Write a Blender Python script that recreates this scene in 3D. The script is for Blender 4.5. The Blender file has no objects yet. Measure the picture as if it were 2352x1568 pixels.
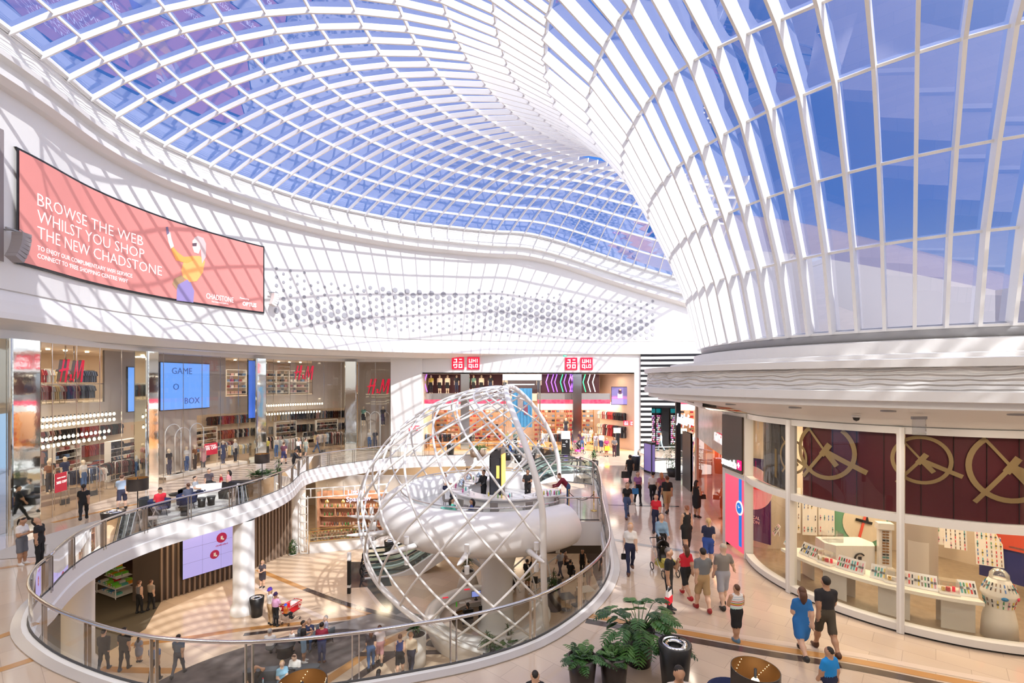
import bpy, bmesh, math, random
import numpy as np
from mathutils import Vector, Matrix
random.seed(7)
PI = math.pi
sc = bpy.context.scene
COL = sc.collection
# ---------------------------------------------------------------- camera
F = 1110.0; CX = 1176.0; CY = 875.0; EYE = 6.5
cam = bpy.data.cameras.new('camera'); cam.sensor_width = 36; cam.sensor_fit = 'HORIZONTAL'
cam.lens = 36 * F / 2352; cam.shift_y = (CY - 784) / 2352; cam.clip_end = 400; cam.clip_start = 0.05
co = bpy.data.objects.new('camera', cam); co.location = (0, 0, EYE); co.rotation_euler = (PI / 2, 0, 0)
COL.objects.link(co); sc.camera = co
sc.view_settings.view_transform = 'Standard'; sc.view_settings.look = 'None'
sc.view_settings.gamma = 1; sc.view_settings.exposure = 0.10; sc.view_settings.use_curve_mapping = False
sc.cycles.max_bounces = 8; sc.cycles.diffuse_bounces = 4; sc.cycles.glossy_bounces = 4
sc.cycles.transparent_max_bounces = 24; sc.cycles.transmission_bounces = 4
sc.cycles.sample_clamp_indirect = 6
# ---------------------------------------------------------------- sky and sun
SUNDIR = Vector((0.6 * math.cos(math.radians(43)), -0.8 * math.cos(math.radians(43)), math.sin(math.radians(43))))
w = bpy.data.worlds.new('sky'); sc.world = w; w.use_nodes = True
nt = w.node_tree; N = nt.nodes; N.clear(); L = nt.links
out = N.new('ShaderNodeOutputWorld'); bg = N.new('ShaderNodeBackground'); L.new(bg.outputs[0], out.inputs[0])
tc = N.new('ShaderNodeTexCoord'); sx = N.new('ShaderNodeSeparateXYZ'); L.new(tc.outputs['Generated'], sx.inputs[0])
cr = N.new('ShaderNodeValToRGB'); L.new(sx.outputs['Z'], cr.inputs[0])
e = cr.color_ramp.elements
e[0].position = 0.0; e[0].color = (0.42, 0.60, 0.92, 1); e[1].position = 0.9; e[1].color = (0.07, 0.19, 0.70, 1)
x = e.new(0.28); x.color = (0.075, 0.28, 0.86, 1)
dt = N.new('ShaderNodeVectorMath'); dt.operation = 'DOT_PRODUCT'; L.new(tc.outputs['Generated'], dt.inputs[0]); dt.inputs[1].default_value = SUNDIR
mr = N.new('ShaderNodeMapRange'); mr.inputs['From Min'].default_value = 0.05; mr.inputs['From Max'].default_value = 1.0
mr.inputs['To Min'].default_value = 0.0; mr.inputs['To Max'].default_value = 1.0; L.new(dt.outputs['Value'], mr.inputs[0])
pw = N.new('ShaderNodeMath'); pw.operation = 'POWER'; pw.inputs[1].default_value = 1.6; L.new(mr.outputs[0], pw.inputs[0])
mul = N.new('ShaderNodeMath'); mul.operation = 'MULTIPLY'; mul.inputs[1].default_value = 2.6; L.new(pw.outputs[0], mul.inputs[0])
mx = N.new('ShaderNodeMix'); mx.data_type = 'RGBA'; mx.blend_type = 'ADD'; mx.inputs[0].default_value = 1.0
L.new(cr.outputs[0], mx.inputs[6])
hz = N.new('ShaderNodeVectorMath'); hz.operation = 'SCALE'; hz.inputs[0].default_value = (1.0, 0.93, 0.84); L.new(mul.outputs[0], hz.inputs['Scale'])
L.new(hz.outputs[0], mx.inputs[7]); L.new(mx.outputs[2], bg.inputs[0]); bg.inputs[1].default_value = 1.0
sd = bpy.data.lights.new('sun', 'SUN'); sd.energy = 7.6; sd.angle = math.radians(0.55); sd.color = (1, 0.965, 0.91)
so = bpy.data.objects.new('sun', sd); so.rotation_euler = SUNDIR.to_track_quat('Z', 'Y').to_euler(); COL.objects.link(so)

def area(name, loc, size, power, color=(1, 0.82, 0.62), rot=(0, 0, 0), sy=None, spread=PI):
    l = bpy.data.lights.new(name, 'AREA'); l.energy = power; l.color = color; l.size = size; l.spread = spread
    if sy: l.shape = 'RECTANGLE'; l.size_y = sy
    o = bpy.data.objects.new(name, l); o.location = loc; o.rotation_euler = rot; COL.objects.link(o); return o

# ---------------------------------------------------------------- helpers
def G(px, py, z=0.0):
    "a floor spot at height z seen at that place of the picture"
    Y = (EYE - z) * F / (py - CY); return Vector(((px - CX) / F * Y, Y, z))
def at(px, py, Y): return Vector(((px - CX) / F * Y, Y, EYE - (py - CY) / F * Y))
def zat(py, Y): return EYE - (py - CY) / F * Y

_M = {}
def mat(name, col=(0.8, 0.8, 0.8), rough=0.5, metal=0.0, emit=None, es=1.0, spec=0.5, bump=0, bscale=20, var=0, vscale=3):
    if name in _M: return _M[name]
    m = bpy.data.materials.new(name); m.use_nodes = True; n = m.node_tree.nodes; l = m.node_tree.links
    p = n['Principled BSDF']; p.inputs['Base Color'].default_value = (*col, 1); p.inputs['Roughness'].default_value = rough
    p.inputs['Metallic'].default_value = metal; p.inputs['Specular IOR Level'].default_value = spec
    if emit: p.inputs['Emission Color'].default_value = (*emit, 1); p.inputs['Emission Strength'].default_value = es
    if bump or var:
        t = n.new('ShaderNodeTexCoord')
        nz = n.new('ShaderNodeTexNoise'); nz.inputs['Scale'].default_value = vscale if var else bscale; l.new(t.outputs['Object'], nz.inputs['Vector'])
        if var:
            r = n.new('ShaderNodeValToRGB'); l.new(nz.outputs[0], r.inputs[0])
            r.color_ramp.elements[0].position = .3; r.color_ramp.elements[1].position = .7
            r.color_ramp.elements[0].color = (*[c * (1 - var) for c in col], 1); r.color_ramp.elements[1].color = (*[min(1, c * (1 + var)) for c in col], 1)
            l.new(r.outputs[0], p.inputs['Base Color'])
        if bump:
            b = n.new('ShaderNodeBump'); b.inputs['Strength'].default_value = bump; l.new(nz.outputs[0], b.inputs['Height']); l.new(b.outputs[0], p.inputs['Normal'])
    _M[name] = m; return m
def glass(name, tint=(0.9, 0.95, 0.94), base=0.06, k=1.0, rough=0.0, refl=(1, 1, 1)):
    if name in _M: return _M[name]
    m = bpy.data.materials.new(name); m.use_nodes = True; n = m.node_tree.nodes; l = m.node_tree.links; n.clear()
    o = n.new('ShaderNodeOutputMaterial'); mixn = n.new('ShaderNodeMixShader'); tr = n.new('ShaderNodeBsdfTransparent'); gl = n.new('ShaderNodeBsdfGlossy')
    tr.inputs[0].default_value = (*tint, 1); gl.inputs['Roughness'].default_value = rough; gl.inputs[0].default_value = (*refl, 1)
    fr = n.new('ShaderNodeFresnel'); fr.inputs[0].default_value = 1.5
    a = n.new('ShaderNodeMath'); a.operation = 'MULTIPLY_ADD'; a.inputs[1].default_value = k; a.inputs[2].default_value = base; a.use_clamp = True
    l.new(fr.outputs[0], a.inputs[0]); l.new(a.outputs[0], mixn.inputs[0]); l.new(tr.outputs[0], mixn.inputs[1]); l.new(gl.outputs[0], mixn.inputs[2]); l.new(mixn.outputs[0], o.inputs[0])
    _M[name] = m; return m
def srgb(r, g, b):
    f = lambda c: (c / 255 / 12.92) if c <= 10 else ((c / 255 + 0.055) / 1.055) ** 2.4
    return (f(r), f(g), f(b))

class MB:
    def __init__(s): s.v = []; s.f = []; s.m = []; s.mats = []; s.sm = []
    def mi(s, m):
        if m is None: return 0
        if m not in s.mats: s.mats.append(m)
        return s.mats.index(m)
    def add(s, vs, fs, m=None, M=None, smooth=False):
        b = len(s.v)
        for p in vs:
            p = Vector(p)
            s.v.append(M @ p if M is not None else p)
        k = s.mi(m)
        for f in fs: s.f.append([b + i for i in f]); s.m.append(k); s.sm.append(smooth)
        return s
    def box(s, c, d, m=None, rz=0, M=None):
        x, y, z = d[0] / 2, d[1] / 2, d[2] / 2
        vs = [(-x, -y, -z), (x, -y, -z), (x, y, -z), (-x, y, -z), (-x, -y, z), (x, -y, z), (x, y, z), (-x, y, z)]
        fs = [(0, 3, 2, 1), (4, 5, 6, 7), (0, 1, 5, 4), (1, 2, 6, 5), (2, 3, 7, 6), (3, 0, 4, 7)]
        T = Matrix.Translation(c) @ Matrix.Rotation(rz, 4, 'Z')
        if M is not None: T = M @ T
        return s.add(vs, fs, m, T)
    def b2(s, x0, x1, y0, y1, z0, z1, m=None): return s.box(((x0 + x1) / 2, (y0 + y1) / 2, (z0 + z1) / 2), (abs(x1 - x0), abs(y1 - y0), abs(z1 - z0)), m)
    def quad(s, a, b, c, d, m=None): return s.add([a, b, c, d], [(0, 1, 2, 3)], m)
    def slab(s, poly, z0, z1, m=None):
        n = len(poly); vs = [(p[0], p[1], z0) for p in poly] + [(p[0], p[1], z1) for p in poly]
        fs = [tuple(range(n - 1, -1, -1)), tuple(range(n, 2 * n))] + [(i, (i + 1) % n, n + (i + 1) % n, n + i) for i in range(n)]
        return s.add(vs, fs, m)
    def lathe(s, prof, n=24, c=(0, 0, 0), m=None, a0=0, a1=2 * PI, smooth=True, sx=1, sy=1):
        full = abs(a1 - a0 - 2 * PI) < 1e-6; k = n if full else n + 1
        vs = []
        for i in range(k):
            a = a0 + (a1 - a0) * i / n
            for r, z in prof: vs.append((c[0] + r * math.cos(a) * sx, c[1] + r * math.sin(a) * sy, c[2] + z))
        q = len(prof); fs = []
        for i in range(n):
            j = (i + 1) % k
            for t in range(q - 1): fs.append((i * q + t, j * q + t, j * q + t + 1, i * q + t + 1))
        return s.add(vs, fs, m, smooth=smooth)
    def cyl(s, c, r, h, m=None, n=16, r2=None):
        r2 = r if r2 is None else r2
        return s.lathe([(0, 0), (r, 0), (r2, h), (0, h)], n, c, m, smooth=False)
    def tube(s, pts, r, m=None, n=8, closed=False, caps=True, up=None):
        pts = [Vector(p) for p in pts]; k = len(pts); vs = []
        rr = r if isinstance(r, (list, tuple)) else [r] * k
        nrm = None
        for i, p in enumerate(pts):
            a = pts[(i - 1) % k] if (closed or i) else p; b = pts[(i + 1) % k] if (closed or i < k - 1) else p
            t = (b - a); t = t.normalized() if t.length > 1e-9 else Vector((0, 0, 1))
            if nrm is None:
                nrm = t.orthogonal().normalized()
            nrm = (nrm - t * nrm.dot(t)); nrm = nrm.normalized() if nrm.length > 1e-6 else t.orthogonal().normalized()
            bn = t.cross(nrm)
            for j in range(n):
                q = 2 * PI * j / n; vs.append(p + (nrm * math.cos(q) + bn * math.sin(q)) * rr[i])
        fs = []
        for i in range(k if closed else k - 1):
            i2 = (i + 1) % k
            for j in range(n): fs.append((i * n + j, i * n + (j + 1) % n, i2 * n + (j + 1) % n, i2 * n + j))
        if not closed and caps: fs.append(tuple(range(n - 1, -1, -1))); fs.append(tuple((k - 1) * n + j for j in range(n)))
        return s.add(vs, fs, m, smooth=True)
    def rbox(s, c, d, r, m=None, rz=0, n=4):
        "box with rounded vertical corners"
        x, y = d[0] / 2 - r, d[1] / 2 - r; poly = []
        for cx_, cy_, a in ((x, y, 0), (-x, y, PI / 2), (-x, -y, PI), (x, -y, 1.5 * PI)):
            for i in range(n + 1):
                q = a + PI / 2 * i / n; poly.append((cx_ + r * math.cos(q), cy_ + r * math.sin(q)))
        z0, z1 = -d[2] / 2, d[2] / 2; T = Matrix.Translation(c) @ Matrix.Rotation(rz, 4, 'Z'); k = len(poly)
        vs = [(p[0], p[1], z0) for p in poly] + [(p[0], p[1], z1) for p in poly]
        fs = [tuple(range(k - 1, -1, -1)), tuple(range(k, 2 * k))] + [(i, (i + 1) % k, k + (i + 1) % k, k + i) for i in range(k)]
        return s.add(vs, fs, m, T)
    def mesh(s, name='m'):
        me = bpy.data.meshes.new(name); me.from_pydata([tuple(p) for p in s.v], [], s.f)
        for m in s.mats: me.materials.append(m)
        if s.mats: me.polygons.foreach_set('material_index', s.m)
        me.polygons.foreach_set('use_smooth', s.sm); me.update(); return me
    def obj(s, name, m=None, parent=None, **k):
        if m is not None and not s.mats: s.mats = [m]
        return link(name, s.mesh(name), parent, **k)
def link(name, me, parent=None, loc=(0, 0, 0), rz=0, label=None, cat=None, group=None, kind=None):
    o = bpy.data.objects.new(name, me); COL.objects.link(o); o.parent = parent
    o.location = loc
    if rz: o.rotation_euler = (0, 0, rz)
    if label: o['label'] = label
    if cat: o['category'] = cat
    if group: o['group'] = group
    if kind: o['kind'] = kind
    return o
def thing(name, label, cat, loc=(0, 0, 0), rz=0, group=None):
    o = bpy.data.objects.new(name, None); COL.objects.link(o); o.location = loc; o.rotation_euler = (0, 0, rz); o.empty_display_size = .1
    o['label'] = label; o['category'] = cat
    if group: o['group'] = group
    return o
def struct(name, mb, m=None): return mb.obj(name, m, kind='structure')
def kids(o): return [c for c in COL.objects if c.parent == o]
def dup(root, loc, rz=0, label=None, group=None, scale=None, ch=None):
    r = root.copy(); COL.objects.link(r); r.location = loc; r.rotation_euler = (0, 0, rz)
    if scale: r.scale = (scale,) * 3 if isinstance(scale, (int, float)) else scale
    if label: r['label'] = label
    if group: r['group'] = group
    for c in list(root.children):
        d = c.copy(); COL.objects.link(d); d.parent = r
        for g in c.children:
            q = g.copy(); COL.objects.link(q); q.parent = d
    return r
def catmull(P, n=6, closed=False):
    P = [Vector(p) for p in P]; k = len(P); R = []
    for i in range(k if closed else k - 1):
        a = P[(i - 1) % k] if (closed or i > 0) else P[0]; b = P[i]; c = P[(i + 1) % k]; d = P[(i + 2) % k] if (closed or i < k - 2) else P[-1]
        for j in range(n):
            t = j / n; R.append(0.5 * ((2 * b) + (c - a) * t + (2 * a - 5 * b + 4 * c - d) * t * t + (3 * b - a - 3 * c + d) * t ** 3))
    if not closed: R.append(P[-1])
    return R
def resample(P, step, closed=False):
    P = [Vector(p) for p in P]
    if closed: P = P + [P[0]]
    D = [0]
    for a, b in zip(P, P[1:]): D.append(D[-1] + (b - a).length)
    n = max(2, round(D[-1] / step)); R = []; j = 0
    for i in range(n + (0 if closed else 1)):
        s = D[-1] * i / n
        while j < len(P) - 2 and D[j + 1] < s: j += 1
        t = (s - D[j]) / max(1e-9, D[j + 1] - D[j]); R.append(P[j].lerp(P[j + 1], t))
    return R
def offs(P, d, closed=False):
    "offset a plan curve to its left by d"
    R = []; k = len(P)
    for i in range(k):
        a = P[(i - 1) % k] if (closed or i) else P[i]; b = P[(i + 1) % k] if (closed or i < k - 1) else P[i]
        t = Vector((b[0] - a[0], b[1] - a[1], 0)); t.normalize()
        R.append(Vector((P[i][0] - t.y * d, P[i][1] + t.x * d, P[i][2] if len(P[i]) > 2 else 0)))
    return R
def sweep(mb, P, prof, m=None, closed=False, smooth=False, flip=False):
    "prof: list of (offset, z) swept along plan curve P"
    rings = [offs(P, o, closed) for o, z in prof]; k = len(P); q = len(prof); vs = []
    for i in range(k):
        for t in range(q):
            z = prof[t][1]; p = rings[t][i]; zz = z(i) if callable(z) else z; vs.append((p.x, p.y, zz))
    fs = []
    for i in range(k if closed else k - 1):
        j = (i + 1) % k
        for t in range(q - 1):
            f = (i * q + t, j * q + t, j * q + t + 1, i * q + t + 1); fs.append(f[::-1] if flip else f)
    return mb.add(vs, fs, m, smooth=smooth)
def rayplan(P, px):
    "where the sight line through picture column px meets plan curve P"
    k = (px - CX) / F; best = None
    for a, b in zip(P, P[1:]):
        fa = a[0] - k * a[1]; fb = b[0] - k * b[1]
        if fa == fb or fa * fb > 0: continue
        t = fa / (fa - fb); q = (a[0] + (b[0] - a[0]) * t, a[1] + (b[1] - a[1]) * t)
        if q[1] > 2 and (best is None or q[1] < best[1]): best = q
    return best
def textmesh(txt, size, depth=0.01, shear=0, bold=0.0, align='LEFT', space=1.0, m=None, line=1.0):
    c = bpy.data.curves.new('t', 'FONT'); c.body = txt; c.size = size; c.extrude = depth; c.offset = bold; c.shear = shear
    c.align_x = align; c.space_character = space; c.space_line = line; c.resolution_u = 2
    o = bpy.data.objects.new('t', c); COL.objects.link(o); dg = bpy.context.evaluated_depsgraph_get()
    me = bpy.data.meshes.new_from_object(o.evaluated_get(dg)); COL.objects.unlink(o); bpy.data.objects.remove(o)
    me.materials.clear()
    if m: me.materials.append(m)
    return me
def text(name, txt, size, loc, rz=0, m=None, parent=None, rx=PI / 2, **k):
    "upright text whose face looks towards -Y turned by rz"
    kw = {a: k.pop(a) for a in list(k) if a in ('depth', 'shear', 'bold', 'align', 'space', 'line')}
    me = textmesh(txt, size, m=m, **kw); o = link(name, me, parent, loc=loc, **k); o.rotation_euler = (rx, 0, rz); return o
def addmesh(mb, me, M, m):
    mb.add([M @ v.co for v in me.vertices], [tuple(p.vertices) for p in me.polygons], m)
# ---------------------------------------------------------------- materials
WHITE = mat('white_paint', (.80, .79, .77), .45)
WHITE2 = mat('white_gloss', (.84, .83, .81), .22)
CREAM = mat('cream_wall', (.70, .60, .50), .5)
BLACK = mat('black', (.012, .012, .013), .35)
DARK = mat('dark_grey', (.05, .05, .052), .4)
GREY = mat('grey', (.35, .35, .36), .4)
STEEL = mat('steel', (.62, .60, .58), .18, 1.0)
CHROME = mat('chrome', (.8, .8, .8), .06, 1.0)
RED = mat('red', (.75, .01, .03), .4, emit=(.9, .0, .05), es=.5)
WARM = mat('warm_light', (1, .9, .7), emit=(1, .82, .55), es=14)
COOL = mat('white_light', (1, 1, 1), emit=(1, .96, .9), es=6)
WOOD = mat('light_wood', (.50, .32, .18), .4, var=.2, vscale=6)
GOLD = mat('brass', (.75, .52, .18), .2, 1.0)
ROOFG = glass('roof_glass', (.69, .71, .76), .22, .6, refl=(.90, .88, 1.0))
RAILG = glass('rail_glass', (.90, .94, .92), .03, .8)
SHOPG = glass('shop_glass', (.95, .96, .94), .02, .6)
# ================================================================ building shell
GZ = -5.8
def tile(name, col, rough, size, rot=0.0, grout=.75, var=.07):
    m = bpy.data.materials.new(name); m.use_nodes = True; n = m.node_tree.nodes; l = m.node_tree.links; p = n['Principled BSDF']
    t = n.new('ShaderNodeTexCoord'); mp = n.new('ShaderNodeMapping'); mp.inputs['Rotation'].default_value = (0, 0, rot); l.new(t.outputs['Object'], mp.inputs[0])
    b = n.new('ShaderNodeTexBrick'); l.new(mp.outputs[0], b.inputs[0]); b.offset = 0.5; b.inputs['Scale'].default_value = 1
    b.inputs['Brick Width'].default_value = size[0]; b.inputs['Row Height'].default_value = size[1]; b.inputs['Mortar Size'].default_value = .006
    b.inputs['Color1'].default_value = (*[c * (1 - var) for c in col], 1); b.inputs['Color2'].default_value = (*[c * (1 + var) for c in col], 1); b.inputs['Mortar'].default_value = (*[c * grout for c in col], 1)
    l.new(b.outputs['Color'], p.inputs['Base Color']); p.inputs['Roughness'].default_value = rough; p.inputs['Specular IOR Level'].default_value = .6; return m
FLOOR1 = tile('polished_stone', (.58, .46, .36), .10, (1.2, .6), .72)
FLOORG = tile('polished_stone_lower', (.62, .47, .33), .16, (1.4, .9), .5)
SHOPF = tile('shop_floor', (.46, .33, .22), .2, (1.5, .3), .1)
ORANGE = mat('ochre_stone', (.48, .24, .08), .14); BROWN = mat('brown_stone', (.07, .05, .045), .12, var=.2); CREAMS = mat('cream_stone', (.66, .54, .45), .14)
# outline of the opening in the upper floor (plan metres)
VOID = [(-14.3, 14.95), (-13.75, 13.9), (-12.6, 12.6), (-11.0, 11.55), (-9.4, 10.8), (-8.0, 10.3), (-7.0, 10.1), (-5.7, 10.0), (-4.6, 10.1), (-3.45, 10.35), (-2.26, 10.7), (-.77, 11.25), (.6, 12.1), (1.7, 13.3), (2.5, 14.5), (3.1, 15.8), (3.5, 17.3), (3.94, 20.5), (4.2, 22.4), (4.85, 26.3), (5.35, 30), (5.4, 32.6), (4.87, 34.4)]
VOID2 = [(3.4, 38.4), (1.87, 40), (-.96, 41.9), (-4.45, 42.1), (-8.7, 41.4), (-10.8, 40.2), (-12.4, 38.4), (-13.8, 36.9), (-14.6, 35.4), (-14.75, 33.9), (-14.4, 32.4), (-13.9, 30.2), (-13.8, 28), (-14.2, 25.2), (-15.1, 23.05), (-15.7, 21.3), (-15.9, 19.6), (-15.7, 18.0), (-15.15, 16.5), (-14.3, 14.95)]
VA = resample(catmull([(x, y, 0) for x, y in VOID], 6), .45)
VB = resample(catmull([(x, y, 0) for x, y in VOID2], 6), .45)
VOIDC = VA + VB[:-1]
def floor_with_hole(name, outer, holes, z, t, m, edge=WHITE):
    bm = bmesh.new(); E = []
    for loop in [outer] + holes:
        vs = [bm.verts.new((p[0], p[1], z)) for p in loop]
        E += [bm.edges.new((vs[i], vs[(i + 1) % len(vs)])) for i in range(len(vs))]
    r = bmesh.ops.triangle_fill(bm, edges=E, use_beauty=True)
    faces = [f for f in bm.faces]
    for f in faces:
        if f.normal.z < 0: f.normal_flip()
    ex = bmesh.ops.extrude_face_region(bm, geom=faces)
    # the extruded copy goes down
    for v in [g for g in ex['geom'] if isinstance(g, bmesh.types.BMVert)]: v.co.z -= t
    bmesh.ops.recalc_face_normals(bm, faces=bm.faces)
    for f in bm.faces:
        f.material_index = 0 if f.normal.z > .5 else 1
    me = bpy.data.meshes.new(name); bm.to_mesh(me); bm.free(); me.materials.append(m); me.materials.append(edge)
    return link(name, me, kind='structure')
OUT1 = [(-36, 7.2), (40, 7.2), (40, 62), (-36, 62)]
VOID_B = [(11.6, 35.5), (11.8, 37.5), (13.5, 39.5), (20, 40.5), (28, 40.5), (28, 34), (13.5, 34)]
VOID_B = [(9.8, 35.0), (9.6, 37.0), (10.4, 38.6), (12.4, 39.6), (20, 39.8), (26, 39.8), (26, 33.4), (11.6, 33.4)]
floor_with_hole('floor_upper', OUT1, [VOIDC[::-1], VOID_B], 0.0, .9, FLOOR1)
# slab strip under the viewer (nearest floor) is part of the same level
mb = MB(); mb.b2(-36, 40, 2.0, 7.2, -.9, 0); struct('floor_near', mb, FLOOR1)
mb = MB(); mb.b2(-40, 44, -4, 66, GZ - .3, GZ); struct('floor_lower', mb, FLOORG)
# ---- balcony the photograph is taken from
mb = MB(); mb.b2(-30, 34, -14, -.6, 4.2, 4.85); struct('floor_balcony', mb, FLOOR1)
# ---- edge mouldings of the opening: two-step white band and stone kerb
def closedband(name, P, prof, m, closed=False, flip=False):
    mb = MB(); sweep(mb, P, prof, m, closed, smooth=False, flip=flip); return struct(name, mb, m)
closedband('trim_1', VOIDC, [(-.14, .06), (.04, .06), (.04, -.42), (.10, -.45), (.10, -.9), (-.3, -.98)], WHITE, True)
closedband('trim_2', VOIDC, [(-.34, .012), (-.34, .03), (-.14, .062)], mat('grey_stone', (.5, .46, .43), .2), True)
# ---- outer wall ring: eave curve, wall, cornice, roof edge
PE = [(-19.2, 8, 20.6), (-19.9, 14, 20.6), (-20.2, 20.3, 20.5), (-20.7, 24.1, 20.4), (-20.4, 27.7, 20.3), (-19.3, 31.2, 20.35), (-17.7, 34.3, 20.4), (-15.7, 37.1, 20.4), (-12.9, 39.7, 20.4), (-9.1, 42.2, 20.4), (-5.6, 43.5, 20.35), (-1.7, 44.3, 20.2), (1.2, 44.7, 20.15), (4.2, 44.8, 19.5), (8.2, 44.8, 18.2), (12, 44.7, 16.95), (15.5, 44.6, 15.9), (17.6, 44.5, 15.2)]
PW = resample(catmull(PE, 6), .6)
PW2 = [Vector((p.x, p.y, 0)) for p in PW]; ZE = [p.z for p in PW]
zf = lambda d: (lambda i: ZE[i] + d)
mb = MB()
sweep(mb, PW2, [(1.6, 8.55), (.55, 9.0), (0, 9.0), (.02, 9.25), (.16, 9.75), (.42, 10.2), (.34, 10.22), (.34, 14), (.34, zf(-2.35))], WHITE, smooth=False)
struct('wall_ring', mb, WHITE)
mb = MB()
sweep(mb, PW2, [(.34, zf(-2.35)), (.05, zf(-2.3)), (-.25, zf(-2.1)), (-.25, zf(-1.85)), (.0, zf(-1.8)), (-.02, zf(-1.45)), (-.38, zf(-1.4)), (-.40, zf(-1.2)), (-.1, zf(-1.15))], WHITE, smooth=False)
struct('trim_3', mb, WHITE)
FRZ = mat('rippled_plaster', (.80, .79, .77), .5)
def ripple(m, sc_, dist=.05, strength=.6):
    n = m.node_tree.nodes; l = m.node_tree.links; p = n['Principled BSDF']
    t = n.new('ShaderNodeTexCoord'); wv = n.new('ShaderNodeTexWave'); wv.bands_direction = 'Z'; wv.inputs['Scale'].default_value = sc_; wv.inputs['Distortion'].default_value = 6; wv.inputs['Detail'].default_value = 1; wv.inputs['Detail Scale'].default_value = 1.2
    mp = n.new('ShaderNodeMapping'); mp.inputs['Scale'].default_value = (.45, .45, 1); l.new(t.outputs['Object'], mp.inputs[0]); l.new(mp.outputs[0], wv.inputs[0])
    b = n.new('ShaderNodeBump'); b.inputs['Strength'].default_value = strength; b.inputs['Distance'].default_value = dist; l.new(wv.outputs['Fac'], b.inputs['Height']); l.new(b.outputs[0], p.inputs['Normal'])
ripple(FRZ, 2.2)
mb = MB(); sweep(mb, PW2, [(-.1, zf(-1.15)), (.05, zf(-.6)), (.0, zf(0))], FRZ, smooth=True); struct('trim_4', mb, FRZ)
mb = MB(); sweep(mb, PW2, [(.0, zf(-.12)), (-.16, zf(-.06)), (-.16, zf(.1)), (.35, zf(.2)), (.6, zf(-.5)), (.6, zf(-3))], WHITE, smooth=False); struct('trim_5', mb, WHITE)
# perforation pattern as flat discs, shade of the holes put into their grey
mb = MB(); DG = mat('hole_shade_grey', (.34, .34, .37), .6)
wallc = offs(PW2, .33); D = [0]
for a, b in zip(wallc, wallc[1:]): D.append(D[-1] + (b - a).length)
def wall_s(s):
    for i in range(len(D) - 1):
        if D[i + 1] >= s: break
    t = (s - D[i]) / (D[i + 1] - D[i]); p = wallc[i].lerp(wallc[i + 1], t); d = (wallc[i + 1] - wallc[i]).normalized(); return p, d
s0 = next(D[i] for i, p in enumerate(wallc) if p.y > 35.2 and p.x < 0)
rnd = random.Random(3)
def discs():
    s = s0; i = 0
    while s < D[-1] - 4:
        p, d = wall_s(s); u = (s - s0) / 38.0
        nrm = Vector((d.y, -d.x, 0)); i += 1
        zc = 12.6 + .25 * math.sin(u * 6)
        for j in range(7):
            z = zc + (j - 3) * .62 + (.31 if i % 2 else 0)
            ph = math.sin(u * 9 + j * .9) * .5 + math.sin(u * 17 - j * .7) * .3
            r = .11 + .12 * max(0, min(1, .5 + ph))
            lim = 3.1 - 1.4 * abs(math.sin(u * 5.2 + .3))
            if abs(j - 3 + .3) > lim + 1: continue
            if j in (0, 6): r *= .7
            c = p + nrm * .02 + Vector((0, 0, z)); vs = []; q = 14
            for k in range(q):
                a = 2 * PI * k / q; vs.append(c + d * (r * math.cos(a)) + Vector((0, 0, r * math.sin(a))))
            for k in range(q):
                a = 2 * PI * k / q; vs.append(c - nrm * .0 + d * (r * .88 * math.cos(a)) + Vector((0, 0, r * .88 * math.sin(a))) + nrm * .006)
            mb.add(vs, [(k, (k + 1) % q, q + (k + 1) % q, q + k) for k in range(q)] + [tuple(range(q, 2 * q))], DG)
        s += .54
discs(); struct('wall_perforations', mb, DG)
# ================================================================ glass roof with funnel
CTR = Vector((13.3, 16.2, 0))
BND = [(p.x, p.y, p.z) for p in PW if p.y > 17] + [(26, 43, 14.6), (34, 36, 16), (38, 24, 18), (38, 10, 18), (30, 2, 18), (18, -2.2, 18), (9, -2.6, 18), (0, 1.2, 18.1), (-6, 5.6, 18.6), (-11, 9.6, 19.6), (-15.4, 13.4, 20.3)]
def bnd(th):
    d = Vector((math.cos(th), math.sin(th))); k = len(BND); best = None
    for i in range(k):
        a = BND[i]; b = BND[(i + 1) % k]; ax, ay = a[0] - CTR.x, a[1] - CTR.y; bx, by = b[0] - CTR.x, b[1] - CTR.y
        ca = d.x * ay - d.y * ax; cb = d.x * by - d.y * bx
        if ca * cb > 0 or ca == cb: continue
        t = ca / (ca - cb); px_, py_ = ax + (bx - ax) * t, ay + (by - ay) * t; r = px_ * d.x + py_ * d.y
        if r > 0 and (best is None or r > best[0]): best = (r, a[2] + (b[2] - a[2]) * t)
    return best
INN = [(6.3, 7.75), (6.75, 9.7), (7.38, 11.35), (8.2, 13.15), (9.2, 15.05), (10.5, 16.8), (12.1, 18.3), (13.9, 19.55), (15.9, 20.55)]
INN2 = INN[:4] + [(9.3, 14.3), (10.8, 15.3), (12.5, 16.1), (14.2, 16.7), (16.2, 17.2)]  # unseen near side of the roof, flattened to let the sun through
NOUT = 9
def prof(th):
    re, ze = bnd(th); wq = max(0, min(1, (math.degrees(th) - 193) / 34)); wq = wq * wq * (3 - 2 * wq)
    pts = [(a + (c - a) * wq, b + (d - b) * wq) for (a, b), (c, d) in zip(INN, INN2)]; r0, z0 = pts[-1]
    peak = 2.0 * (1 - wq) + .5 * wq
    for i in range(1, NOUT + 1):
        t = i / NOUT; r = r0 + (re - r0) * t
        z = z0 + (ze - z0) * t + peak * 4 * t * (1 - t) * (1 - .12 * t) * .62 + (0.45 * (1 - t) * t * 4)
        pts.append((r, z))
    return pts
NR = 98; ICUT = 18; TH0, TH1 = math.radians(80), math.radians(312)
GRID = []
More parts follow.
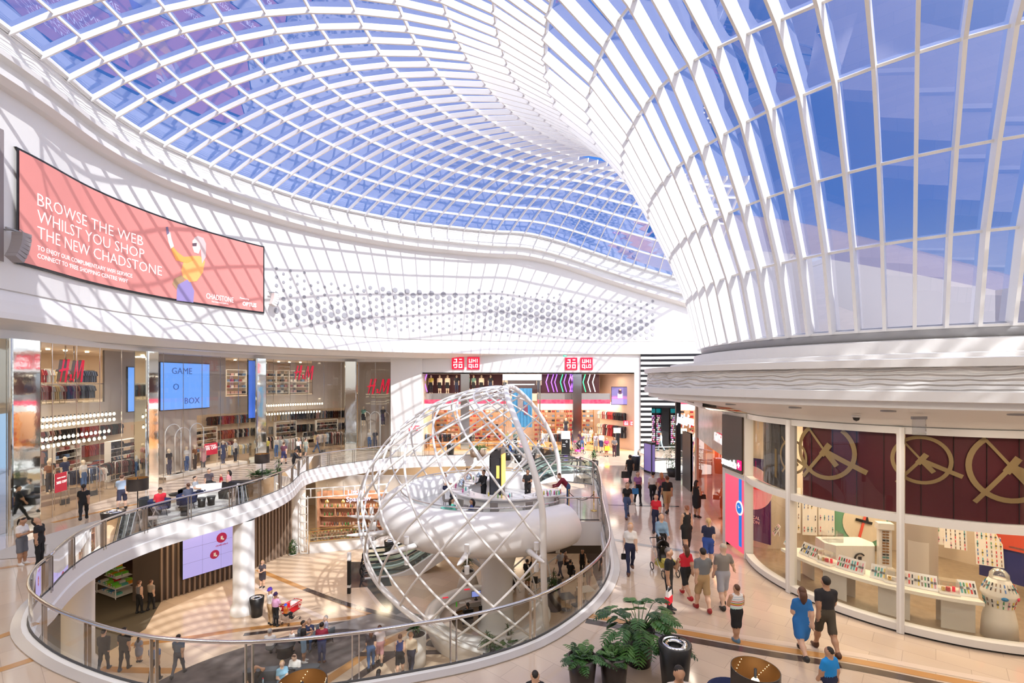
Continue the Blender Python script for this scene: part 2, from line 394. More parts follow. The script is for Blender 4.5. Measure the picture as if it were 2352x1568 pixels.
for i in range(NR + 1):
    th = TH0 + (TH1 - TH0) * i / NR * 1.0
    GRID.append([Vector((CTR.x + r * math.cos(th), CTR.y + r * math.sin(th), z)) for r, z in prof(th)])
# straight geometry at 2.4 degrees; below ring 5 only every second rib continues
NV = len(GRID[0]); KI = 6
mb = MB()
def nrm_at(i, j):
    i0, i1 = max(0, i - 1), min(NR, i + 1); j0, j1 = max(0, j - 1), min(NV - 1, j + 1)
    return (GRID[i1][j] - GRID[i0][j]).cross(GRID[i][j1] - GRID[i][j0]).normalized()
NRM = [[nrm_at(i, j) for j in range(NV)] for i in range(NR + 1)]
if NRM[NR // 2][NV - 4].z < 0: NRM = [[-n for n in r] for r in NRM]
def bar(mb, a, b, na, nb, wd, dp, lift=0.0, m=None):
    t = (b - a).normalized(); vs = []
    for p, n in ((a, na), (b, nb)):
        s = t.cross(n).normalized() * wd / 2; u = n
        for q in (-s - u * dp, s - u * dp, s + u * lift, -s + u * lift): vs.append(p + q)
    mb.add(vs, [(0, 1, 5, 4), (1, 2, 6, 5), (2, 3, 7, 6), (3, 0, 4, 7), (0, 3, 2, 1), (4, 5, 6, 7)], m)
for i in range(NR + 1):
    for j in range(NV - 1):
        if (j < KI and i % 2) or (j < 9 and i < ICUT): continue
        bar(mb, GRID[i][j], GRID[i][j + 1], NRM[i][j], NRM[i][j + 1], .07, .34 if j < KI else .24, .02, WHITE2)
for j in range(NV):
    for i in range(NR):
        st = 1
        if j < 10 and i < ICUT: continue
        if j < KI:
            if i % 2: continue
            st = 2
        bar(mb, GRID[i][j], GRID[min(NR, i + st)][j], NRM[i][j], NRM[min(NR, i + st)][j], .06, .14 if j else .2, .02, WHITE2)
struct('trim_roof_grid', mb, WHITE2)
mb = MB()
for j in range(NV - 1):
    st = 2 if j < KI else 1
    for i in range(0, NR, st):
        if j < 9 and i < ICUT: continue
        i2 = min(NR, i + st); mb.quad(GRID[i][j], GRID[i2][j], GRID[i2][j + 1], GRID[i][j + 1])
struct('window_1', mb, ROOFG)
# solid roof behind the glazed area
nb = [p for p in BND if p[1] < 12.1]
mb = MB(); near = [(38, 10, 18), (30, 2, 18), (18, -2.2, 18), (9, -2.6, 18), (0, 1.2, 18.1), (-6, 5.6, 18.6), (-11, 9.6, 19.6), (-15.4, 13.4, 20.3), (-20.3, 17.3, 20.6)]
far = [(44, 8), (44, -10), (30, -16), (20, -18), (5, -18), (-10, -18), (-20, -18), (-26, -10), (-30, 17.3)]
for k in range(len(near) - 1):
    a, b, c, d = near[k], near[k + 1], far[k + 1], far[k]; za, zb = a[2], b[2]; a = a[:2]; b = b[:2]
    mb.quad((*a, za), (*b, zb), (*c, zb), (*d, za)); mb.quad((*a, za + .6), (*d, za + .6), (*c, zb + .6), (*b, zb + .6)); mb.quad((*a, za - .3), (*a, za + .6), (*b, zb + .6), (*b, zb - .3))
struct('ceiling', mb, WHITE)
mb = MB(); mb.b2(-30, 44, -14.5, -14, 4.85, 18.2); mb.b2(-30.4, -30, -14, 12, 4.85, 20.6); struct('wall_back', mb, WHITE)
mb = MB(); mb.b2(40, 40.5, -14, 40, GZ, 14); struct('wall_right', mb, WHITE)
# roof shell seen outside through the funnel glass
mb = MB(); SHG = mat('outer_shell', (.20, .19, .21), .6)
arc = catmull([(20, 60, 27.5), (30, 55, 25), (42, 52, 21), (58, 52, 16.8), (75, 52, 13.5)], 6)
vs = []; q = 9
for p in arc:
    for k in range(q):
        t = k / (q - 1); vs.append((p.x - 3 * t, p.y - 10 * t ** 1.3, p.z * (1 - t * t) + 5 * t * t))
F_ = [(i * q + k, (i + 1) * q + k, (i + 1) * q + k + 1, i * q + k + 1) for i in range(len(arc) - 1) for k in range(q - 1)]
mb.add(vs, [f for n_, f in enumerate(F_) if n_ % (q - 1) < 4], mat('outer_glazing', (.10, .10, .17), .25), smooth=True)
mb.add(vs, [f for n_, f in enumerate(F_) if n_ % (q - 1) >= 4], SHG, smooth=True)
struct('wall_outer_shell', mb, SHG)
# ================================================================ drum under the funnel
FA0, FA1 = math.radians(60), math.radians(330)
FLIP = mat('drum_ripple', (.80, .79, .77), .5); ripple(FLIP, 3.0, .06, .8)
def ring(mb, prof_, m, n=96, sm=False): mb.lathe(prof_, n, CTR, m, FA0, FA1, smooth=sm)
mb = MB()
ring(mb, [(6.75, 6.9), (6.75, 7.42), (6.2, 7.5)], WHITE); ring(mb, [(7.55, 6.8), (7.6, 6.95), (7.6, 7.08), (6.7, 7.14)], WHITE)
ring(mb, [(8.35, 6.78), (8.55, 6.78), (8.55, 6.94), (7.5, 7.0)], WHITE); ring(mb, [(8.47, 6.31), (8.55, 6.29), (8.55, 6.1), (8.4, 6.08), (8.4, 5.95), (7.9, 5.9), (6.6, 5.72), (5.6, 5.55), (4.85, 5.32)], WHITE)
struct('wall_drum', mb, WHITE)
mb = MB(); ring(mb, [(8.42, 6.78), (8.46, 6.55), (8.47, 6.31)], FLIP, sm=True); struct('trim_6', mb, FLIP)
mb = MB(); pts = [CTR + Vector((6.32 * math.cos(a), 6.32 * math.sin(a), 7.62)) for a in np.linspace(FA0, FA1, 90)]
mb.tube(pts, .17, GREY, 10); struct('trim_7', mb, mat('tube_grey', (.6, .59, .58), .35))
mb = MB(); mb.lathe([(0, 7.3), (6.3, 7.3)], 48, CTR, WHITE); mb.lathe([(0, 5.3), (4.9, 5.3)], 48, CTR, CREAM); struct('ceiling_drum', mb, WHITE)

for x, y in [(-14, 3), (-6, -1), (3, -6), (12, -7), (22, -6), (-20, 6)]:
    area('ceiling_lamp_or_fill', (x, y, 17.6), 4, 650, (1, .92, .82))  # unseen fill lights added overhead to lift the ambient level
for x, y in [(-20, 14), (-19, 21), (-18, 28), (-17, 36), (-8, 45), (0, 45), (9, 24), (9, 32), (-6, 7), (2, 8), (-13, 8)]:
    area('ceiling_lamp_or_fill', (x, y, -1.0), 2.2, 160, (1, .78, .52))

for a in (150, 175, 200, 225, 250, 275): p = CTR + Vector((6.6 * math.cos(math.radians(a)), 6.6 * math.sin(math.radians(a)), 5.6)); area('soffit_fill', (p.x, p.y, 5.55), .8, 45, (1, .86, .7))  # fill ring added to brighten the floor and, by bounce, the soffit
# ================================================================ balustrades round the opening
def balustrade(P, label, step=2.1, z=0.0, spl=True, h=1.1, group=None):
    root = thing('balustrade', label, 'balustrade', (P[0].x, P[0].y, z), group=group); O = P[0]
    Q = [Vector((p.x - O.x, p.y - O.y, 0)) for p in P]
    mb = MB(); mb.tube([p + Vector((0, 0, h)) for p in Q], .042, STEEL, 8); mb.obj('handrail', parent=root)
    mb = MB(); a = [(p.x, p.y, .1) for p in Q] + [(p.x, p.y, h - .1) for p in Q]; k = len(Q)
    mb.add(a, [(i, i + 1, k + i + 1, k + i) for i in range(k - 1)], smooth=True); mb.obj('glass_panel', RAILG, root)
    mb = MB(); mb.tube([p + Vector((0, 0, .07)) for p in Q], .03, DARK, 6); mb.obj('base_channel', parent=root)
    me = None; R = resample(Q, step)
    for i, p in enumerate(R):
        if me is None:
            m_ = MB()
            for d in (-.07, .07): m_.box((d, .03, .52), (.022, .07, 1.1), STEEL)
            me = m_.mesh('post')
        t = R[min(i + 1, len(R) - 1)] - R[max(i - 1, 0)]
        link('post', me, root, loc=p, rz=math.atan2(t.y, t.x))
    return root
balustrade(VA, 'curved glass balustrade with steel handrail along the near and right edge of the opening')
balustrade(VB, 'curved glass balustrade along the far and left edge of the opening, past the lounge seats')
# ================================================================ white lattice shell
EC = Vector((-1.2, 24.6, .8)); ER = 6.35
def egg(z, ph):
    h = 5.45 if z > EC.z else 7.6
    r = ER * math.sqrt(max(0, 1 - ((z - EC.z) / h) ** 2)); sh = .17 * max(0, z - EC.z)
    return Vector((EC.x + sh + r * math.cos(ph), EC.y + r * math.sin(ph), z))
def cutx(p): return p.x - 1.25 - (p.y - 19) * .155 + 2.25 * max(0, (p.z - 1) / 5.2) ** 1.8
def keep(p): return cutx(p) < 0 and p.z > -5.6 - .55 * p.x and p.z > -5.7
zs = [6.2]; 
TT = np.linspace(0, 1, 61)
def zpar(t): return -5.15 + (6.24 + 5.15) * (math.sin((t - .5) * PI) * .5 + .5) ** .92 if False else -5.15 + 11.39 * t
lat = thing('lattice_shell', 'giant white woven lattice shell of steel tubes around the raised cafe pod', 'sculpture', (EC.x, EC.y, GZ))
OFF = Vector((EC.x, EC.y, GZ))
# angle progress along the surface
zz = list(np.linspace(-5.75, 5.6, 62)) + list(5.6 + .63 * np.sin(np.linspace(0, PI / 2, 12))[1:])
zz = [z for z in zz]
phi = [0]; rr_ = [(egg(z, 0) - Vector((EC.x + .17 * max(0, z - EC.z), EC.y, z))).length for z in zz]
for i in range(1, len(zz)):
    ds = math.hypot(zz[i] - zz[i - 1], rr_[i] - rr_[i - 1]); phi.append(phi[-1] + .86 * ds / max(2.6, (rr_[i] + rr_[i - 1]) / 2))
NS = 19
for sgn in (1, -1):
    mb = MB()
    for k in range(NS):
        seg = []
        for z, f in zip(zz, phi):
            p = egg(z, sgn * f + 2 * PI * k / NS)
            if keep(p): seg.append(p - OFF)
            else:
                if len(seg) > 1: mb.tube(seg, .05, WHITE2, 6)
                seg = []
        if len(seg) > 1: mb.tube(seg, .05, WHITE2, 6)
    mb.obj('lattice_tubes', WHITE2, lat)
# rims: opening on the right and slanted foot
mb = MB()
def solve(ph, f, z0, z1):
    a, b = z0, z1; fa = f(egg(a, ph))
    for _ in range(40):
        m_ = (a + b) / 2
        if (f(egg(m_, ph)) > 0) == (fa > 0): a = m_
        else: b = m_
    return egg((a + b) / 2, ph)
ring_ = []
for t in np.linspace(0, 1, 60):      # opening plane: sweep z, solve angle
    z = -5.6 + (6.22 + 5.6) * math.sin(t * PI / 2)
    lo, hi = -PI * .9, -.35
    for _ in range(40):
        m_ = (lo + hi) / 2
        if cutx(egg(z, m_)) < 0: lo = m_
        else: hi = m_
    p = egg(z, hi)
    if abs(cutx(p)) < .3: ring_.append(p)
back_ = []
for t in np.linspace(1, 0, 60):
    z = -3.5 + (6.22 + 3.5) * math.sin(t * PI / 2)
    lo, hi = PI * .95, .05
    for _ in range(40):
        m_ = (lo + hi) / 2
        if cutx(egg(z, m_)) < 0: lo = m_
        else: hi = m_
    p = egg(z, hi)
    if abs(cutx(p)) < .3: back_.append(p)
mb.tube([p - OFF for p in ring_ + back_], .13, WHITE2, 10); mb.obj('opening_rim', WHITE2, lat)
foot = []
for ph in np.linspace(-PI * .36, -PI * 1.62, 90):
    f = lambda p: p.z + 5.6 + .55 * p.x
    p = solve(ph, f, -5.75, 3.0)
    if p.x < 1.6: p.z = max(p.z, -5.66); foot.append(p - OFF)
mb = MB(); mb.tube(foot, .13, WHITE2, 10); mb.obj('foot_rim', WHITE2, lat)
# ================================================================ raised cafe pod
PC = Vector((-1.05, 25.1, 0)); A0, A1 = math.radians(62), math.radians(316)
pod = thing('cafe_pod', 'raised round cafe pod with a fat white rolled edge on a flared stem', 'kiosk', (PC.x, PC.y, -5.2))
mb = MB(); S = [(4.35, 0), (4.35, .8), (4.5, .93), (4.75, .98), (5.1, .9), (5.4, .7), (5.62, .38), (5.7, .05), (5.65, -.3), (5.45, -.6), (5.1, -.85), (4.6, -1.0), (3.6, -1.1), (2.4, -1.2)]
mb.lathe([(r, z + 5.2) for r, z in S], 80, (0, 0, 0), WHITE2, A0, A1)
for a in (A0, A1):
    vs = [(r * math.cos(a), r * math.sin(a), z + 5.2) for r, z in S + [(2.4, 0)]]; mb.add(vs, [tuple(range(len(vs)))], WHITE2)
mb.obj('rolled_edge', WHITE2, pod)
mb = MB(); mb.lathe([(1.0, -.6), (.84, -.4), (.82, .15), (.78, 1.4), (.84, 2.4), (1.05, 3.2), (1.5, 3.75), (2.6, 4.05)], 40, (.3, -.7, 0), WHITE2); mb.obj('stem', WHITE2, pod)
mb = MB(); mb.lathe([(0, 4.0), (2.6, 4.0), (4.4, 4.15), (4.4, 5.2), (0, 5.2)], 56, (0, 0, 0), WHITE2); mb.obj('floor_plate', mat('pod_floor', (.55, .45, .36), .3), pod)
mb = MB(); RA = [Vector((4.6 * math.cos(a), 4.6 * math.sin(a), 6.3)) for a in np.linspace(A0 - .1, A1 - .05, 60)]; mb.tube(RA, .035, STEEL, 8); mb.obj('handrail', parent=pod)
mb = MB(); k = len(RA); mb.add([(p.x, p.y, 6.05) for p in RA] + [(p.x, p.y, 6.27) for p in RA], [(i, i + 1, k + i + 1, k + i) for i in range(k - 1)]); mb.obj('glass_panel', RAILG, pod)
for a in np.linspace(math.radians(160), math.radians(288), 6):   # struts to the lattice
    mb = MB(); d = Vector((math.cos(a), math.sin(a), 0)); mb.tube([d * 5.5 + Vector((0, 0, 4.75)), d * 5.8 + Vector((0, 0, 4.76)), d * 6.9 + Vector((0, 0, 4.85)), d * 7.3 + Vector((0, 0, 4.9))], [.13, .12, .08, .03], WHITE2, 10); mb.obj('strut', parent=pod)
    mb = MB(); c = d * 6.2 + Vector((.1, 0, 4.5)); mb.tube([c, c + Vector((.02, 0, .55))], .03, WHITE2, 6); mb.cyl(c + Vector((0, 0, -.35)), .1, .3, WHITE2, 12); mb.cyl(c + Vector((0, 0, .5)), .1, .3, WHITE2, 12); mb.obj('spotlight', parent=pod)
# bridge between pod and upper floor
mb = MB(); mb.slab([(2.1, 22.3), (4.3, 22.3), (5.2, 30.2), (3.0, 31.5), (.6, 29.6)], -1.08, 0.0, WHITE2)
mb.slab([(2.15, 22.36), (4.25, 22.36), (5.15, 30.1), (3.0, 31.4), (.7, 29.5)], .002, .012, FLOOR1); struct('floor_bridge', mb, WHITE2)
P = [Vector((2.15, 22.4, 0)), Vector((4.05, 22.4, 0))]
balustrade(P, 'short glass balustrade with steel handrail at the front of the bridge to the pod', 1.9)
P = [Vector((3.0, 31.3, 0)), Vector((5.0, 30.1, 0))]
balustrade(P, 'short glass balustrade on the far side of the bridge, beside the escalator', 2.0)
# bar inside the pod
bar_ = thing('bar_counter', 'curved white bar counter standing inside the pod', 'counter', (PC.x + .7, PC.y - .2, 0))
mb = MB(); mb.lathe([(2.45, 0), (2.5, 1.0), (2.2, 1.0), (2.2, 0)], 44, (0, 0, 0), WHITE2, math.radians(95), math.radians(345)); mb.obj('front_panel', WHITE2, bar_)
mb = MB(); mb.lathe([(1.9, 1.0), (2.75, 1.0), (2.75, 1.06), (1.9, 1.06), (1.9, 1.0)], 44, (0, 0, 0), WHITE2, math.radians(92), math.radians(348), smooth=False); mb.obj('worktop', mat('marble', (.78, .77, .75), .15, var=.06), bar_)
ht = thing('kiosk_tower', 'dark metal arched coffee tower with a lit brass inset rising from the bar', 'cabinet', (PC.x + .45, PC.y + .1, 0), rz=-.25)
mb = MB()
for q in range(12):
    a0, a1 = PI * .5 * q / 12, PI * .5 * (q + 1) / 12; r = .55
    mb.quad((-.5 + r - r * math.cos(a0), -.35, 2.5 + r * math.sin(a0)), (-.5 + r - r * math.cos(a1), -.35, 2.5 + r * math.sin(a1)), (-.5 + r - r * math.cos(a1), .45, 2.5 + r * math.sin(a1)), (-.5 + r - r * math.cos(a0), .45, 2.5 + r * math.sin(a0)))
mb.b2(-.5, -.42, -.35, .45, .2, 2.5); mb.b2(-.5, .12, -.35, -.3, .2, 2.55); mb.b2(.04, .12, -.35, .45, .2, 3.0); mb.b2(-.42, .1, -.3, .4, 2.4, 2.9); mb.obj('hood', mat('gunmetal', (.16, .16, .17), .22, .9), ht)
mb = MB(); mb.b2(.13, .17, -.3, .4, 1.1, 2.7); mb.obj('lit_inset', mat('amber_glow', (.6, .35, .08), .3, emit=(1, .55, .12), es=1.5), ht)
mb = MB(); mb.b2(-.12, .04, -.37, -.35, 1.5, 2.15); mb.obj('glowing_panel', mat('amber_glow', (1, .7, .2)), ht)
# ================================================================ escalators
def escalator(a, b, wd, label):
    a = Vector(a); b = Vector(b); h = b.z - a.z; d = Vector((b.x - a.x, b.y - a.y, 0)); Lh = d.length; ang = math.atan2(d.y, d.x)
    root = thing('escalator', label, 'escalator', a, ang, group='escalators between the two floors')
    run = h / math.tan(math.radians(30)); f = (Lh - run) / 2
    def curve(dz, ex=0.0, n=7):
        P = [(-ex, 0, dz), (f - .9, 0, dz)]
        for i in range(n + 1):
            t = i / n; x = f - .9 + 1.8 * t; z = .52 * t * t; P.append((x, 0, dz + z))
        x1 = Lh - f
        for i in range(n + 1):
            t = i / n; x = x1 - .9 + 1.8 * t; z = h - .52 * (1 - t) ** 2; P.append((x, 0, dz + z))
        P.append((Lh + ex, 0, dz + h)); return P
    C0 = curve(0)
    for s in (-1, 1):
        y = s * wd / 2; T = [(x, y, z) for x, _, z in curve(.98, -.1)]
        end = lambda x0, z0, sg: [(x0 + sg * .49 * math.sin(q), y, z0 - .49 + .49 * math.cos(q)) for q in np.linspace(0, PI, 8)]
        P_ = end(.1, .98, -1)[::-1] + T[1:-1] + end(Lh - .1, .98 + h, 1)
        mb = MB(); mb.tube(P_, .045, BLACK, 8); mb.obj('handrail', parent=root)
        Gp = curve(.12, -.05); Gt = curve(.92, -.05); k = len(Gp)
        mb = MB(); mb.add([(x, y, z) for x, _, z in Gp] + [(x, y, z) for x, _, z in Gt], [(i, i + 1, k + i + 1, k + i) for i in range(k - 1)]); mb.obj('glass_panel', glass('escalator_glass', (.80, .92, .90), .05, .8), root)
        mb = MB()
        for (x0, _, z0), (x1, _, z1) in zip(curve(.02, .2), curve(.02, .2)[1:]):
            for w_, dz_ in ((.09, 0), (.05, .86)): bar(mb, Vector((x0, y, z0 + .08 + dz_)), Vector((x1, y, z1 + .08 + dz_)), Vector((0, 0, 1)), Vector((0, 0, 1)), w_, .06)
        mb.obj('skirt_trim', CHROME, root)
        mb = MB(); lo = curve(-.75, .1); hi = curve(.06, .1); yy = y + s * .14
        vs = [(x, yy, z) for x, _, z in lo] + [(x, yy, z) for x, _, z in hi]; k = len(lo)
        mb.add(vs, [(i, i + 1, k + i + 1, k + i) for i in range(k - 1)], WHITE); 
        vs = [(x, yy, z) for x, _, z in hi] + [(x, y, z + .02) for x, _, z in hi]; mb.add(vs, [(i, i + 1, k + i + 1, k + i) for i in range(k - 1)], WHITE); mb.obj('side_cladding', WHITE, root)
    mb = MB(); lo = curve(-.75, .1); k = len(lo); w2 = wd / 2 + .14
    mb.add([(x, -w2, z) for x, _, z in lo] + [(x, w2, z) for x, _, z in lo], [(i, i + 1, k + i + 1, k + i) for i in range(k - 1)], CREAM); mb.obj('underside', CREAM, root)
    mb = MB(); x = .2; st = .4
    while x < Lh:
        if x < f: z = 0
        elif x > Lh - f: z = h
        else: z = (x - f) * math.tan(math.radians(30))
        mb.box((x + st / 2, 0, z - .1), (st, wd - .1, .24), mat('step_grey', (.06, .07, .07), .4)); x += st
    mb.obj('steps', parent=root); return root
escalator((-9.2, 30.6, GZ), (4.7, 34.2, 0), 1.0, 'nearer of the two escalators rising behind the pod to the upper floor')
escalator((-9.6, 32.25, GZ), (4.3, 35.85, 0), 1.0, 'farther of the two escalators rising behind the pod, beside its twin')
mb = MB(); mb.slab([(4.6, 32.5), (5.9, 32.5), (5.9, 37.5), (3.0, 38.2), (4.0, 35.9)], -.05, .01, FLOOR1); struct('floor_landing', mb)
# ================================================================ lower level shell
SLAT = mat('timber_slat', (.30, .21, .15), .5); SLATB = mat('slat_back', (.12, .09, .07), .6)
def slatwall(name, x0, y0, x1, y1, z0, z1, step=.28):
    mb = MB(); a = Vector((x0, y0, 0)); b = Vector((x1, y1, 0)); d = (b - a); Lw = d.length; d.normalize(); n = Vector((d.y, -d.x, 0)); rz = math.atan2(d.y, d.x); zc = (z0 + z1) / 2
    c = (a + b) / 2 - n * .12; mb.box((c.x, c.y, zc), (Lw, .1, z1 - z0), SLATB, rz)
    k = int(Lw / step)
    for i in range(k + 1):
        p = a + d * (i * step); mb.box((p.x, p.y, zc), (.09, .16, z1 - z0), SLAT, rz)
    return struct(name, mb)
LZ = -1.0
mb = MB(); mb.b2(-40, 44, 48, 48.4, GZ, 0, CREAM); mb.b2(-34, -33.6, -4, 48, GZ, 0, CREAM); mb.b2(-34, 40, -4.4, -4, GZ, 5, CREAM); struct('wall_lower', mb, CREAM)
for i, (x, y, r) in enumerate([(-14.32, 25.8, .52), (-18.4, 20.5, .55), (-15.6, 35.3, .5), (6.6, 27.5, .45), (7.5, 14, .5)]):
    mb = MB(); mb.lathe([(r + .14, GZ), (r + .12, GZ + .35), (r, GZ + .55), (r, -.9)], 36, (x, y, 0), WHITE2)
    mb.obj('wall_column', WHITE2, kind='structure')
# ================================================================ left store (H&M)
SF = [(-21.3, 12), (-21.5, 18), (-21.6, 21.2), (-22.2, 25.5), (-22.3, 29.6), (-21.6, 34.5), (-20.2, 38.6), (-18.2, 42.2), (-15.2, 45), (-11.2, 45)]
SFP = resample(catmull([(x, y, 0) for x, y in SF], 6), .5)
INP = offs(SFP, 1.5)                       # inner ribbed wall, behind the glass
BKP = offs(SFP, 8.0)
HEAD = 8.3
RIB = mat('ribbed_panel', (.52, .44, .37), .5); RIB2 = mat('store_wall', (.72, .58, .44), .5)
def strip(P, px0, px1, n=10):
    R = []
    for i in range(n + 1):
        q = rayplan(P, px0 + (px1 - px0) * i / n)
        if q: R.append(Vector((q[0], q[1], 0)))
    return R
def wallpanel(mb, P, px0, px1, z0, z1, m=None, t=.12, n=10):
    S = strip(P, px0, px1, n)
    if len(S) < 2: return
    sweep(mb, S, [(0, z0), (0, z1), (t, z1), (t, z0), (0, z0)], m)
def fasc(i): return 8.3
# lintel above the shopfront and store soffit
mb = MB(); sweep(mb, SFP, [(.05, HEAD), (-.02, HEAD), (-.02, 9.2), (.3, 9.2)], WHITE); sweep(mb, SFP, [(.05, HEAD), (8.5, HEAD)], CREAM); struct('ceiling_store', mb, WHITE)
mb = MB()
sweep(mb, PW2, [(2.6, 8.56), (.3, 9.0)], WHITE); sweep(mb, PW2, [(7.5, 8.56), (1.5, 8.56)], WHITE); struct('ceiling_soffit', mb, WHITE)
mb = MB()
for a, b, z0, z1 in [(-30, 318, 3.95, 5.3), (240, 318, 5.3, HEAD), (318, 346, 3.95, HEAD), (346, 518, 4.0, HEAD), (518, 607, 3.95, 5.3), (570, 607, 5.3, HEAD), (600, 720, 3.95, 5.3), (718, 802, 3.95, HEAD), (822, 897, 3.9, HEAD), (366, 452, .25, 4.0), (822, 897, .2, 3.9)]:
    wallpanel(mb, INP, a, b, z0, z1, None)
struct('wall_store_inner', mb, RIB)
mb = MB(); sweep(mb, BKP, [(0, 0), (0, HEAD)], RIB2); struct('wall_store_back', mb, RIB2)
mb = MB(); S = [(p.x, p.y, 0) for p in INP]; sweep(mb, offs(SFP, 1.65), [(0, 5.28), (6.3, 5.28), (6.3, 5.0), (0, 5.0), (0, 5.28)], RIB2); struct('floor_mezzanine', mb, RIB2)
mb = MB(); sweep(mb, SFP, [(.1, .006), (7.9, .006)], SHOPF, flip=True); struct('floor_store', mb, SHOPF)
mb = MB(); sweep(mb, SFP, [(0, 0), (0, HEAD)], SHOPG); struct('window_2', mb, SHOPG)
mb = MB()
for p in resample(SFP, 1.55): mb.box((p.x, p.y, HEAD / 2), (.025, .025, HEAD), STEEL, 0)
struct('trim_8', mb, STEEL)
MIRR = mat('rippled_mirror', (.80, .86, .83), .05, 1.0, bump=1.0, bscale=3.0)
for i, (x, y, wd) in enumerate([(-21.55, 21.0, 1.5), (-22.3, 29.5, .95), (-20.3, 38.6, 1.0), (-15.0, 44.9, 1.1)]):
    q = rayplan(SFP, CX + x / y * F); j = min(range(len(SFP)), key=lambda k: (SFP[k].x - x) ** 2 + (SFP[k].y - y) ** 2); t = SFP[min(j + 1, len(SFP) - 1)] - SFP[j - 1]
    mb = MB(); mb.rbox((x, y, HEAD / 2), (wd, .9, HEAD), .12, MIRR, math.atan2(t.y, t.x))
    mb.obj('wall_mirror_column', MIRR, kind='structure')
mb = MB(); mb.b2(-11.2, -8.35, 44.6, 45.6, 0, 9.3, WHITE); struct('wall_pier_left', mb, WHITE)
# ---- letters
def letters_hm(name, label, p, rz, hgt, hang=0):
    root = thing(name, label, 'sign', p, rz, None); s = hgt
    front = mat('sign_red', (.80, .005, .05), .35, emit=(1, .0, .06), es=.35); side = mat('sign_side', (.25, .2, .18), .5)
    def stroke(pts, nm):
        mb = MB(); k = len(pts); d = .16
        vs = [(x * s, -d, z * s) for x, z in pts] + [(x * s, 0, z * s) for x, z in pts]
        mb.add(vs, [tuple(range(k))], front); mb.add(vs, [tuple(range(2 * k - 1, k - 1, -1))] + [(i, i + k, (i + 1) % k + k, (i + 1) % k) for i in range(k)], side)
        mb.obj(nm, parent=root)
    def st(x0, z0, x1, z1, w0, w1): return [(x0 - w0, z0), (x0 + w0, z0), (x1 + w1, z1), (x1 - w1, z1)]
    H = root
    stroke(st(.02, 0, .24, .96, .03, .06), 'letter_h_stroke'); stroke(st(.30, -.03, .50, .98, .05, .08), 'letter_h_stroke')
    stroke([(-.04, .42), (.52, .52), (.54, .60), (.22, .58), (-.04, .50)], 'letter_h_bar')
    stroke([(.52, .05), (.70, .05), (.74, .12), (.66, .14), (.70, .30), (.60, .34), (.54, .28), (.60, .18)], 'ampersand')
    stroke(st(.76, 0, 1.0, .93, .03, .06), 'letter_m_stroke'); stroke([(.94, .95), (1.06, .95), (1.08, .18), (1.0, .10)], 'letter_m_stroke'); stroke([(1.0, .10), (1.08, .18), (1.40, .98), (1.30, .98)], 'letter_m_stroke'); stroke(st(1.26, -.02, 1.40, .98, .06, .07), 'letter_m_stroke')
    if hang:
        for x in (.45, .95):
            mb = MB(); mb.tube([(x * s, -.05, s * .95), (x * s, -.05, s + hang)], .03, STEEL, 6); mb.obj('hanger_rod', parent=root)
    return root
def wallrz(P, px):
    a = rayplan(P, px - 12); b = rayplan(P, px + 12); return math.atan2(b[1] - a[1], b[0] - a[0])
def on(P, px, py, out=0.0):
    q = rayplan(P, px); rz = wallrz(P, px); p = Vector((q[0] + math.sin(rz) * out, q[1] - math.cos(rz) * out, 0)); Y = p.y; p.z = zat(py, Y); return p, rz
for px, py, h, hang, lab in [(158, 876, 1.15, .75, 'large red slanted letter sign hanging from rods behind the glass beside the leftmost mirror column'), (683, 871, 1.25, 0, 'red slanted letter sign above the store entrance, left of the narrow glazed bay'), (842, 904, 1.45, 0, 'lower red slanted letter sign inside the narrow glazed bay next to the white pier')]:
    p, rz = on(SFP, px, py, -.55); letters_hm('store_sign', lab, p, rz, h, hang)
# ---- blue screens on the inner wall
def screen_at(P, px0, px1, z0, z1, mats_, name, label, out=.08, frame=.04):
    S = strip(P, px0, px1, 2); a, b = S[0], S[-1]; rz = math.atan2(b.y - a.y, b.x - a.x); W = (b - a).length; c = (a + b) / 2
    n = Vector((math.sin(rz), -math.cos(rz), 0)); c = c + n * out; c.z = (z0 + z1) / 2
    root = thing(name, label, 'screen', c, rz); mb = MB(); mb.box((0, .03, 0), (W + frame * 2, .08, z1 - z0 + frame * 2), BLACK); mb.obj('casing', parent=root)
    mb = MB(); mb.box((0, -.02, 0), (W, .03, z1 - z0), mats_); mb.obj('display', parent=root); return root, W
BLUE = mat('blue_screen', (.05, .15, .5), .2, emit=(.16, .38, .92), es=.9)
screen_at(INP, 291, 309, 4.62, 7.35, BLUE, 'display_screen', 'narrow tall blue screen seen left of the second mirror column')
r_, W_ = screen_at(INP, 366, 478, 4.55, 7.75, BLUE, 'display_screen', 'wide blue screen with dark lettering on the store wall behind the glass')
for t_, x_, z_ in [('GAME', -1.2, .85), ('O', -1.1, -.25), ('BOX', -.2, -1.25)]:
    text('lettering', t_, .62, (x_, -.05, z_), m=mat('dark_blue', (.03, .09, .32), .4, emit=(.06, .16, .5), es=.5), parent=r_)
screen_at(offs(SFP, .2), 569, 582, 3.6, 8.1, mat('deep_blue_screen', (.03, .08, .4), .2, emit=(.06, .16, .6), es=.8), 'display_screen', 'deep blue vertical banner screen against the third mirror column')
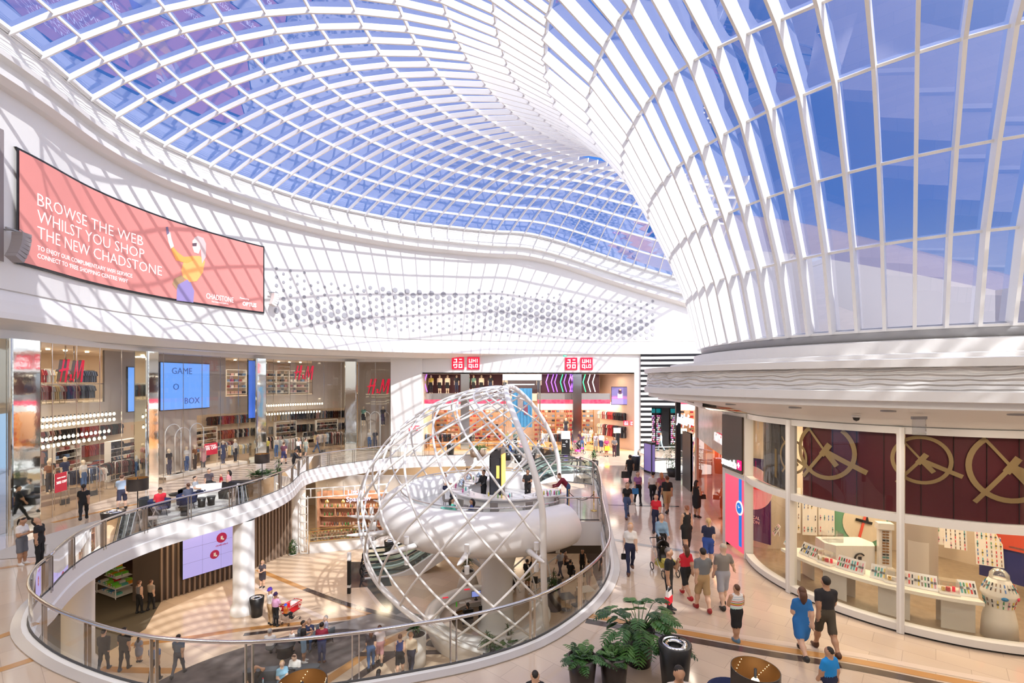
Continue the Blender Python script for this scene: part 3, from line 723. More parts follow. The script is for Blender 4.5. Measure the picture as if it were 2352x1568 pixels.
# ---- mezzanine railings
for a, b in [(52, 238), (608, 716)]:
    S = strip(INP, a, b, 8); rt = thing('mezzanine_railing', 'clear glass railing along the mezzanine %s' % ('above the leftmost entrance' if a < 100 else 'between the third and fourth mirror columns'), 'railing', (S[0].x, S[0].y, 5.3)); Q = [p - S[0] for p in S]
    mb = MB(); mb.tube([p + Vector((0, -.02, 1.05)) for p in Q], .025, STEEL, 6); mb.obj('top_rail', parent=rt)
    mb = MB(); sweep(mb, Q, [(0, 0), (0, 1.02)], RAILG); mb.obj('glass_panel', RAILG, rt)
# ---- rows of round bulbs over the entrances
bulb_m = mat('bulb_glow', (1, .9, .75), emit=(1, .85, .6), es=4.5); bm_ = MB(); bm_.lathe([(0, -.09), (.05, -.06), (.07, 0), (.05, .07), (.02, .11)], 10, (0, 0, 0), bulb_m); BULB = bm_.mesh('bulb')
cap_ = MB(); cap_.lathe([(.03, .10), (.03, .17), (0, .18)], 8, (0, 0, 0), DARK); CAPM = cap_.mesh('cap')
def bulbs(px0, px1, n, z, back, lab):
    first = None
    for i in range(n):
        px = px0 + (px1 - px0) * i / (n - 1); q = rayplan(offs(SFP, back), px)
        if not q: continue
        if first is None:
            first = thing('hanging_bulb', lab, 'light bulb', (q[0], q[1], z), group=lab); link('glass_globe', BULB, first); link('cap', CAPM, first)
        else: dup(first, (q[0], q[1], z))
bulbs(54, 262, 24, 4.62, .55, 'glowing round bulb in the upper rear row over the leftmost store entrance')
bulbs(46, 262, 22, 4.28, .75, 'glowing round bulb in the second row over the leftmost store entrance')
bulbs(56, 250, 20, 3.62, .9, 'glowing round bulb in the third row hanging before the dark racks at far left')
bulbs(52, 240, 17, 3.32, .6, 'glowing round bulb in the lowest row hanging before the dark racks at far left')
bulbs(612, 740, 24, 4.45, .6, 'glowing round bulb in the upper row over the entrance under the middle red sign')
bulbs(612, 734, 20, 3.72, .8, 'glowing round bulb in the lower row over the entrance under the middle red sign')
# interior lamps (real ceiling lamps of the store)
def downlight(x, y, z, pw, col=(1, .88, .72), s=1.0): area('ceiling_lamp_or_fill', (x, y, z), s, pw, col)
for x, y in [(-25.5, 20), (-26, 24), (-26, 28), (-25.5, 32), (-24.5, 36), (-22.5, 41), (-19, 46), (-14, 48.5)]:
    downlight(x, y, 4.9, 130, s=2.4); downlight(x, y, 8.2, 90, s=2.4)
# ================================================================ far store (UNIQLO)
UY = 45.0; ux = lambda px, Y=UY: (px - CX) / F * Y
X0, X1 = ux(968), ux(1457)
mb = MB(); mb.b2(X0 - .3, ux(1471), UY, UY + .5, 7.2, 9.3, WHITE); mb.b2(X1, ux(1471), UY, UY + 1.0, 0, 7.2, WHITE); struct('wall_front', mb, WHITE)
mb = MB(); mb.quad((X0, UY, 0), (X0, UY + 9, 0), (X0, UY + 9, 7.2), (X0, UY, 7.2)); mb.quad((ux(1457), UY, 0), (ux(1457), UY, 7.2), (ux(1378, UY + 5), UY + 5, 7.2), (ux(1378, UY + 5), UY + 5, 0)); struct('wall_far_store_sides', mb, mat('peach_wall', (.68, .50, .38), .5))
mb = MB(); mb.b2(X0 - 1, X1 + 3, UY + 9, UY + 9.2, 0, 7.5, mat('peach_wall')); struct('wall_far_store_back', mb)
mb = MB(); mb.b2(X0, X1, UY, UY + 9, 7.2, 7.3, WHITE); struct('ceiling_far_store', mb, WHITE)
mb = MB(); mb.b2(X0, X1, UY + .02, UY + 9, 0, .012, mat('honey_floor', (.55, .30, .13), .22, var=.1, vscale=1)); struct('floor_far_store', mb)
mb = MB(); mb.b2(X0, ux(1378, UY + 2), UY + 1.6, UY + 9, 4.6, 5.3, mat('peach_wall')); struct('floor_far_gallery', mb)
MAR = mat('maroon_wall', (.11, .035, .045), .4); mb = MB(); mb.b2(X0, ux(1378, UY + 3), UY + 3.4, UY + 3.6, 5.3, 7.2, MAR); struct('wall_gallery_back', mb, MAR)
# layered bands over the openings: beige shelf, metal, ticker, white
GY = UY + 1.5
def band(name, label, px0, px1, z0, z1, m, y=GY, cat='fascia band'):
    mb = MB(); mb.b2(ux(px0, y), ux(px1, y), y, y + .12, z0, z1, m); o = mb.obj(name); o['label'] = label; o['category'] = cat; return o
METAL = mat('brushed_metal', (.55, .53, .52), .25, .8); TICK = mat('ticker_red', (.4, .0, .03), .4, emit=(.9, .02, .10), es=.9)
nt_ = TICK.node_tree; nz_ = nt_.nodes.new('ShaderNodeTexVoronoi'); nz_.inputs['Scale'].default_value = 3; rp_ = nt_.nodes.new('ShaderNodeValToRGB'); rp_.color_ramp.elements[0].color = (.9, .02, .1, 1); rp_.color_ramp.elements[1].color = (.95, .25, .3, 1); tx_ = nt_.nodes.new('ShaderNodeTexCoord'); nt_.links.new(tx_.outputs['Object'], nz_.inputs['Vector']); nt_.links.new(nz_.outputs['Distance'], rp_.inputs[0]); nt_.links.new(rp_.outputs[0], nt_.nodes['Principled BSDF'].inputs['Emission Color'])
LITW = mat('lit_white', (.8, .8, .78), .5, emit=(1, .97, .92), es=.35)
for a, b, w_ in [(968, 1168, 'left'), (1235, 1316, 'middle'), (1336, 1402, 'right')]:
    band('metal_fascia', 'brushed metal band over the %s opening of the far store' % w_, a, b, 4.72, 5.32, METAL)
    band('ticker_sign', 'red scrolling ticker strip over the %s opening of the far store' % w_, a, b, 4.32, 4.72, TICK, cat='sign')
    band('lit_panel', 'glowing white panel under the red ticker at the %s opening' % w_, a, b, 3.75, 4.32, LITW)
# mirror piers
for a, b, w_ in [(1058, 1078, 'left'), (1316, 1336, 'right')]:
    mb = MB(); mb.b2(ux(a, UY + .6), ux(b, UY + .6), UY + .6, UY + 1.4, 0, 7.2, mat('pier_mirror', (.62, .64, .65), .12, 1.0)); struct('wall_mirror_pier', mb)
mb = MB(); mb.b2(X0, ux(1457), UY + .08, UY + .1, 0.1, 7.2); 
# red square signs built from strokes
def uq(x, z, s, left, y, parent, m1, m2):
    mb = MB(); mb.b2(x, x + s, y - .08, y, z, z + s, m1); mb.obj('panel', parent=parent)
    mb = MB(); u = s / 20
    def r(a, b, c, d): mb.b2(x + a * u, x + c * u, y - .1, y - .085, z + b * u, z + d * u, m2)
    if left:
        r(4, 15.5, 8.5, 17.2); r(7, 11.5, 8.6, 17.2); r(2.5, 10.8, 9, 12.4)      # yu
        r(12, 15.5, 16.5, 17.2); r(11.2, 10.8, 17.2, 12.4)                      # ni
        r(3.5, 7.2, 9, 8.8); r(7.3, 3.4, 9, 8.8); r(2.5, 5, 4.2, 8.8); r(3.6, 2.2, 8, 3.8)  # ku
        r(11.2, 2.4, 17.2, 4); r(11.2, 7.2, 17.2, 8.8); r(11.2, 2.4, 12.8, 8.8); r(15.6, 2.4, 17.2, 8.8)
    else:
        r(2.6, 11, 3.9, 17.2); r(6.3, 11, 7.6, 17.2); r(2.6, 11, 7.6, 12.3)
        r(8.8, 11, 10, 17.2); r(12.6, 11, 13.8, 17.2); r(9.6, 13.4, 13, 14.9); r(15.5, 11, 16.8, 17.2)
        r(2.4, 3, 3.6, 8.8); r(6, 3, 7.2, 8.8); r(2.4, 7.6, 7.2, 8.8); r(2.4, 3, 7.2, 4.2); r(6, 1.8, 7.8, 3)
        r(8.8, 3, 10, 8.8); r(8.8, 3, 12, 4.2); r(12.8, 3, 14, 8.8); r(16.2, 3, 17.4, 8.8); r(12.8, 7.6, 17.4, 8.8); r(12.8, 3, 17.4, 4.2)
    mb.obj('lettering', parent=parent)
SR = mat('logo_red', (.80, .0, .03), .4, emit=(1, .02, .08), es=.45); SW = mat('logo_white', (.9, .9, .9), .4, emit=(1, 1, 1), es=.5)
for px, py, s, where in [(1038, 848, 1.14, 'above the left openings of the far store'), (1298, 849, 1.13, 'above the right openings of the far store'), (940, 988, .43, 'small, on the white pier'), (1432, 977, .46, 'small, on the peach wall')]:
    y = UY - .02 if px != 1432 else UY - .02
    if px in (940, 1432): y = 44.55 if px == 940 else UY + .3
    if px == 940: y = 44.58
    rt = thing('logo_sign', 'pair of square red signs with white characters, ' + where, 'sign', (0, y, 0)); x = ux(px, y); z = zat(py, y)
    uq(x, z, s, True, 0, rt, SR, SW); uq(x + s * 1.26, z, s, False, 0, rt, SR, SW)
# TV
S = [Vector((ux(1457), UY, 0)), Vector((ux(1378, UY + 5), UY + 5, 0))]
tvY = UY - .02; tv = thing('wall_screen', 'wide screen showing a person holding a pale bag against a purple field', 'screen', (ux(1424, 46.2), 46.15, 5.1), rz=-.25)
mb = MB(); mb.box((0, .05, 0), (1.66, .1, 1.74), BLACK); mb.obj('casing', parent=tv)
mb = MB(); mb.box((0, -.01, .35), (1.58, .03, .95), mat('tv_a', (.1, .08, .2), .3, emit=(.25, .2, .42), es=.8)); mb.box((0, -.01, -.15), (1.58, .03, .3), mat('tv_b', (.3, .1, .3), .3, emit=(.65, .3, .6), es=.8)); mb.box((0, -.01, -.52), (1.58, .03, .6), mat('tv_c', (.2, .15, .4), .3, emit=(.36, .3, .68), es=.8))
mb.box((0, -.03, .0), (.45, .02, .45), mat('tv_d', (.6, .5, .6), .3, emit=(.75, .6, .75), es=.8)); mb.box((0, -.03, .36), (.28, .02, .4), mat('tv_e', (.1, .05, .1), .3)); mb.cyl((-.0, -.035, .5), .1, .14, mat('tv_f', (.5, .3, .25), .4), 12); mb.obj('display', parent=tv)
# bent neon tubes
PUR = mat('neon_purple', (.3, .1, .8), emit=(.35, .12, 1), es=2.2); GRN = mat('neon_green', (.05, .8, .3), emit=(.05, .9, .3), es=1.8); WHT = mat('neon_white', (.9, .9, .9), emit=(.9, .9, 1), es=1.6)
for px, m_, cn, rv in [(978, PUR, 'purple', 0), (1257, PUR, 'purple', 0), (1269, PUR, 'purple', 0), (1277, PUR, 'purple', 0), (1290, GRN, 'green', 0), (1298, PUR, 'purple', 0), (1309, PUR, 'purple', 0), (1312, PUR, 'purple', 1), (1342, GRN, 'green', 0), (1353, WHT, 'white', 0), (1364, WHT, 'white', 0)]:
    x = ux(px, 47); d = -.12 if not rv else .12
    mb = MB(); mb.tube([(.1 if not rv else -.1, 0, 1.85), (d, 0, 1.1), (.14 if not rv else -.14, 0, .15)], .045, m_, 6)
    o = mb.obj('neon_tube', None, loc=(x, 47, 5.3)); o['label'] = 'bent %s neon tube on the upper gallery of the far store' % cn; o['category'] = 'neon light'; o['group'] = '%s neon tubes on the gallery' % cn
for x in np.linspace(X0 + 2, X1 - 2, 6):
    downlight(float(x), UY + 3, 4.4, 170, (1, .84, .66), 2.2); downlight(float(x), UY + 1.2, 7.0, 60, (1, .85, .7), 1.4)
    downlight(float(x), UY + 6.5, 4.4, 120, (1, .84, .66), 2.2)
# striped wall and dark store at right
SB = mat('stripe_black', (.01, .01, .012), .3); SWH = mat('stripe_white', (.85, .85, .83), .35)
mb = MB(); zt = 9.0; n = 19; hh = zt / (2 * n)
for i in range(2 * n):
    z0 = zt - (i + 1) * hh; m_ = SB if i % 2 == 0 else SWH
    xs, xe = ux(1471), ux(1495)
    mb.b2(xs, xe, UY - .2, UY + .8, z0, z0 + hh, m_)
    if z0 > 3.9:
        mb.quad((xe, UY - .2, z0), (ux(1640, 43.5), 43.5, z0), (ux(1640, 43.5), 43.5, z0 + hh), (xe, UY - .2, z0 + hh), m_)
struct('wall_stripes', mb)
mb = MB(); mb.b2(xe, 24, UY + 6, UY + 6.3, 0, 5, BLACK); mb.b2(xe, 24, UY + .1, UY + 6, 4.1, 4.3, BLACK); mb.b2(ux(1520, 46), ux(1536, 46), 46, 47, 0, 4.1, BLACK); struct('wall_dark_store', mb, BLACK)
TEAL = mat('teal_panel', (.0, .12, .14), .3, emit=(0, .25, .28), es=.5); PINKL = mat('pink_lit', (.5, .3, .5), .4, emit=(1, .7, 1), es=1.2)
rnd = random.Random(5)
for i, px in enumerate([1497, 1508, 1516, 1541, 1549]):
    rt = thing('cosmetics_shelf', 'black cosmetics shelf with lit coloured products, %s of the striped wall opening' % ['far left', 'left of centre', 'centre', 'right of centre', 'far right'][i], 'shelf', (ux(px + 3, UY + 1.5), UY + 1.5, 0))
    mb = MB(); mb.box((0, .1, 1.95), (.42, .3, 3.9), BLACK); mb.obj('frame', parent=rt); mb = MB(); mb.box((0, -.07, 3.65), (.36, .04, .4), TEAL); mb.obj('header', parent=rt)
    mb = MB()
    for z in np.arange(.5, 3.3, .19):
        for x in (-.12, -.04, .04, .12):
            c = rnd.choice([(1, .9, 1), (.9, .3, .8), (.6, .9, 1), (1, .8, .5), (.2, .05, .1), (.8, .1, .2), (.02, .02, .02)]); mb.box((x, -.08, z), (.06, .06, .11), mat('product_%02d' % (hash(c) % 97), c, .4, emit=c, es=.5))
    o_ = mb.obj('products', parent=rt); o_['kind'] = 'stuff'
# ================================================================ right-hand shop row
RS = [(8.66, 19.3), (9.2, 22.0), (10.45, 27.4), (10.9, 31.8)]
def rx(Y):
    for a, b in zip(RS, RS[1:]):
        if a[1] <= Y <= b[1]: return a[0] + (b[0] - a[0]) * (Y - a[1]) / (b[1] - a[1])
    return RS[0][0] if Y < RS[0][1] else RS[-1][0]
mb = MB(); P_ = [Vector((x, y, 0)) for x, y in [(8.4, 17.8)] + RS]
sweep(mb, P_, [(1.3, 5.9), (1.32, 5.55), (1.05, 5.42), (0, 5.3), (-.1, 5.3)], WHITE); sweep(mb, P_, [(1.3, 5.9), (-6, 5.95)], WHITE)
mb.b2(10.95, 20, 31.8, 32.2, 0, 5.9, WHITE); mb.slab([(9.6, 31.8), (26, 31.8), (26, 20), (18, 20), (9.3, 22)], 5.3, 5.9, WHITE); struct('wall_right_soffit', mb, WHITE)
for i, Y in enumerate([19.6, 21.6, 23.8, 26.0, 28.2]):     # air grilles
    x0, x1 = rx(Y) - 1.33, rx(Y + 1.5) - 1.33
    rt = thing('air_grille', 'slotted air grille in the white soffit, %s' % ['nearest the black shop sign', 'second from the black shop sign', 'middle one of five', 'second from the far end', 'farthest, above the mirrored shop'][i], 'vent', (x0, Y, 5.72)); mb = MB()
    d = Vector((x1 - x0, 1.5, 0)); Lg = d.length; rt.rotation_euler = (0, 0, math.atan2(d.y, d.x)); mb.box((Lg / 2, 0.01, 0), (Lg, .02, .26), mat('vent_beige', (.5, .45, .4), .5)); mb.obj('frame', parent=rt)
    mb = MB()
    for k in range(12): mb.box((Lg * (k + .5) / 12, .03, 0), (Lg / 17, .03, .2), mat('vent_dark', (.28, .24, .22), .6))
    mb.obj('slots', parent=rt)
def side_panel(mb, Y0, Y1, z0, z1, m, off_=0.0, n=3):
    for i in range(n):
        a = Y0 + (Y1 - Y0) * i / n; b = Y0 + (Y1 - Y0) * (i + 1) / n
        mb.quad((rx(a) - off_, a, z0), (rx(b) - off_, b, z0), (rx(b) - off_, b, z1), (rx(a) - off_, a, z1), m)
# store with pale stone top and orange glazed front
mb = MB(); side_panel(mb, 20.0, 27.2, 3.35, 5.3, mat('pale_stone', (.42, .38, .35), .18, var=.12, vscale=2)); struct('wall_orange_store', mb)
mb = MB(); mb.b2(12.4, 12.6, 21.3, 27, 0, 5.3, mat('orange_wall', (.75, .16, .04), .35)); mb.b2(9.6, 12.5, 21.3, 21.45, 0, 3.4, mat('orange_wall')); mb.b2(10.3, 12.5, 27.0, 27.15, 0, 5.3, mat('peach_wall')); mb.quad((rx(22.6) + .5, 22.6, 0), (rx(26.8) + .5, 26.8, 0), (rx(26.8) + .5, 26.8, 3.0), (rx(22.6) + .5, 22.6, 3.0), mat('orange_wall')); struct('wall_orange_interior', mb)
mb = MB(); side_panel(mb, 20.0, 27.2, 0, 3.35, glass('orange_glass', (.98, .66, .52), .03, .3)); struct('window_3', mb)
area('ceiling_lamp_or_fill', (11, 23.5, 3.2), 2.5, 160, (1, .6, .35))
mb = MB(); mb.b2(rx(19.3) - .12, rx(19.3) + .25, 19.25, 19.6, 0, 5.3, WHITE); mb.box((rx(27.4) - .05, 27.35, 2.65), (.14, .14, 5.3), CHROME); mb.box((rx(31.6) - .05, 31.7, 2.6), (.2, .2, 5.2), BLACK); struct('trim_9', mb, WHITE)
rt = thing('script_sign', 'white brush-script shop sign with red shadow on the pale stone fascia', 'sign', (rx(21.4) - .12, 21.4, 3.9), rz=math.atan2(2.7, .6) + PI)
text('lettering', 'Folli Follie', .52, (0, 0, 0), m=SW, parent=rt, depth=.03, shear=.3, bold=.01); text('shadow_lettering', 'Folli Follie', .52, (.04, .1, -.03), m=SR, parent=rt, depth=.03, shear=.3, bold=.02)
# mirrored dark store
mb = MB(); side_panel(mb, 27.4, 31.6, 0, 5.25, glass('smoky_glass', (.70, .74, .72), .14, .9)); struct('window_4', mb)
mb = MB(); mb.b2(14.5, 14.7, 27.2, 31.8, 0, 5.3, DARK); struct('wall_dark_interior', mb, DARK)
mb = MB(); side_panel(mb, 28.4, 30.3, 0, 3.4, BLACK, .06); o = mb.obj('black_door'); o['label'] = 'tall glossy black door panel in the mirrored shopfront'; o['category'] = 'door'
rt = thing('script_sign', 'white glowing handwritten shop sign on the mirrored glass front', 'sign', (rx(31.2) - .2, 31.2, 3.85), rz=math.atan2(4.4, .45) + PI)
text('lettering', 'Jurlique', .85, (0, 0, 0), m=mat('sign_glow', (.9, .9, 1), emit=(.85, .85, 1), es=1.6), parent=rt, depth=.03, shear=.35)
rnd = random.Random(8); f_ = None
for i in range(11):
    Y = rnd.uniform(27.9, 30.9); p = (rx(Y) + .5, Y, rnd.uniform(2.6, 5.0))
    if f_ is None: f_ = thing('globe_bulb', 'glowing bulb hanging inside the mirrored shop', 'light bulb', p, group='bulbs inside the mirrored shop'); link('glass_globe', BULB, f_); link('cap', CAPM, f_)
    else: dup(f_, p)

rt = thing('exit_sign', 'tiny green exit sign under the white eave above the far store', 'sign', (ux(1298, 44.2), 44.2, 8.8)); mb = MB(); mb.box((0, 0, 0), (.34, .06, .16), mat('exit_green', (.0, .35, .2), .4, emit=(0, .5, .3), es=.8)); mb.obj('panel', parent=rt); mb = MB(); mb.box((-.05, -.035, 0), (.1, .01, .03), SW); mb.box((.08, -.035, 0), (.05, .01, .1), SW); mb.obj('pictogram', parent=rt)
# ================================================================ watch shop in the drum (curved glass front)
SC = Vector((13.3, 16.2, 0)); SR_ = 4.85
def sp(deg, r=SR_, z=0): a = math.radians(deg); return Vector((SC.x + r * math.cos(a), SC.y + r * math.sin(a), z))
def degat(px, r=SR_):
    best = None
    for k in range(600, 3400):
        p = sp(k / 10, r)
        if p.y > 1 and abs((p.x / p.y) - (px - CX) / F) < .004 and (best is None or p.length < best[1]): best = (k / 10, p.length)
    return best[0] if best else 230
D0, D1 = 164, 318
def arcbox(mb, d0, d1, r0, r1, z0, z1, m=None, n=40):
    mb.lathe([(r0, z0), (r1, z0), (r1, z1), (r0, z1), (r0, z0)], n, SC, m, math.radians(d0), math.radians(d1), smooth=False)
FRM = mat('white_frame', (.72, .70, .67), .35)
mb = MB(); arcbox(mb, D0, D1, SR_ - .12, SR_ + .14, .06, .24, FRM); arcbox(mb, D0, D1, SR_ - .1, SR_ + .08, 0, .06, BLACK); arcbox(mb, D0, D1, SR_ - .1, SR_ + .14, 2.86, 3.06, FRM); arcbox(mb, D0, D1, SR_ - .1, SR_ + .1, 5.14, 5.32, FRM)
for px in (1717, 1815, 2065, 2352 + 60):
    d = degat(px); p = sp(d, SR_ + .03); mb.box((p.x, p.y, 2.66), (.28, .16, 5.3), FRM, math.radians(d)); mb.box((p.x, p.y, 2.66), (.30, .05, 5.3), WHITE, math.radians(d))
for a in (285, 308):
    p = sp(a, SR_ + .03); mb.box((p.x, p.y, 2.66), (.28, .16, 5.3), FRM, math.radians(a))
mb.box((8.62, 19.35, 2.6), (.26, .2, 5.3), FRM); mb.box((8.60, 17.75, 2.6), (.12, .12, 5.3), FRM); mb.b2(8.5, 8.72, 17.6, 19.4, 2.84, 3.02, FRM); mb.b2(8.5, 8.72, 17.6, 19.4, 5.12, 5.3, FRM)
struct('trim_10', mb, FRM)
mb = MB(); mb.lathe([(SR_ - .02, .24), (SR_ - .02, 2.86)], 60, SC, SHOPG, math.radians(D0), math.radians(D1)); mb.lathe([(SR_ - .02, 3.06), (SR_ - .02, 5.14)], 60, SC, SHOPG, math.radians(D0), math.radians(D1)); struct('window_5', mb, SHOPG)
SFL = mat('taupe_floor', (.28, .21, .14), .35, var=.12, vscale=5)
mb = MB(); mb.lathe([(0, .015), (SR_ - .1, .015)], 60, SC, SFL); mb.b2(13, 24, 12, 24, .002, .012, SFL); struct('floor_watch_shop', mb, SFL)
SWL = mat('shop_beige', (.62, .52, .40), .5)
mb = MB(); mb.slab([(13.3, 16.2)] + [(sp(a, 4.8).x, sp(a, 4.8).y) for a in range(150, 322, 4)] + [(22, 9), (22, 21), (9, 21)], 5.27, 5.31, SWL); struct('ceiling_watch_shop', mb, SWL)
mb = MB()
WP = [Vector(p) for p in [(8.75, 19.4, 0), (9.9, 18.7, 0), (12.0, 18.6, 0), (14.4, 18.6, 0), (15.6, 18.3, 0), (16.3, 17.0, 0), (15.9, 15.2, 0), (16.2, 13.2, 0), (16.6, 8, 0)]]
sweep(mb, WP, [(0, 0), (0, 5.3)], SWL); mb.b2(13.5, 22, 7.5, 7.7, 0, 5.3, SWL); struct('wall_watch_shop', mb, SWL)
for x, y in [(10.6, 16.8), (12.2, 13.6), (13.4, 17), (15, 15.5), (15, 12.0)]: area('ceiling_lamp_or_fill', (x, y, 5.2), 1.6, 120, (1, .80, .55))
# blinds with dial drawings
BL = mat('maroon_blind', (.11, .006, .016), .55, bump=.2, bscale=90); BLG = mat('blind_grey', (.07, .06, .055), .5); DIAL = mat('dial_gold', (.42, .29, .13), .55)
def blind(px0, px1, m, label):
    d0, d1 = degat(px0), degat(px1); rt = thing('window_blind', label, 'blind', sp((d0 + d1) / 2, SR_ - .3, 0))
    O = rt.location; mb = MB(); n = 14
    for i in range(n):
        a, b = d0 + (d1 - d0) * i / n, d0 + (d1 - d0) * (i + 1) / n
        mb.quad(sp(a, SR_ - .3, 3.0) - O, sp(b, SR_ - .3, 3.0) - O, sp(b, SR_ - .3, 5.2) - O, sp(a, SR_ - .3, 5.2) - O, m)
    for i in range(4):
        a = d0 + (d1 - d0) * (i + .5) / 4; p = sp(a, SR_ - .28) - O; mb.box((p.x, p.y, 4.1), (.012, .012, 2.2), BLACK)
    mb.obj('fabric', parent=rt); return rt, O, d0, d1
def dial(rt, O, px, py, rpx, lab='dial_drawing'):
    d = degat(px); c = sp(d, SR_ - .25); Y = c.y; zc = zat(py, Y); R = rpx / F * Y; mb = MB(); r_ = SR_ - .25
    def P(u, v): return sp(d + math.degrees(u / r_), r_, zc + v) - O
    def poly(pts): mb.add([P(u, v) for u, v in pts], [tuple(range(len(pts)))], DIAL)
    n = 40
    for i in range(n):
        a, b = 2 * PI * i / n, 2 * PI * (i + 1) / n
        q = [(R * math.cos(a), R * math.sin(a)), (R * math.cos(b), R * math.sin(b)), (R * .86 * math.cos(b), R * .86 * math.sin(b)), (R * .86 * math.cos(a), R * .86 * math.sin(a))]
        if max(zc + v for u, v in q) < 5.2: poly(q)
    def hand(a, l0, l1, w_):
        a = math.radians(a); c_, s_ = math.cos(a), math.sin(a); N_ = 6
        for i in range(N_):
            t0, t1 = l0 + (l1 - l0) * i / N_, l0 + (l1 - l0) * (i + 1) / N_
            q = [(t0 * R * c_ - w_ * R * s_, t0 * R * s_ + w_ * R * c_), (t1 * R * c_ - w_ * R * s_, t1 * R * s_ + w_ * R * c_), (t1 * R * c_ + w_ * R * s_, t1 * R * s_ - w_ * R * c_), (t0 * R * c_ + w_ * R * s_, t0 * R * s_ - w_ * R * c_)]
            if max(zc + v for u, v in q) < 5.22: poly([q[k] for k in range(4)])
    hand(-24, 0, 1.4, .085); hand(-50, 0, .62, .09); hand(128, 0, 1.35, .04); hand(232, 0, 1.3, .06); hand(55, -.2, .3, .1)
    o = mb.obj(lab, DIAL, rt)
rt, O, a, b = blind(1728, 1808, BLG, 'grey mesh blind in the narrow upper window of the curved shop'); dial(rt, O, 1800, 1048, 40)
rt, O, a, b = blind(1822, 2058, BL, 'maroon mesh blind with a gold clock dial drawing, middle upper window of the curved shop'); dial(rt, O, 1878, 1035, 66); 
rt, O, a, b = blind(2074, 2352 + 54, BL, 'maroon mesh blind with two gold clock dials, rightmost upper window of the curved shop'); dial(rt, O, 2122, 1056, 56); dial(rt, O, 2345, 1072, 84)
# dark panel with the shop name and the pink poster
rt = thing('shop_sign', 'dark panel with white glowing lowercase shop name beside the curved shop front', 'sign', (8.40, 18.5, 4.1), rz=-PI / 2)
mb = MB(); mb.box((0, .03, .03), (1.66, .06, 2.1), mat('sign_panel', (.045, .035, .03), .4)); mb.obj('panel', parent=rt)
text('lettering', 'swatch', .44, (-.78, -.03, -.88), m=mat('sign_white', (1, 1, 1), emit=(1, 1, 1), es=1.2), parent=rt, depth=.02, bold=.008)
mb = MB(); mb.box((.70, -.03, -.70), (.27, .04, .34), mat('sign_red2', (.9, 0, .1), emit=(1, .0, .15), es=1.2)); mb.box((.70, -.06, -.70), (.06, .02, .2), SW); mb.box((.70, -.06, -.70), (.18, .02, .06), SW); mb.obj('emblem', parent=rt)
rt = thing('poster', 'tall pink red lit poster with a large blue wristwatch', 'poster', (8.50, 18.5, 1.5), rz=-PI / 2)
mb = MB(); mb.box((0, .03, 0), (1.5, .06, 2.7), mat('poster_pink', (.8, .05, .12), .4, emit=(1, .10, .18), es=.75)); mb.obj('panel', parent=rt)
BW = mat('poster_blue', (.0, .12, .5), .4, emit=(.0, .22, .75), es=.6); mb = MB(); mb.box((.52, -.01, .9), (.2, .02, .9), BW); mb.box((.52, -.01, -.55), (.2, .02, 1.2), BW); mb.obj('strap', parent=rt)
mb = MB(); T = Matrix.Translation((.52, -.03, .28)) @ Matrix.Rotation(PI / 2, 4, 'X'); b_ = MB(); b_.cyl((0, 0, 0), .27, .02, SW, 28); b_.cyl((0, 0, .02), .2, .01, BW, 28); b_.box((.05, .03, .04), (.14, .015, .01), SW, .5); b_.box((-.03, .05, .04), (.1, .015, .01), SW, 2.2); mb.add([T @ v for v in b_.v], b_.f); mb.m = b_.m; mb.mats = b_.mats; mb.obj('watch_face', parent=rt)
# long curved display counter behind the glass
CW = mat('counter_white', (.80, .76, .69), .3)
cdeg = [degat(1755) - 2, degat(2275, 4.35)]
rt = thing('display_counter', 'long curved white counter following the glass front of the watch shop', 'counter', SC)
mb = MB(); mb.lathe([(3.45, .86), (4.35, .86), (4.35, .95), (3.45, .95), (3.45, .86)], 50, (0, 0, 0), CW, math.radians(cdeg[0] + 2), math.radians(cdeg[1] - 1), smooth=False); mb.obj('worktop', CW, rt)
for d in (178, 200, 221, 240):
    mb = MB(); mb.lathe([(3.5, 0), (4.0, 0), (4.0, .86), (3.5, .86), (3.5, 0)], 8, (0, 0, 0), CW, math.radians(d), math.radians(d + 10), smooth=False); mb.obj('pedestal', CW, rt)
rnd = random.Random(11); WC = [(.7, .02, .03), (.02, .02, .03), (.05, .2, .6), (.1, .45, .5), (.8, .6, .1), (.75, .3, .4), (.25, .15, .1), (.75, .7, .62), (.05, .3, .1)]
def watch(mb, x, z, c, y=0, s=1.0):
    m_ = mat('strap_%d%d%d' % tuple(int(99 * q) for q in c), c, .4); mb.box((x, y, z), (.022 * s, .012, .2 * s), m_); mb.box((x, y - .006, z), (.04 * s, .014, .045 * s), mat('watch_case', (.1, .1, .1), .3) if sum(c) > 1 else mat('watch_case2', (.7, .7, .7), .3))
trays = [(1772, 'leftmost by the corner'), (1802, 'second from the left'), (1842, 'just right of the second post'), (1866, 'beside the clear case'), (1930, 'with mixed colours, left of centre'), (1962, 'with red and blue straps'), (2012, 'left of the wide post'), (2100, 'right of the wide post'), (2138, 'second right of the wide post'), (2230, 'last at the right end')]
for px, wh in trays:
    d = degat(px, 4.05); p = sp(d, 4.05, .95); rt = thing('watch_tray', 'tilted white tray of wristwatches on the curved counter, ' + wh, 'display tray', p, math.radians(d + 90))
    T = Matrix.Rotation(-.5, 4, 'X'); mb = MB(); mb.box((0, 0, .2), (.37, .03, .40), WHITE2, 0, T); mb.box((0, .16, .08), (.34, .02, .16), WHITE2); mb.obj('tray', WHITE2, rt)
    for i in range(5):
        mb = MB(); watch(mb, 0, 0, rnd.choice(WC), 0, 1.3); o = mb.obj('watch', parent=rt, loc=T @ Vector((-.132 + .066 * i, -.025, .2))); o.rotation_euler = (-.5, 0, 0)
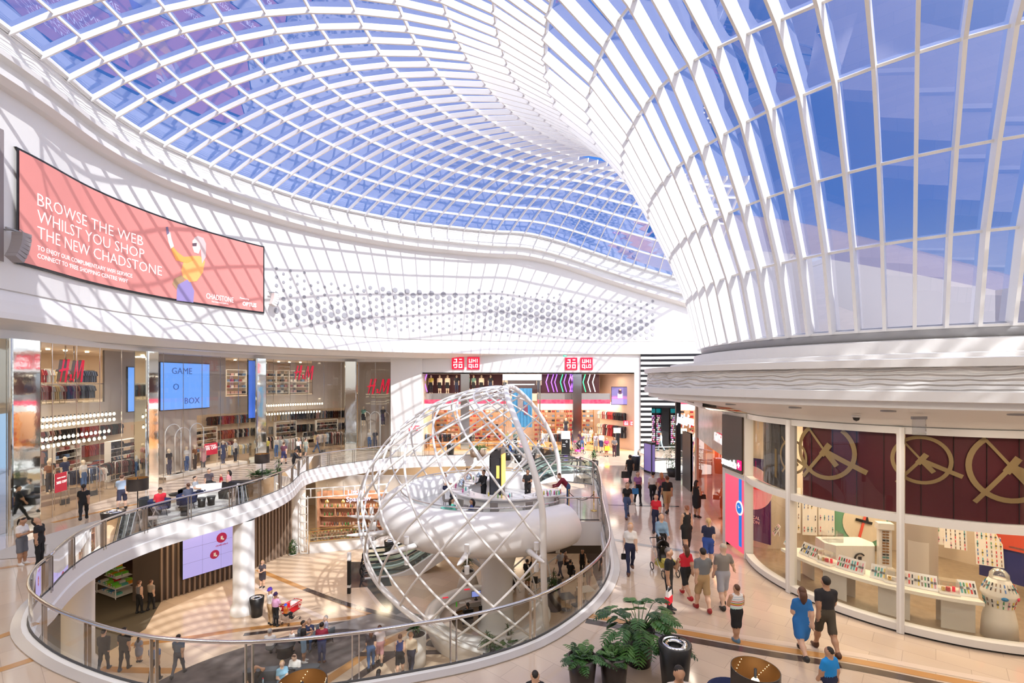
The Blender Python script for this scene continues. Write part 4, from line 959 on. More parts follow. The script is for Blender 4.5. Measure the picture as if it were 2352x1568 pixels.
for px, wh in [(1895, 'beside the red jewellery'), (2050, 'behind the wide post'), (2182, 'near the right end')]:
    d = degat(px, 4.0); p = sp(d, 4.0, .95); rt = thing('display_case', 'clear acrylic display case on the counter, ' + wh, 'display case', p, math.radians(d + 90))
    mb = MB(); mb.box((0, 0, .03), (.42, .32, .05), WHITE2); mb.obj('base', WHITE2, rt); mb = MB(); mb.box((0, 0, .2), (.38, .28, .3)); mb.obj('cover', glass('acrylic', (.93, .95, .95), .08, .8), rt)
    mb = MB(); mb.cyl((0, 0, .06), .05, .1, rnd.choice([mat('strap_red', (.7, .02, .05), .3), WHITE2]), 10); mb.cyl((.12, .03, .06), .035, .12, RED, 10); mb.cyl((-.1, -.02, .06), .04, .09, GOLD, 10); mb.obj('jewellery', parent=rt)
# wall cards of watches
def card(name, label, p, rz, wd, h, nx, nz_, col=(.78, .72, .62), tilt=0):
    rt = thing(name, label, 'wall display', p, rz); rt.rotation_euler = (tilt, 0, rz); mb = MB(); mb.box((0, 0, 0), (wd, .04, h), mat('card_cream', col, .4, emit=col, es=.12)); mb.obj('board', parent=rt)
    for i in range(nx):
        for k in range(nz_):
            if rnd.random() < .2: continue
            mb = MB(); watch(mb, 0, 0, rnd.choice(WC), 0, .95); mb.obj('watch', parent=rt, loc=(-wd / 2 + wd * (i + .5) / nx, -.03, -h / 2 + h * (k + .5) / nz_))
card('watch_card', 'curved cream board of watches on the back wall, leftmost of three beside the green panel', (10.72, 18.35, 1.6), -.25, .42, 1.7, 3, 4)
card('watch_card', 'curved cream board of watches on the back wall, middle of three beside the green panel', (11.27, 18.3, 1.55), -.2, .5, 1.75, 4, 4)
card('watch_card', 'curved cream board of watches on the back wall, nearest the green panel', (11.9, 18.3, 1.55), -.2, .55, 1.75, 4, 4)
card('watch_card', 'slim cream board of watches between the green panel and the wide post', (14.55, 18.0, 1.5), .0, .35, 1.7, 3, 5)
card('watch_card', 'cream board of watches right of the grey cylinder', (15.45, 17.5, 1.35), -.6, .42, 1.5, 3, 4)
card('watch_card', 'slanted metal rack of watches hanging at the right, left one of two', (14.3, 15.6, 1.6), -.6, .55, 1.0, 5, 5, (.5, .46, .4), -.25)
card('watch_card', 'slanted metal rack of watches hanging at the right, right one of two', (14.7, 14.9, 1.45), -.6, .62, 1.25, 6, 5, (.5, .46, .4), -.25)
# green wall panel with clock face
rt = thing('wall_panel', 'green wall panel with a big cream clock face at the back of the watch shop', 'wall panel', (13.3, 18.4, 1.35), -.1)
mb = MB(); mb.box((0, .05, .2), (1.9, .1, 2.6), mat('green_panel', (.16, .38, .25), .5)); mb.obj('board', parent=rt)
T = Matrix.Rotation(PI / 2, 4, 'X'); mb = MB()
mb.add([T @ Vector((.1 + .78 * math.cos(a), -.2 + .8 * math.sin(a), .02)) for a in np.linspace(0, 2 * PI, 36)[:-1]], [tuple(range(35))], mat('cream_dial', (.75, .66, .52), .5)); mb.obj('clock_face', parent=rt)
mb = MB(); mb.box((.15, -.04, .1), (.1, .02, .7), BLACK); mb.obj('clock_hand', parent=rt).rotation_euler = (0, -.2, 0)
mb = MB(); mb.box((.1, -.05, -.3), (.09, .02, 1.3), mat('hand_red', (.8, .12, .08), .4)); mb.obj('second_hand', parent=rt).rotation_euler = (0, .25, 0)
mb = MB(); mb.box((.1, -.06, -.15), (.6, .02, .1), BLACK); mb.obj('clock_hand', parent=rt).rotation_euler = (0, .25, 0)
# grey cylinder, white counters, carousel
mb = MB(); mb.lathe([(.48, 0), (.48, 3.2)], 40, (12.95, 15.4, 0), mat('warm_grey', (.5, .44, .38), .45)); mb.lathe([(.49, 0.3), (.49, 1.5)], 14, (12.95, 15.4, 0), mat('pale_panel', (.66, .62, .57), .4), PI * 1.1, PI * 1.45); o = mb.obj('fitting_column'); o['label'] = 'tall taupe cylinder with a rounded pale panel inside the watch shop'; o['category'] = 'column'
rt = thing('service_counter', 'white faceted service counter with a round black emblem in the watch shop', 'counter', (11.4, 16.7, 0))
mb = MB(); mb.slab([(-.8, -.3), (-.6, -.6), (.65, -.65), (.85, -.3), (.8, .3), (-.7, .35)], 0, 1.02, WHITE2); mb.obj('body', parent=rt)
mb = MB(); mb.tube([(.15 + .16 * math.cos(a), -.66, .62 + .16 * math.sin(a)) for a in np.linspace(.6, 5.6, 16)], .025, BLACK, 6); mb.box((.15, -.66, .62), (.1, .02, .1), BLACK); mb.obj('emblem', parent=rt)
mb = MB(); mb.box((-.4, -.1, 1.17), (.5, .4, .3)); mb.obj('glass_case', glass('acrylic'), rt)
rt = thing('sunglasses_stand', 'tall white stand with a column of coloured sunglasses on the service counter', 'display stand', (12.25, 15.9, 0), -.3)
mb = MB(); mb.box((0, 0, .2), (.46, .35, .4), WHITE2); mb.box((0, 0, 1.05), (.36, .18, 1.3), WHITE2); mb.box((0, 0, 1.75), (.44, .3, .2), WHITE2); mb.obj('tower', parent=rt)
for i in range(12):
    mb = MB(); c = rnd.choice([(.05, .3, .15), (.4, .05, .05), (.03, .03, .03), (.3, .15, .05), (.1, .3, .3)]); z = .55 + i * .093; mm = mat('lens_%d' % (sum(int(q * 99) for q in c)), c, .15)
    mb.box((-.05, -.11, z), (.07, .03, .045), mm); mb.box((.05, -.11, z), (.07, .03, .045), mm); mb.box((0, -.11, z + .012), (.05, .015, .01), mm); mb.obj('sunglasses', parent=rt)
rt = thing('carousel_display', 'round white domed carousel of watches at the right edge of the window', 'display stand', sp(degat(2303, 4.1), 4.05, 0))
mb = MB(); mb.lathe([(0, 0), (.36, 0), (.33, .5), (.27, .78), (.27, .8), (.3, 1.0), (.36, 1.1), (.36, 1.15), (.2, 1.5), (0, 1.5)], 30, (0, 0, 0), CW); mb.obj('body', parent=rt)
mb = MB(); mb.lathe([(.2, 1.5), (.19, 1.62), (.12, 1.72), (0, 1.76)], 20); mb.obj('dome', glass('acrylic'), rt)
for i in range(22):
    a = 2 * PI * i / 22; mb = MB(); watch(mb, 0, 0, rnd.choice(WC)); o = mb.obj('watch', parent=rt, loc=(.29 * math.cos(a), .29 * math.sin(a), 1.33)); o.rotation_euler = (-.42, 0, a + PI / 2)
for i in range(18):
    a = 2 * PI * i / 18; mb = MB(); watch(mb, 0, 0, rnd.choice(WC)); o = mb.obj('watch', parent=rt, loc=(.295 * math.cos(a), .295 * math.sin(a), .92)); o.rotation_euler = (.2, 0, a + PI / 2)
for a, m_ in ((4.2, mat('blob_blue', (.02, .25, .6), .4)), (5.1, mat('blob_red', (.75, .03, .1), .4))):
    mb = MB(); mb.lathe([(0, -.01), (.07, 0), (0, .01)], 16, (0, 0, 0), m_, sx=1, sy=.7); o = mb.obj('painted_patch', parent=rt, loc=(.37 * math.cos(a), .37 * math.sin(a), 1.1)); o.rotation_euler = (PI / 2, 0, a + PI / 2)
# colour mural at the far right inside
rt = thing('wall_mural', 'bold red, blue and white wall graphic with a watch dial at the far right inside', 'wall art', (15.4, 13.9, 1.9), -1.1)
mb = MB(); mb.box((0, .05, 0), (3.0, .06, 3.0), mat('mural_blue', (.02, .03, .2), .5)); mb.box((-.9, 0, .5), (1.1, .05, 2.0), mat('mural_red', (.75, .1, .05), .5)); mb.box((.4, 0, -.4), (2.4, .05, .06), WHITE); mb.obj('board', parent=rt)
mb = MB(); T = Matrix.Translation((.5, -.02, .6)) @ Matrix.Rotation(PI / 2, 4, 'X'); b_ = MB(); b_.cyl((0, 0, 0), .7, .02, mat('mural_cyan', (.05, .35, .6), .5), 30); b_.cyl((0, 0, .02), .45, .01, mat('mural_blue'), 30); mb.add([T @ v for v in b_.v], b_.f); mb.m = b_.m; mb.mats = b_.mats; mb.obj('dial', parent=rt)
# white-dial poster left of the corner post
rt = thing('wall_poster', 'purple wall graphic with a big white clock dial at the corner of the watch shop', 'wall art', (9.35, 18.9, 1.9), -1.0)
mb = MB(); mb.box((0, .04, 0), (1.5, .05, 3.2), mat('mural_purple', (.06, .03, .15), .5)); mb.obj('board', parent=rt)
mb = MB(); T = Matrix.Translation((0, -.0, .45)) @ Matrix.Rotation(PI / 2, 4, 'X'); b_ = MB(); b_.cyl((0, 0, 0), .85, .02, WHITE, 30); mb.add([T @ v for v in b_.v], b_.f); mb.m = b_.m; mb.mats = b_.mats; mb.box((0, -.03, .45), (.08, .02, .9), mat('hand_red')); mb.box((.1, -.04, .45), (.9, .02, .07), mat('hand_red')); mb.box((.15, -.05, .6), (.6, .02, .08), BLACK, 0, Matrix.Identity(4)); mb.obj('dial', parent=rt)
text('lettering', 'MECHANICAL\nREVOLUTION', .17, (-.7, -.02, -.75), m=WHITE, parent=rt)
# ceiling details of the drum
for a, r in [(200, 7.6), (214, 7.6), (228, 7.6), (243, 7.6)]:
    p = sp(a, r, 5.84); rt = thing('recessed_light', 'small recessed lamp in the curved white soffit, %d degrees round' % a if False else {200: 'small recessed lamp in the curved soffit, farthest left', 214: 'small recessed lamp in the curved soffit, second from left', 228: 'small recessed lamp in the curved soffit, third from left', 243: 'small recessed lamp in the curved soffit, nearest the camera'}[a], 'light', p)
    mb = MB(); mb.lathe([(0, 0), (.09, 0), (.11, .03)], 16, (0, 0, 0), COOL); mb.obj('lamp_face', parent=rt); mb = MB(); mb.lathe([(.11, -.01), (.14, -.01), (.14, .04)], 16, (0, 0, 0), GREY); mb.obj('ring', parent=rt)
p = sp(222, 6.6, 5.62); rt = thing('security_camera', 'small dark dome camera under the soffit by the second post', 'camera', p); mb = MB(); mb.lathe([(0, -.1), (.06, -.07), (.08, 0)], 14, (0, 0, 0), BLACK); mb.obj('dome', parent=rt); mb = MB(); mb.cyl((0, 0, 0), .1, .05, WHITE, 14); mb.obj('mount', parent=rt)
p = sp(232, 7.2, 5.5); rt = thing('exit_sign', 'small glass blade sign hanging under the soffit', 'sign', p); mb = MB(); mb.box((0, 0, 0), (.3, .02, .34), glass('acrylic')); mb.obj('blade', parent=rt); mb = MB(); mb.box((0, 0, .2), (.32, .05, .06), GREY); mb.obj('holder', parent=rt)
# ================================================================ people: one continuous surface grown round a posed skeleton
def sdf_body(prims, res):
    """prims: (a, b, ra, rb, mat_index, squash) tapered capsules blended smoothly; returns verts, faces, face materials"""
    A = np.array([p[0] for p in prims], float); B = np.array([p[1] for p in prims], float)
    lo = np.minimum(A, B).min(0) - .24; hi = np.maximum(A, B).max(0) + .24
    n = np.ceil((hi - lo) / res).astype(int) + 1
    ax = [lo[i] + res * np.arange(n[i]) for i in range(3)]
    X, Y, Z = np.meshgrid(*ax, indexing='ij'); Pt = np.stack([X, Y, Z], -1)
    acc = np.full(X.shape, 0.0); K = 38.0; best = np.full(X.shape, 9.0); bi = np.zeros(X.shape, int)
    for q, (a, b, ra, rb, mi, sq) in enumerate(prims):
        a = np.array(a); b = np.array(b); r = max(ra, rb) + .12
        s0 = np.maximum(((np.minimum(a, b) - r - lo) / res).astype(int), 0); s1 = np.minimum(((np.maximum(a, b) + r - lo) / res).astype(int) + 2, n)
        sl = tuple(slice(s0[i], s1[i]) for i in range(3)); P = Pt[sl]; ab = b - a; L2 = max(1e-9, ab @ ab)
        t = np.clip(((P - a) @ ab) / L2, 0, 1); D = P - (a + t[..., None] * ab)
        if sq is not None:      # flatten along a horizontal direction
            d = np.array([sq[0], sq[1], 0.0]); comp = D @ d; D = D + (comp * (1 / sq[2] - 1))[..., None] * d
        dist = np.sqrt((D ** 2).sum(-1)) - (ra + (rb - ra) * t)
        acc[sl] += np.exp(-K * np.clip(dist, -.3, 1)); c = best[sl] > dist; best[sl] = np.where(c, dist, best[sl]); bi[sl] = np.where(c, mi, bi[sl])
    f = -np.log(np.maximum(acc, 1e-12)) / K; S = f < 0
    # surface nets
    c = np.zeros(tuple(n - 1), int)
    for i in (0, 1):
        for j in (0, 1):
            for k in (0, 1): c += S[i:n[0] - 1 + i, j:n[1] - 1 + j, k:n[2] - 1 + k]
    act = (c > 0) & (c < 8); idx = -np.ones(act.shape, int); cells = np.argwhere(act); idx[act] = np.arange(len(cells))
    acc_p = np.zeros((len(cells), 3)); cnt = np.zeros(len(cells)); cr = [(0, 0, 0), (1, 0, 0), (0, 1, 0), (1, 1, 0), (0, 0, 1), (1, 0, 1), (0, 1, 1), (1, 1, 1)]
    for i in range(8):
        for j in range(i + 1, 8):
            if sum(abs(cr[i][k] - cr[j][k]) for k in range(3)) != 1: continue
            ci, cj = np.array(cr[i]), np.array(cr[j]); fi = f[tuple((cells + ci).T)]; fj = f[tuple((cells + cj).T)]
            x = (fi < 0) != (fj < 0); t = np.where(x, fi / np.where(fi == fj, 1, fi - fj), 0)
            acc_p += np.where(x[:, None], ci + t[:, None] * (cj - ci), 0); cnt += x
    V = lo + res * (cells + acc_p / np.maximum(cnt, 1)[:, None])
    Fc = []
    for d in range(3):
        u, w_ = (d + 1) % 3, (d + 2) % 3; e = np.zeros(3, int); e[d] = 1
        sA = S[tuple(slice(0, n[k] - (1 if k == d else 0)) for k in range(3))]; sB = S[tuple(slice(1 if k == d else 0, n[k]) for k in range(3))]
        ch = np.argwhere(sA != sB); ch = ch[(ch[:, u] > 0) & (ch[:, w_] > 0) & (ch[:, u] < n[u] - 1) & (ch[:, w_] < n[w_] - 1)]
        eu = np.zeros(3, int); eu[u] = 1; ew = np.zeros(3, int); ew[w_] = 1
        q = np.stack([idx[tuple((ch - eu - ew).T)], idx[tuple((ch - ew).T)], idx[tuple(ch.T)], idx[tuple((ch - eu).T)]], 1)
        flip = ~sA[tuple(ch.T)]; q[flip] = q[flip][:, ::-1]; Fc.append(q)
    Fc = np.concatenate(Fc); Fc = Fc[(Fc >= 0).all(1)]
    mi = bi[tuple(cells.T)]
    return V, Fc, mi[Fc[:, 0]]
def V3(*a): return np.array(a, float)
SKINS = [(.62, .38, .26), (.50, .28, .17), (.30, .16, .09), (.70, .47, .35)]
def person_parts(H=1.75, skin=0, top=(.1, .1, .1), bottom=(.03, .03, .04), shoes=(.02, .02, .02), hair=(.03, .02, .015), hairlen='short', sleeves='short', legs='long', pose='stand', ph=0.0, armL='down', armR='down', sex='m', head=0.0, look=0.0, dress=False, res=.022, lean=0.0, mann=False):
    s = H / 1.75; wsh = .19 if sex == 'm' else .165; hip = .095 if sex == 'm' else .10
    seat = pose.startswith('sit'); pz = (.93 if not seat else .50) * s
    P = lambda x, y, z: V3(x * s, y * s, z * s)
    pel = V3(0, 0, pz); up = V3(0, math.sin(lean), math.cos(lean)); fw = V3(0, math.cos(lean), -math.sin(lean))
    ch = pel + up * .36 * s; nk = pel + up * .56 * s; 
    hu = V3(math.sin(look) * .0, math.sin(lean * .6 - head), math.cos(lean * .6 - head)); hc = nk + hu * .155 * s
    SK, TP, BT, SH = 0, 1, 2, 3; pr = []
    def cap(a, b, ra, rb, m, sq=None): pr.append((a, b, ra * s, rb * s, m, sq))
    fl = (0, 1, .68)
    b_ = .02 if sex == 'm' else .0
    cap(pel + V3(0, 0, .02 * s), pel + up * .16 * s, .150 + b_ * .3, .128 + b_, BT if not dress else TP, fl)
    cap(pel + up * .13 * s, ch, .132 + b_, .158 + b_, TP, fl)
    R = V3(1, 0, 0)
    cap(ch + up * .10 * s - R * (wsh - .07) * s, ch + up * .10 * s + R * (wsh - .07) * s, .085, .085, TP, fl)
    if sex == 'f': 
        for q in (-1, 1): cap(ch + fw * .075 * s + R * q * .065 * s - up * .02 * s, ch + fw * .08 * s + R * q * .065 * s - up * .03 * s, .062, .062, TP)
    cap(ch + up * .16 * s, nk + hu * .05 * s, .062, .055, SK)
    # head with face
    cap(hc + hu * .035 * s, hc + hu * .035 * s - fw * .012 * s, .092, .092, SK, (1, 0, .86)); cap(hc - hu * .035 * s + fw * .02 * s, hc - hu * .05 * s + fw * .03 * s, .066, .052, SK, (1, 0, .86))
    cap(hc + fw * .085 * s - hu * .005 * s, hc + fw * .10 * s - hu * .02 * s, .012, .014, SK)
    for q in (-1, 1): cap(hc + R * q * .082 * s, hc + R * q * .084 * s - hu * .02 * s, .016, .014, SK)
    # legs
    J = {}
    for q, nm in ((-1, 'L'), (1, 'R')):
        hp = pel + R * q * hip * s
        if seat:
            kx = .05 if pose == 'sit' else .1
            kn = hp + V3(q * kx * s, .43 * s, .0); an = V3(kn[0] - q * .02 * s, kn[1] + (.02 - .1 * (q * ph)) * s, .09 * s)
            if pose == 'sit_crossed' and q > 0: kn = hp + V3(-.06 * s, .42 * s, .1 * s); an = kn + V3(-.16 * s, .12 * s, -.30 * s)
        else:
            sw = ph * q                       # stride
            kn = hp + V3(0, math.sin(sw * .55) * .44 * s + .02 * s, -math.cos(sw * .55) * .44 * s)
            bend = .0 if sw >= 0 else -sw * .65
            a2 = sw * .5 - bend; an = kn + V3(0, math.sin(a2) * .42 * s, -math.cos(a2) * .42 * s)
            if pose == 'cross': kn[0] *= .6; an[0] *= -.2; an[1] += .05 * q * s
        lm = BT if legs in ('long', 'short') and not dress else SK
        if dress and not mann: lm = SK
        if dress and not seat: cap(hp, hp + (kn - hp) * .75, .10, .095, TP)
        if legs == 'long': cap(hp, kn, .092, .064, BT); cap(kn, an, .062, .047, BT)
        elif legs == 'short' : cap(hp, hp + (kn - hp) * .9, .098, .085, BT if not dress else TP); cap(kn - (kn - hp) * .15, kn, .06, .055, SK); cap(kn, kn + (an - kn) * .4, .052, .056, SK); cap(kn + (an - kn) * .4, an, .056, .036, SK)
        else: cap(hp, kn, .086, .055, SK); cap(kn, kn + (an - kn) * .4, .05, .054, SK); cap(kn + (an - kn) * .4, an, .054, .034, SK)
        cap(an + V3(0, -.02, 0) * s, V3(an[0] + q * .01 * s, an[1] + .05 * s, an[2] - .045 * s), .04, .042, SH); cap(V3(an[0], an[1] - .02 * s, an[2] - .05 * s), V3(an[0] + q * .02 * s, an[1] + .15 * s, an[2] - .055 * s), .036, .032, SH, None)
        J['kn' + nm] = kn
    if dress:
        ln = .34 if dress == 'short' else .66; 
        if not seat: cap(pel + up * .08 * s, pel - V3(0, 0, ln * .55 * s), .14, .17, TP, (0, 1, .75)); cap(pel - V3(0, 0, ln * .5 * s), pel - V3(0, -ph * .03, ln * s), .165, .15 if dress == 'long' else .17, TP, (0, 1, .78))
    # arms
    for q, nm, st in ((-1, 'L', armL), (1, 'R', armR)):
        shd = ch + up * .115 * s + R * q * wsh * s
        D = {'down': ((.06, 0, -1), (.02, .12, -1)), 'fwd': ((.05, .45 , -.9), (.0, .9, -.25)), 'phone': ((.1, .15, -.95), (-.35, .85, .25)), 'face': ((.15, .45, -.8), (-.35, .35, .95)), 'hip': ((.55, -.15, -.85), (-.55, .3, -.45)), 'up': ((.25, .2, .95), (-.1, .1, 1)), 'head': ((.75, .1, .75), (-1, -.1, .35)), 'push': ((.05, .3, -.95), (-.05, .85, -.35)), 'lap': ((.1, .25, -.95), (-.45, .8, -.15)), 'table': ((.12, .5, -.85), (-.4, .85, .05)), 'out': ((.4, .2, -.85), (.35, .35, -.6)), 'point': ((.3, .8, -.1), (.1, 1, .1)), 'back': ((.1, -.35, -.9), (0, -.1, -1))}[st]
        u, f2 = [V3(a[0] * q, a[1], a[2]) for a in D]
        if st == 'down' and ph: u[1] += -.5 * ph * q; f2[1] += -.45 * ph * q + .1
        u /= np.linalg.norm(u); f2 /= np.linalg.norm(f2)
        if lean and st not in ('up', 'head'): u[1] += lean * .3
        el = shd + u * .285 * s; wr = el + f2 * .245 * s; hd = wr + f2 * .05 * s
        um = SK if sleeves == 'none' else TP
        cap(shd, shd + (el - shd) * .6, .056 if sleeves != 'none' else .048, .05 if sleeves != 'none' else .042, um); cap(shd + (el - shd) * .6, el, .047 if sleeves == 'long' else .041, .045 if sleeves == 'long' else .038, TP if sleeves == 'long' else SK)
        cap(el, wr, .043 if sleeves == 'long' else .038, .032 if sleeves == 'long' else .025, TP if sleeves == 'long' else SK)
        cap(wr, hd, .024, .032, SK); side = np.cross(f2, R * q); side = side / (np.linalg.norm(side) + 1e-6)
        J['hand' + nm] = hd + f2 * .04 * s; J['f' + nm] = (hd, f2, side, q)
    J.update(hc=hc, nk=nk, ch=ch, pel=pel, hu=hu, fw=fw, s=s)
    return pr, J
HAIRM = {}
def person(label, loc, rz, name='person', cat='person', group=None, z=0.0, fingers=False, hat=None, beard=None, **k):
    pr, J = person_parts(**k); skin = SKINS[k.get('skin', 0)]; sc_ = J['s']
    V, Fc, fm = sdf_body(pr, k.get('res', .022))
    mann = k.get('mann')
    if mann: skin = (.72, .58, .42)
    def cm(nm, c, r=.6): return mat('%s_%02d%02d%02d' % (nm, c[0] * 99, c[1] * 99, c[2] * 99), c, r)
    mats_ = [cm('skin', skin, .5), cm('cloth', k.get('top', (.1, .1, .1)), .8), cm('cloth', k.get('bottom', (.03, .03, .04)), .8), cm('shoe', k.get('shoes', (.02, .02, .02)), .5)]
    me = bpy.data.meshes.new('body'); me.from_pydata(V.tolist(), [], Fc.tolist())
    mb = MB(); s = sc_
    # five separate fingers on each hand
    if fingers:
        for nm in 'LR':
            hd, f2, side, q = J['f' + nm]; sd = np.cross(f2, side); fold = -sd * .0
            for i in range(4):
                b0 = hd + f2 * .02 * s + side * (i - 1.5) * .018 * s; L_ = (.055, .068, .064, .05)[i] * s; curl = np.cross(side, f2) * .35
                mb.tube([b0, b0 + f2 * L_ * .55, b0 + f2 * L_ * .85 + curl * L_ * .5, b0 + f2 * L_ * .9 + curl * L_], [.009 * s, .0085 * s, .008 * s, .006 * s], mats_[0], 5)
            t0 = hd - side * .026 * s; mb.tube([t0, t0 - side * .025 * s + f2 * .02 * s, t0 - side * .03 * s + f2 * .045 * s], [.011 * s, .0095 * s, .007 * s], mats_[0], 5)
    for m_ in mats_: me.materials.append(m_)
    me.polygons.foreach_set('material_index', fm.tolist()); me.polygons.foreach_set('use_smooth', [True] * len(Fc)); me.update()
    root = thing(name, label, cat, (loc[0], loc[1], z if len(loc) < 3 else loc[2]), rz, group)
    if fingers:
        bmf = bmesh.new(); bmf.from_mesh(me); fm2 = mb.mesh('f'); o_ = len(me.materials)
        bmf.from_mesh(fm2); bmf.to_mesh(me); bmf.free()
    link('body', me, root)
    if mann: return root
    # hair
    hc, hu, fw = Vector(J['hc']), Vector(J['hu']), Vector(J['fw']); R = Vector((1, 0, 0)); HM = cm('hair', k.get('hair', (.03, .02, .015)), .6); hl = k.get('hairlen', 'short')
    if hat or hl != 'none':
        mb = MB(); rr = .106 * s; n, q = 14, 9; vs = []
        Mx = Matrix((R, fw, hu)).transposed().to_4x4()
        top_ = Vector(hc) + hu * .030 * s - fw * .012 * s
        for i in range(n):
            a = 2 * PI * i / n; front = max(0, math.sin(a)); lim = 2.5 - 1.6 * front if hl in ('short', 'bun', 'pony') else (1.5 - .3 * front if hat else 2.5 - 1.6 * front)
            for j in range(q + 1):
                b = lim * j / q; p = Vector((.88 * rr * math.sin(b) * math.cos(a), rr * math.sin(b) * math.sin(a), rr * math.cos(b))); vs.append(top_ + Mx @ p)
        mb.add(vs, [(i * (q + 1) + j, ((i + 1) % n) * (q + 1) + j, ((i + 1) % n) * (q + 1) + j + 1, i * (q + 1) + j + 1) for i in range(n) for j in range(q)], HM if not hat else cm('hat', hat, .7), smooth=True)
        if hat and hl == 'cap':
            mb.lathe([(0, 0), (.075 * s, 0)], 12, (0, 0, 0), cm('hat', hat)); 
            for i_ in range(len(mb.v) - 24, len(mb.v)): mb.v[i_] = top_ + Mx @ Vector((mb.v[i_].x, mb.v[i_].y + .09 * s, .01 * s))
        if hat and hl == 'turban':
            for t_ in range(4): mb.tube([top_ + Mx @ Vector((.088 * s * math.cos(a) * (1.05 - .12 * t_), .105 * s * math.sin(a) * (1.05 - .12 * t_), (.02 + .028 * t_) * s + .015 * s * math.sin(a))) for a in np.linspace(0, 2 * PI, 15)[:-1]], .022 * s, cm('hat', hat), 6, closed=True)
        mb.obj('hat' if hat else 'hair', parent=root)
        if hl == 'long':
            mb = MB(); b0 = hc - fw * .07 * s + hu * .03 * s; mb.tube([b0 - hu * .0, b0 - hu * .09 * s - fw * .025 * s, b0 - hu * .19 * s - fw * .02 * s, b0 - hu * .29 * s + fw * .0], [.075 * s, .085 * s, .075 * s, .035 * s], HM, 10); mb.obj('long_hair', parent=root)
        if hl == 'pony':
            mb = MB(); b0 = hc - fw * .10 * s + hu * .05 * s; mb.tube([b0, b0 - fw * .06 * s, b0 - fw * .07 * s - hu * .1 * s, b0 - fw * .05 * s - hu * .22 * s], [.03 * s, .035 * s, .03 * s, .012 * s], HM, 8); mb.obj('ponytail', parent=root)
        if hl == 'bun':
            mb = MB(); b0 = hc - fw * .08 * s + hu * .11 * s; mb.lathe([(0, -.045 * s), (.035 * s, -.03 * s), (.045 * s, 0), (.03 * s, .035 * s), (0, .045 * s)], 10, b0, HM); mb.obj('hair_bun', parent=root)
    if beard:
        mb = MB(); b0 = hc - hu * .085 * s + fw * .075 * s; mb.lathe([(0, -.08 * s), (.03 * s, -.06 * s), (.05 * s, -.01 * s), (.055 * s, .03 * s), (0, .05 * s)], 10, b0, cm('hair', beard), sy=.7); mb.obj('beard', parent=root)
    # eyes and mouth
    if k.get('res', .022) <= .02:
        mb = MB(); EYM = mat('eye_dark', (.02, .015, .01), .2)
        for q_ in (-1, 1): mb.lathe([(0, -.008 * s), (.009 * s, 0), (0, .008 * s)], 8, hc + hu * .012 * s + fw * .082 * s + R * q_ * .032 * s, EYM)
        mb.obj('eyes', parent=root)
        mb = MB(); mb.tube([hc - hu * .045 * s + fw * .082 * s + R * -.022 * s, hc - hu * .047 * s + fw * .089 * s, hc - hu * .045 * s + fw * .082 * s + R * .022 * s], .005 * s, mat('lips', (.45, .14, .12), .4), 5); mb.obj('mouth', parent=root)
    root['_h'] = [float(x) for x in J['handL']] + [float(x) for x in J['handR']]
    return root
def hand(root, side='R'):
    h = root['_h'][3:] if side == 'R' else root['_h'][:3]; return Matrix.Translation(root.location) @ Matrix.Rotation(root.rotation_euler.z, 4, 'Z') @ Vector(h)
def bag(label, p, col, d=(.28, .10, .32), band=None, name='shopping_bag', hl=.12, rz=0, cat='bag'):
    rt = thing(name, label, cat, (p[0], p[1], p[2] - hl - d[2]), rz); m_ = mat('bag_%02d%02d%02d' % tuple(int(c * 99) for c in col), col, .6); mb = MB(); x, y, z = d[0] / 2, d[1] / 2, d[2]
    mb.add([(-x, -y, 0), (x, -y, 0), (x, y, 0), (-x, y, 0), (-x * .95, -y * .6, z), (x * .95, -y * .6, z), (x * .95, y * .6, z), (-x * .95, y * .6, z)], [(0, 3, 2, 1), (0, 1, 5, 4), (1, 2, 6, 5), (2, 3, 7, 6), (3, 0, 4, 7)], m_); mb.obj('bag_body', parent=rt)
    if band:
        mb = MB(); mb.b2(-x - .004, x + .004, -y - .004, y + .004, .0, z * .55, mat('bag_%02d%02d%02d' % tuple(int(c * 99) for c in band), band, .6)); mb.obj('bag_lower', parent=rt)
    mb = MB(); mb.tube([(-x * .5, 0, z), (-x * .35, 0, z + hl * .8), (0, 0, z + hl), (x * .35, 0, z + hl * .8), (x * .5, 0, z)], .008, m_, 5); mb.obj('handle', parent=rt); return rt
def rzto(a, b): return math.atan2(b[1] - a[1], b[0] - a[0]) - PI / 2
AWAY = 0.0; TOW = PI
BLK = (.012, .012, .014); NAVY = (.015, .02, .06); WHT_ = (.78, .76, .74); DEN = (.05, .10, .22); LDEN = (.22, .35, .5); KHA = (.42, .28, .14); GRY = (.16, .17, .18); MARO = (.20, .01, .03); REDC = (.65, .02, .04)
BRN = (.10, .04, .02); BLD = (.55, .36, .17); DRK = (.015, .01, .008); GRH = (.45, .43, .42)
def pp(label, px, py, rz, z=0.0, dx=0, **k):
    g = G(px, py, z); return person(label, (g.x, g.y), rz, z=z, **k)
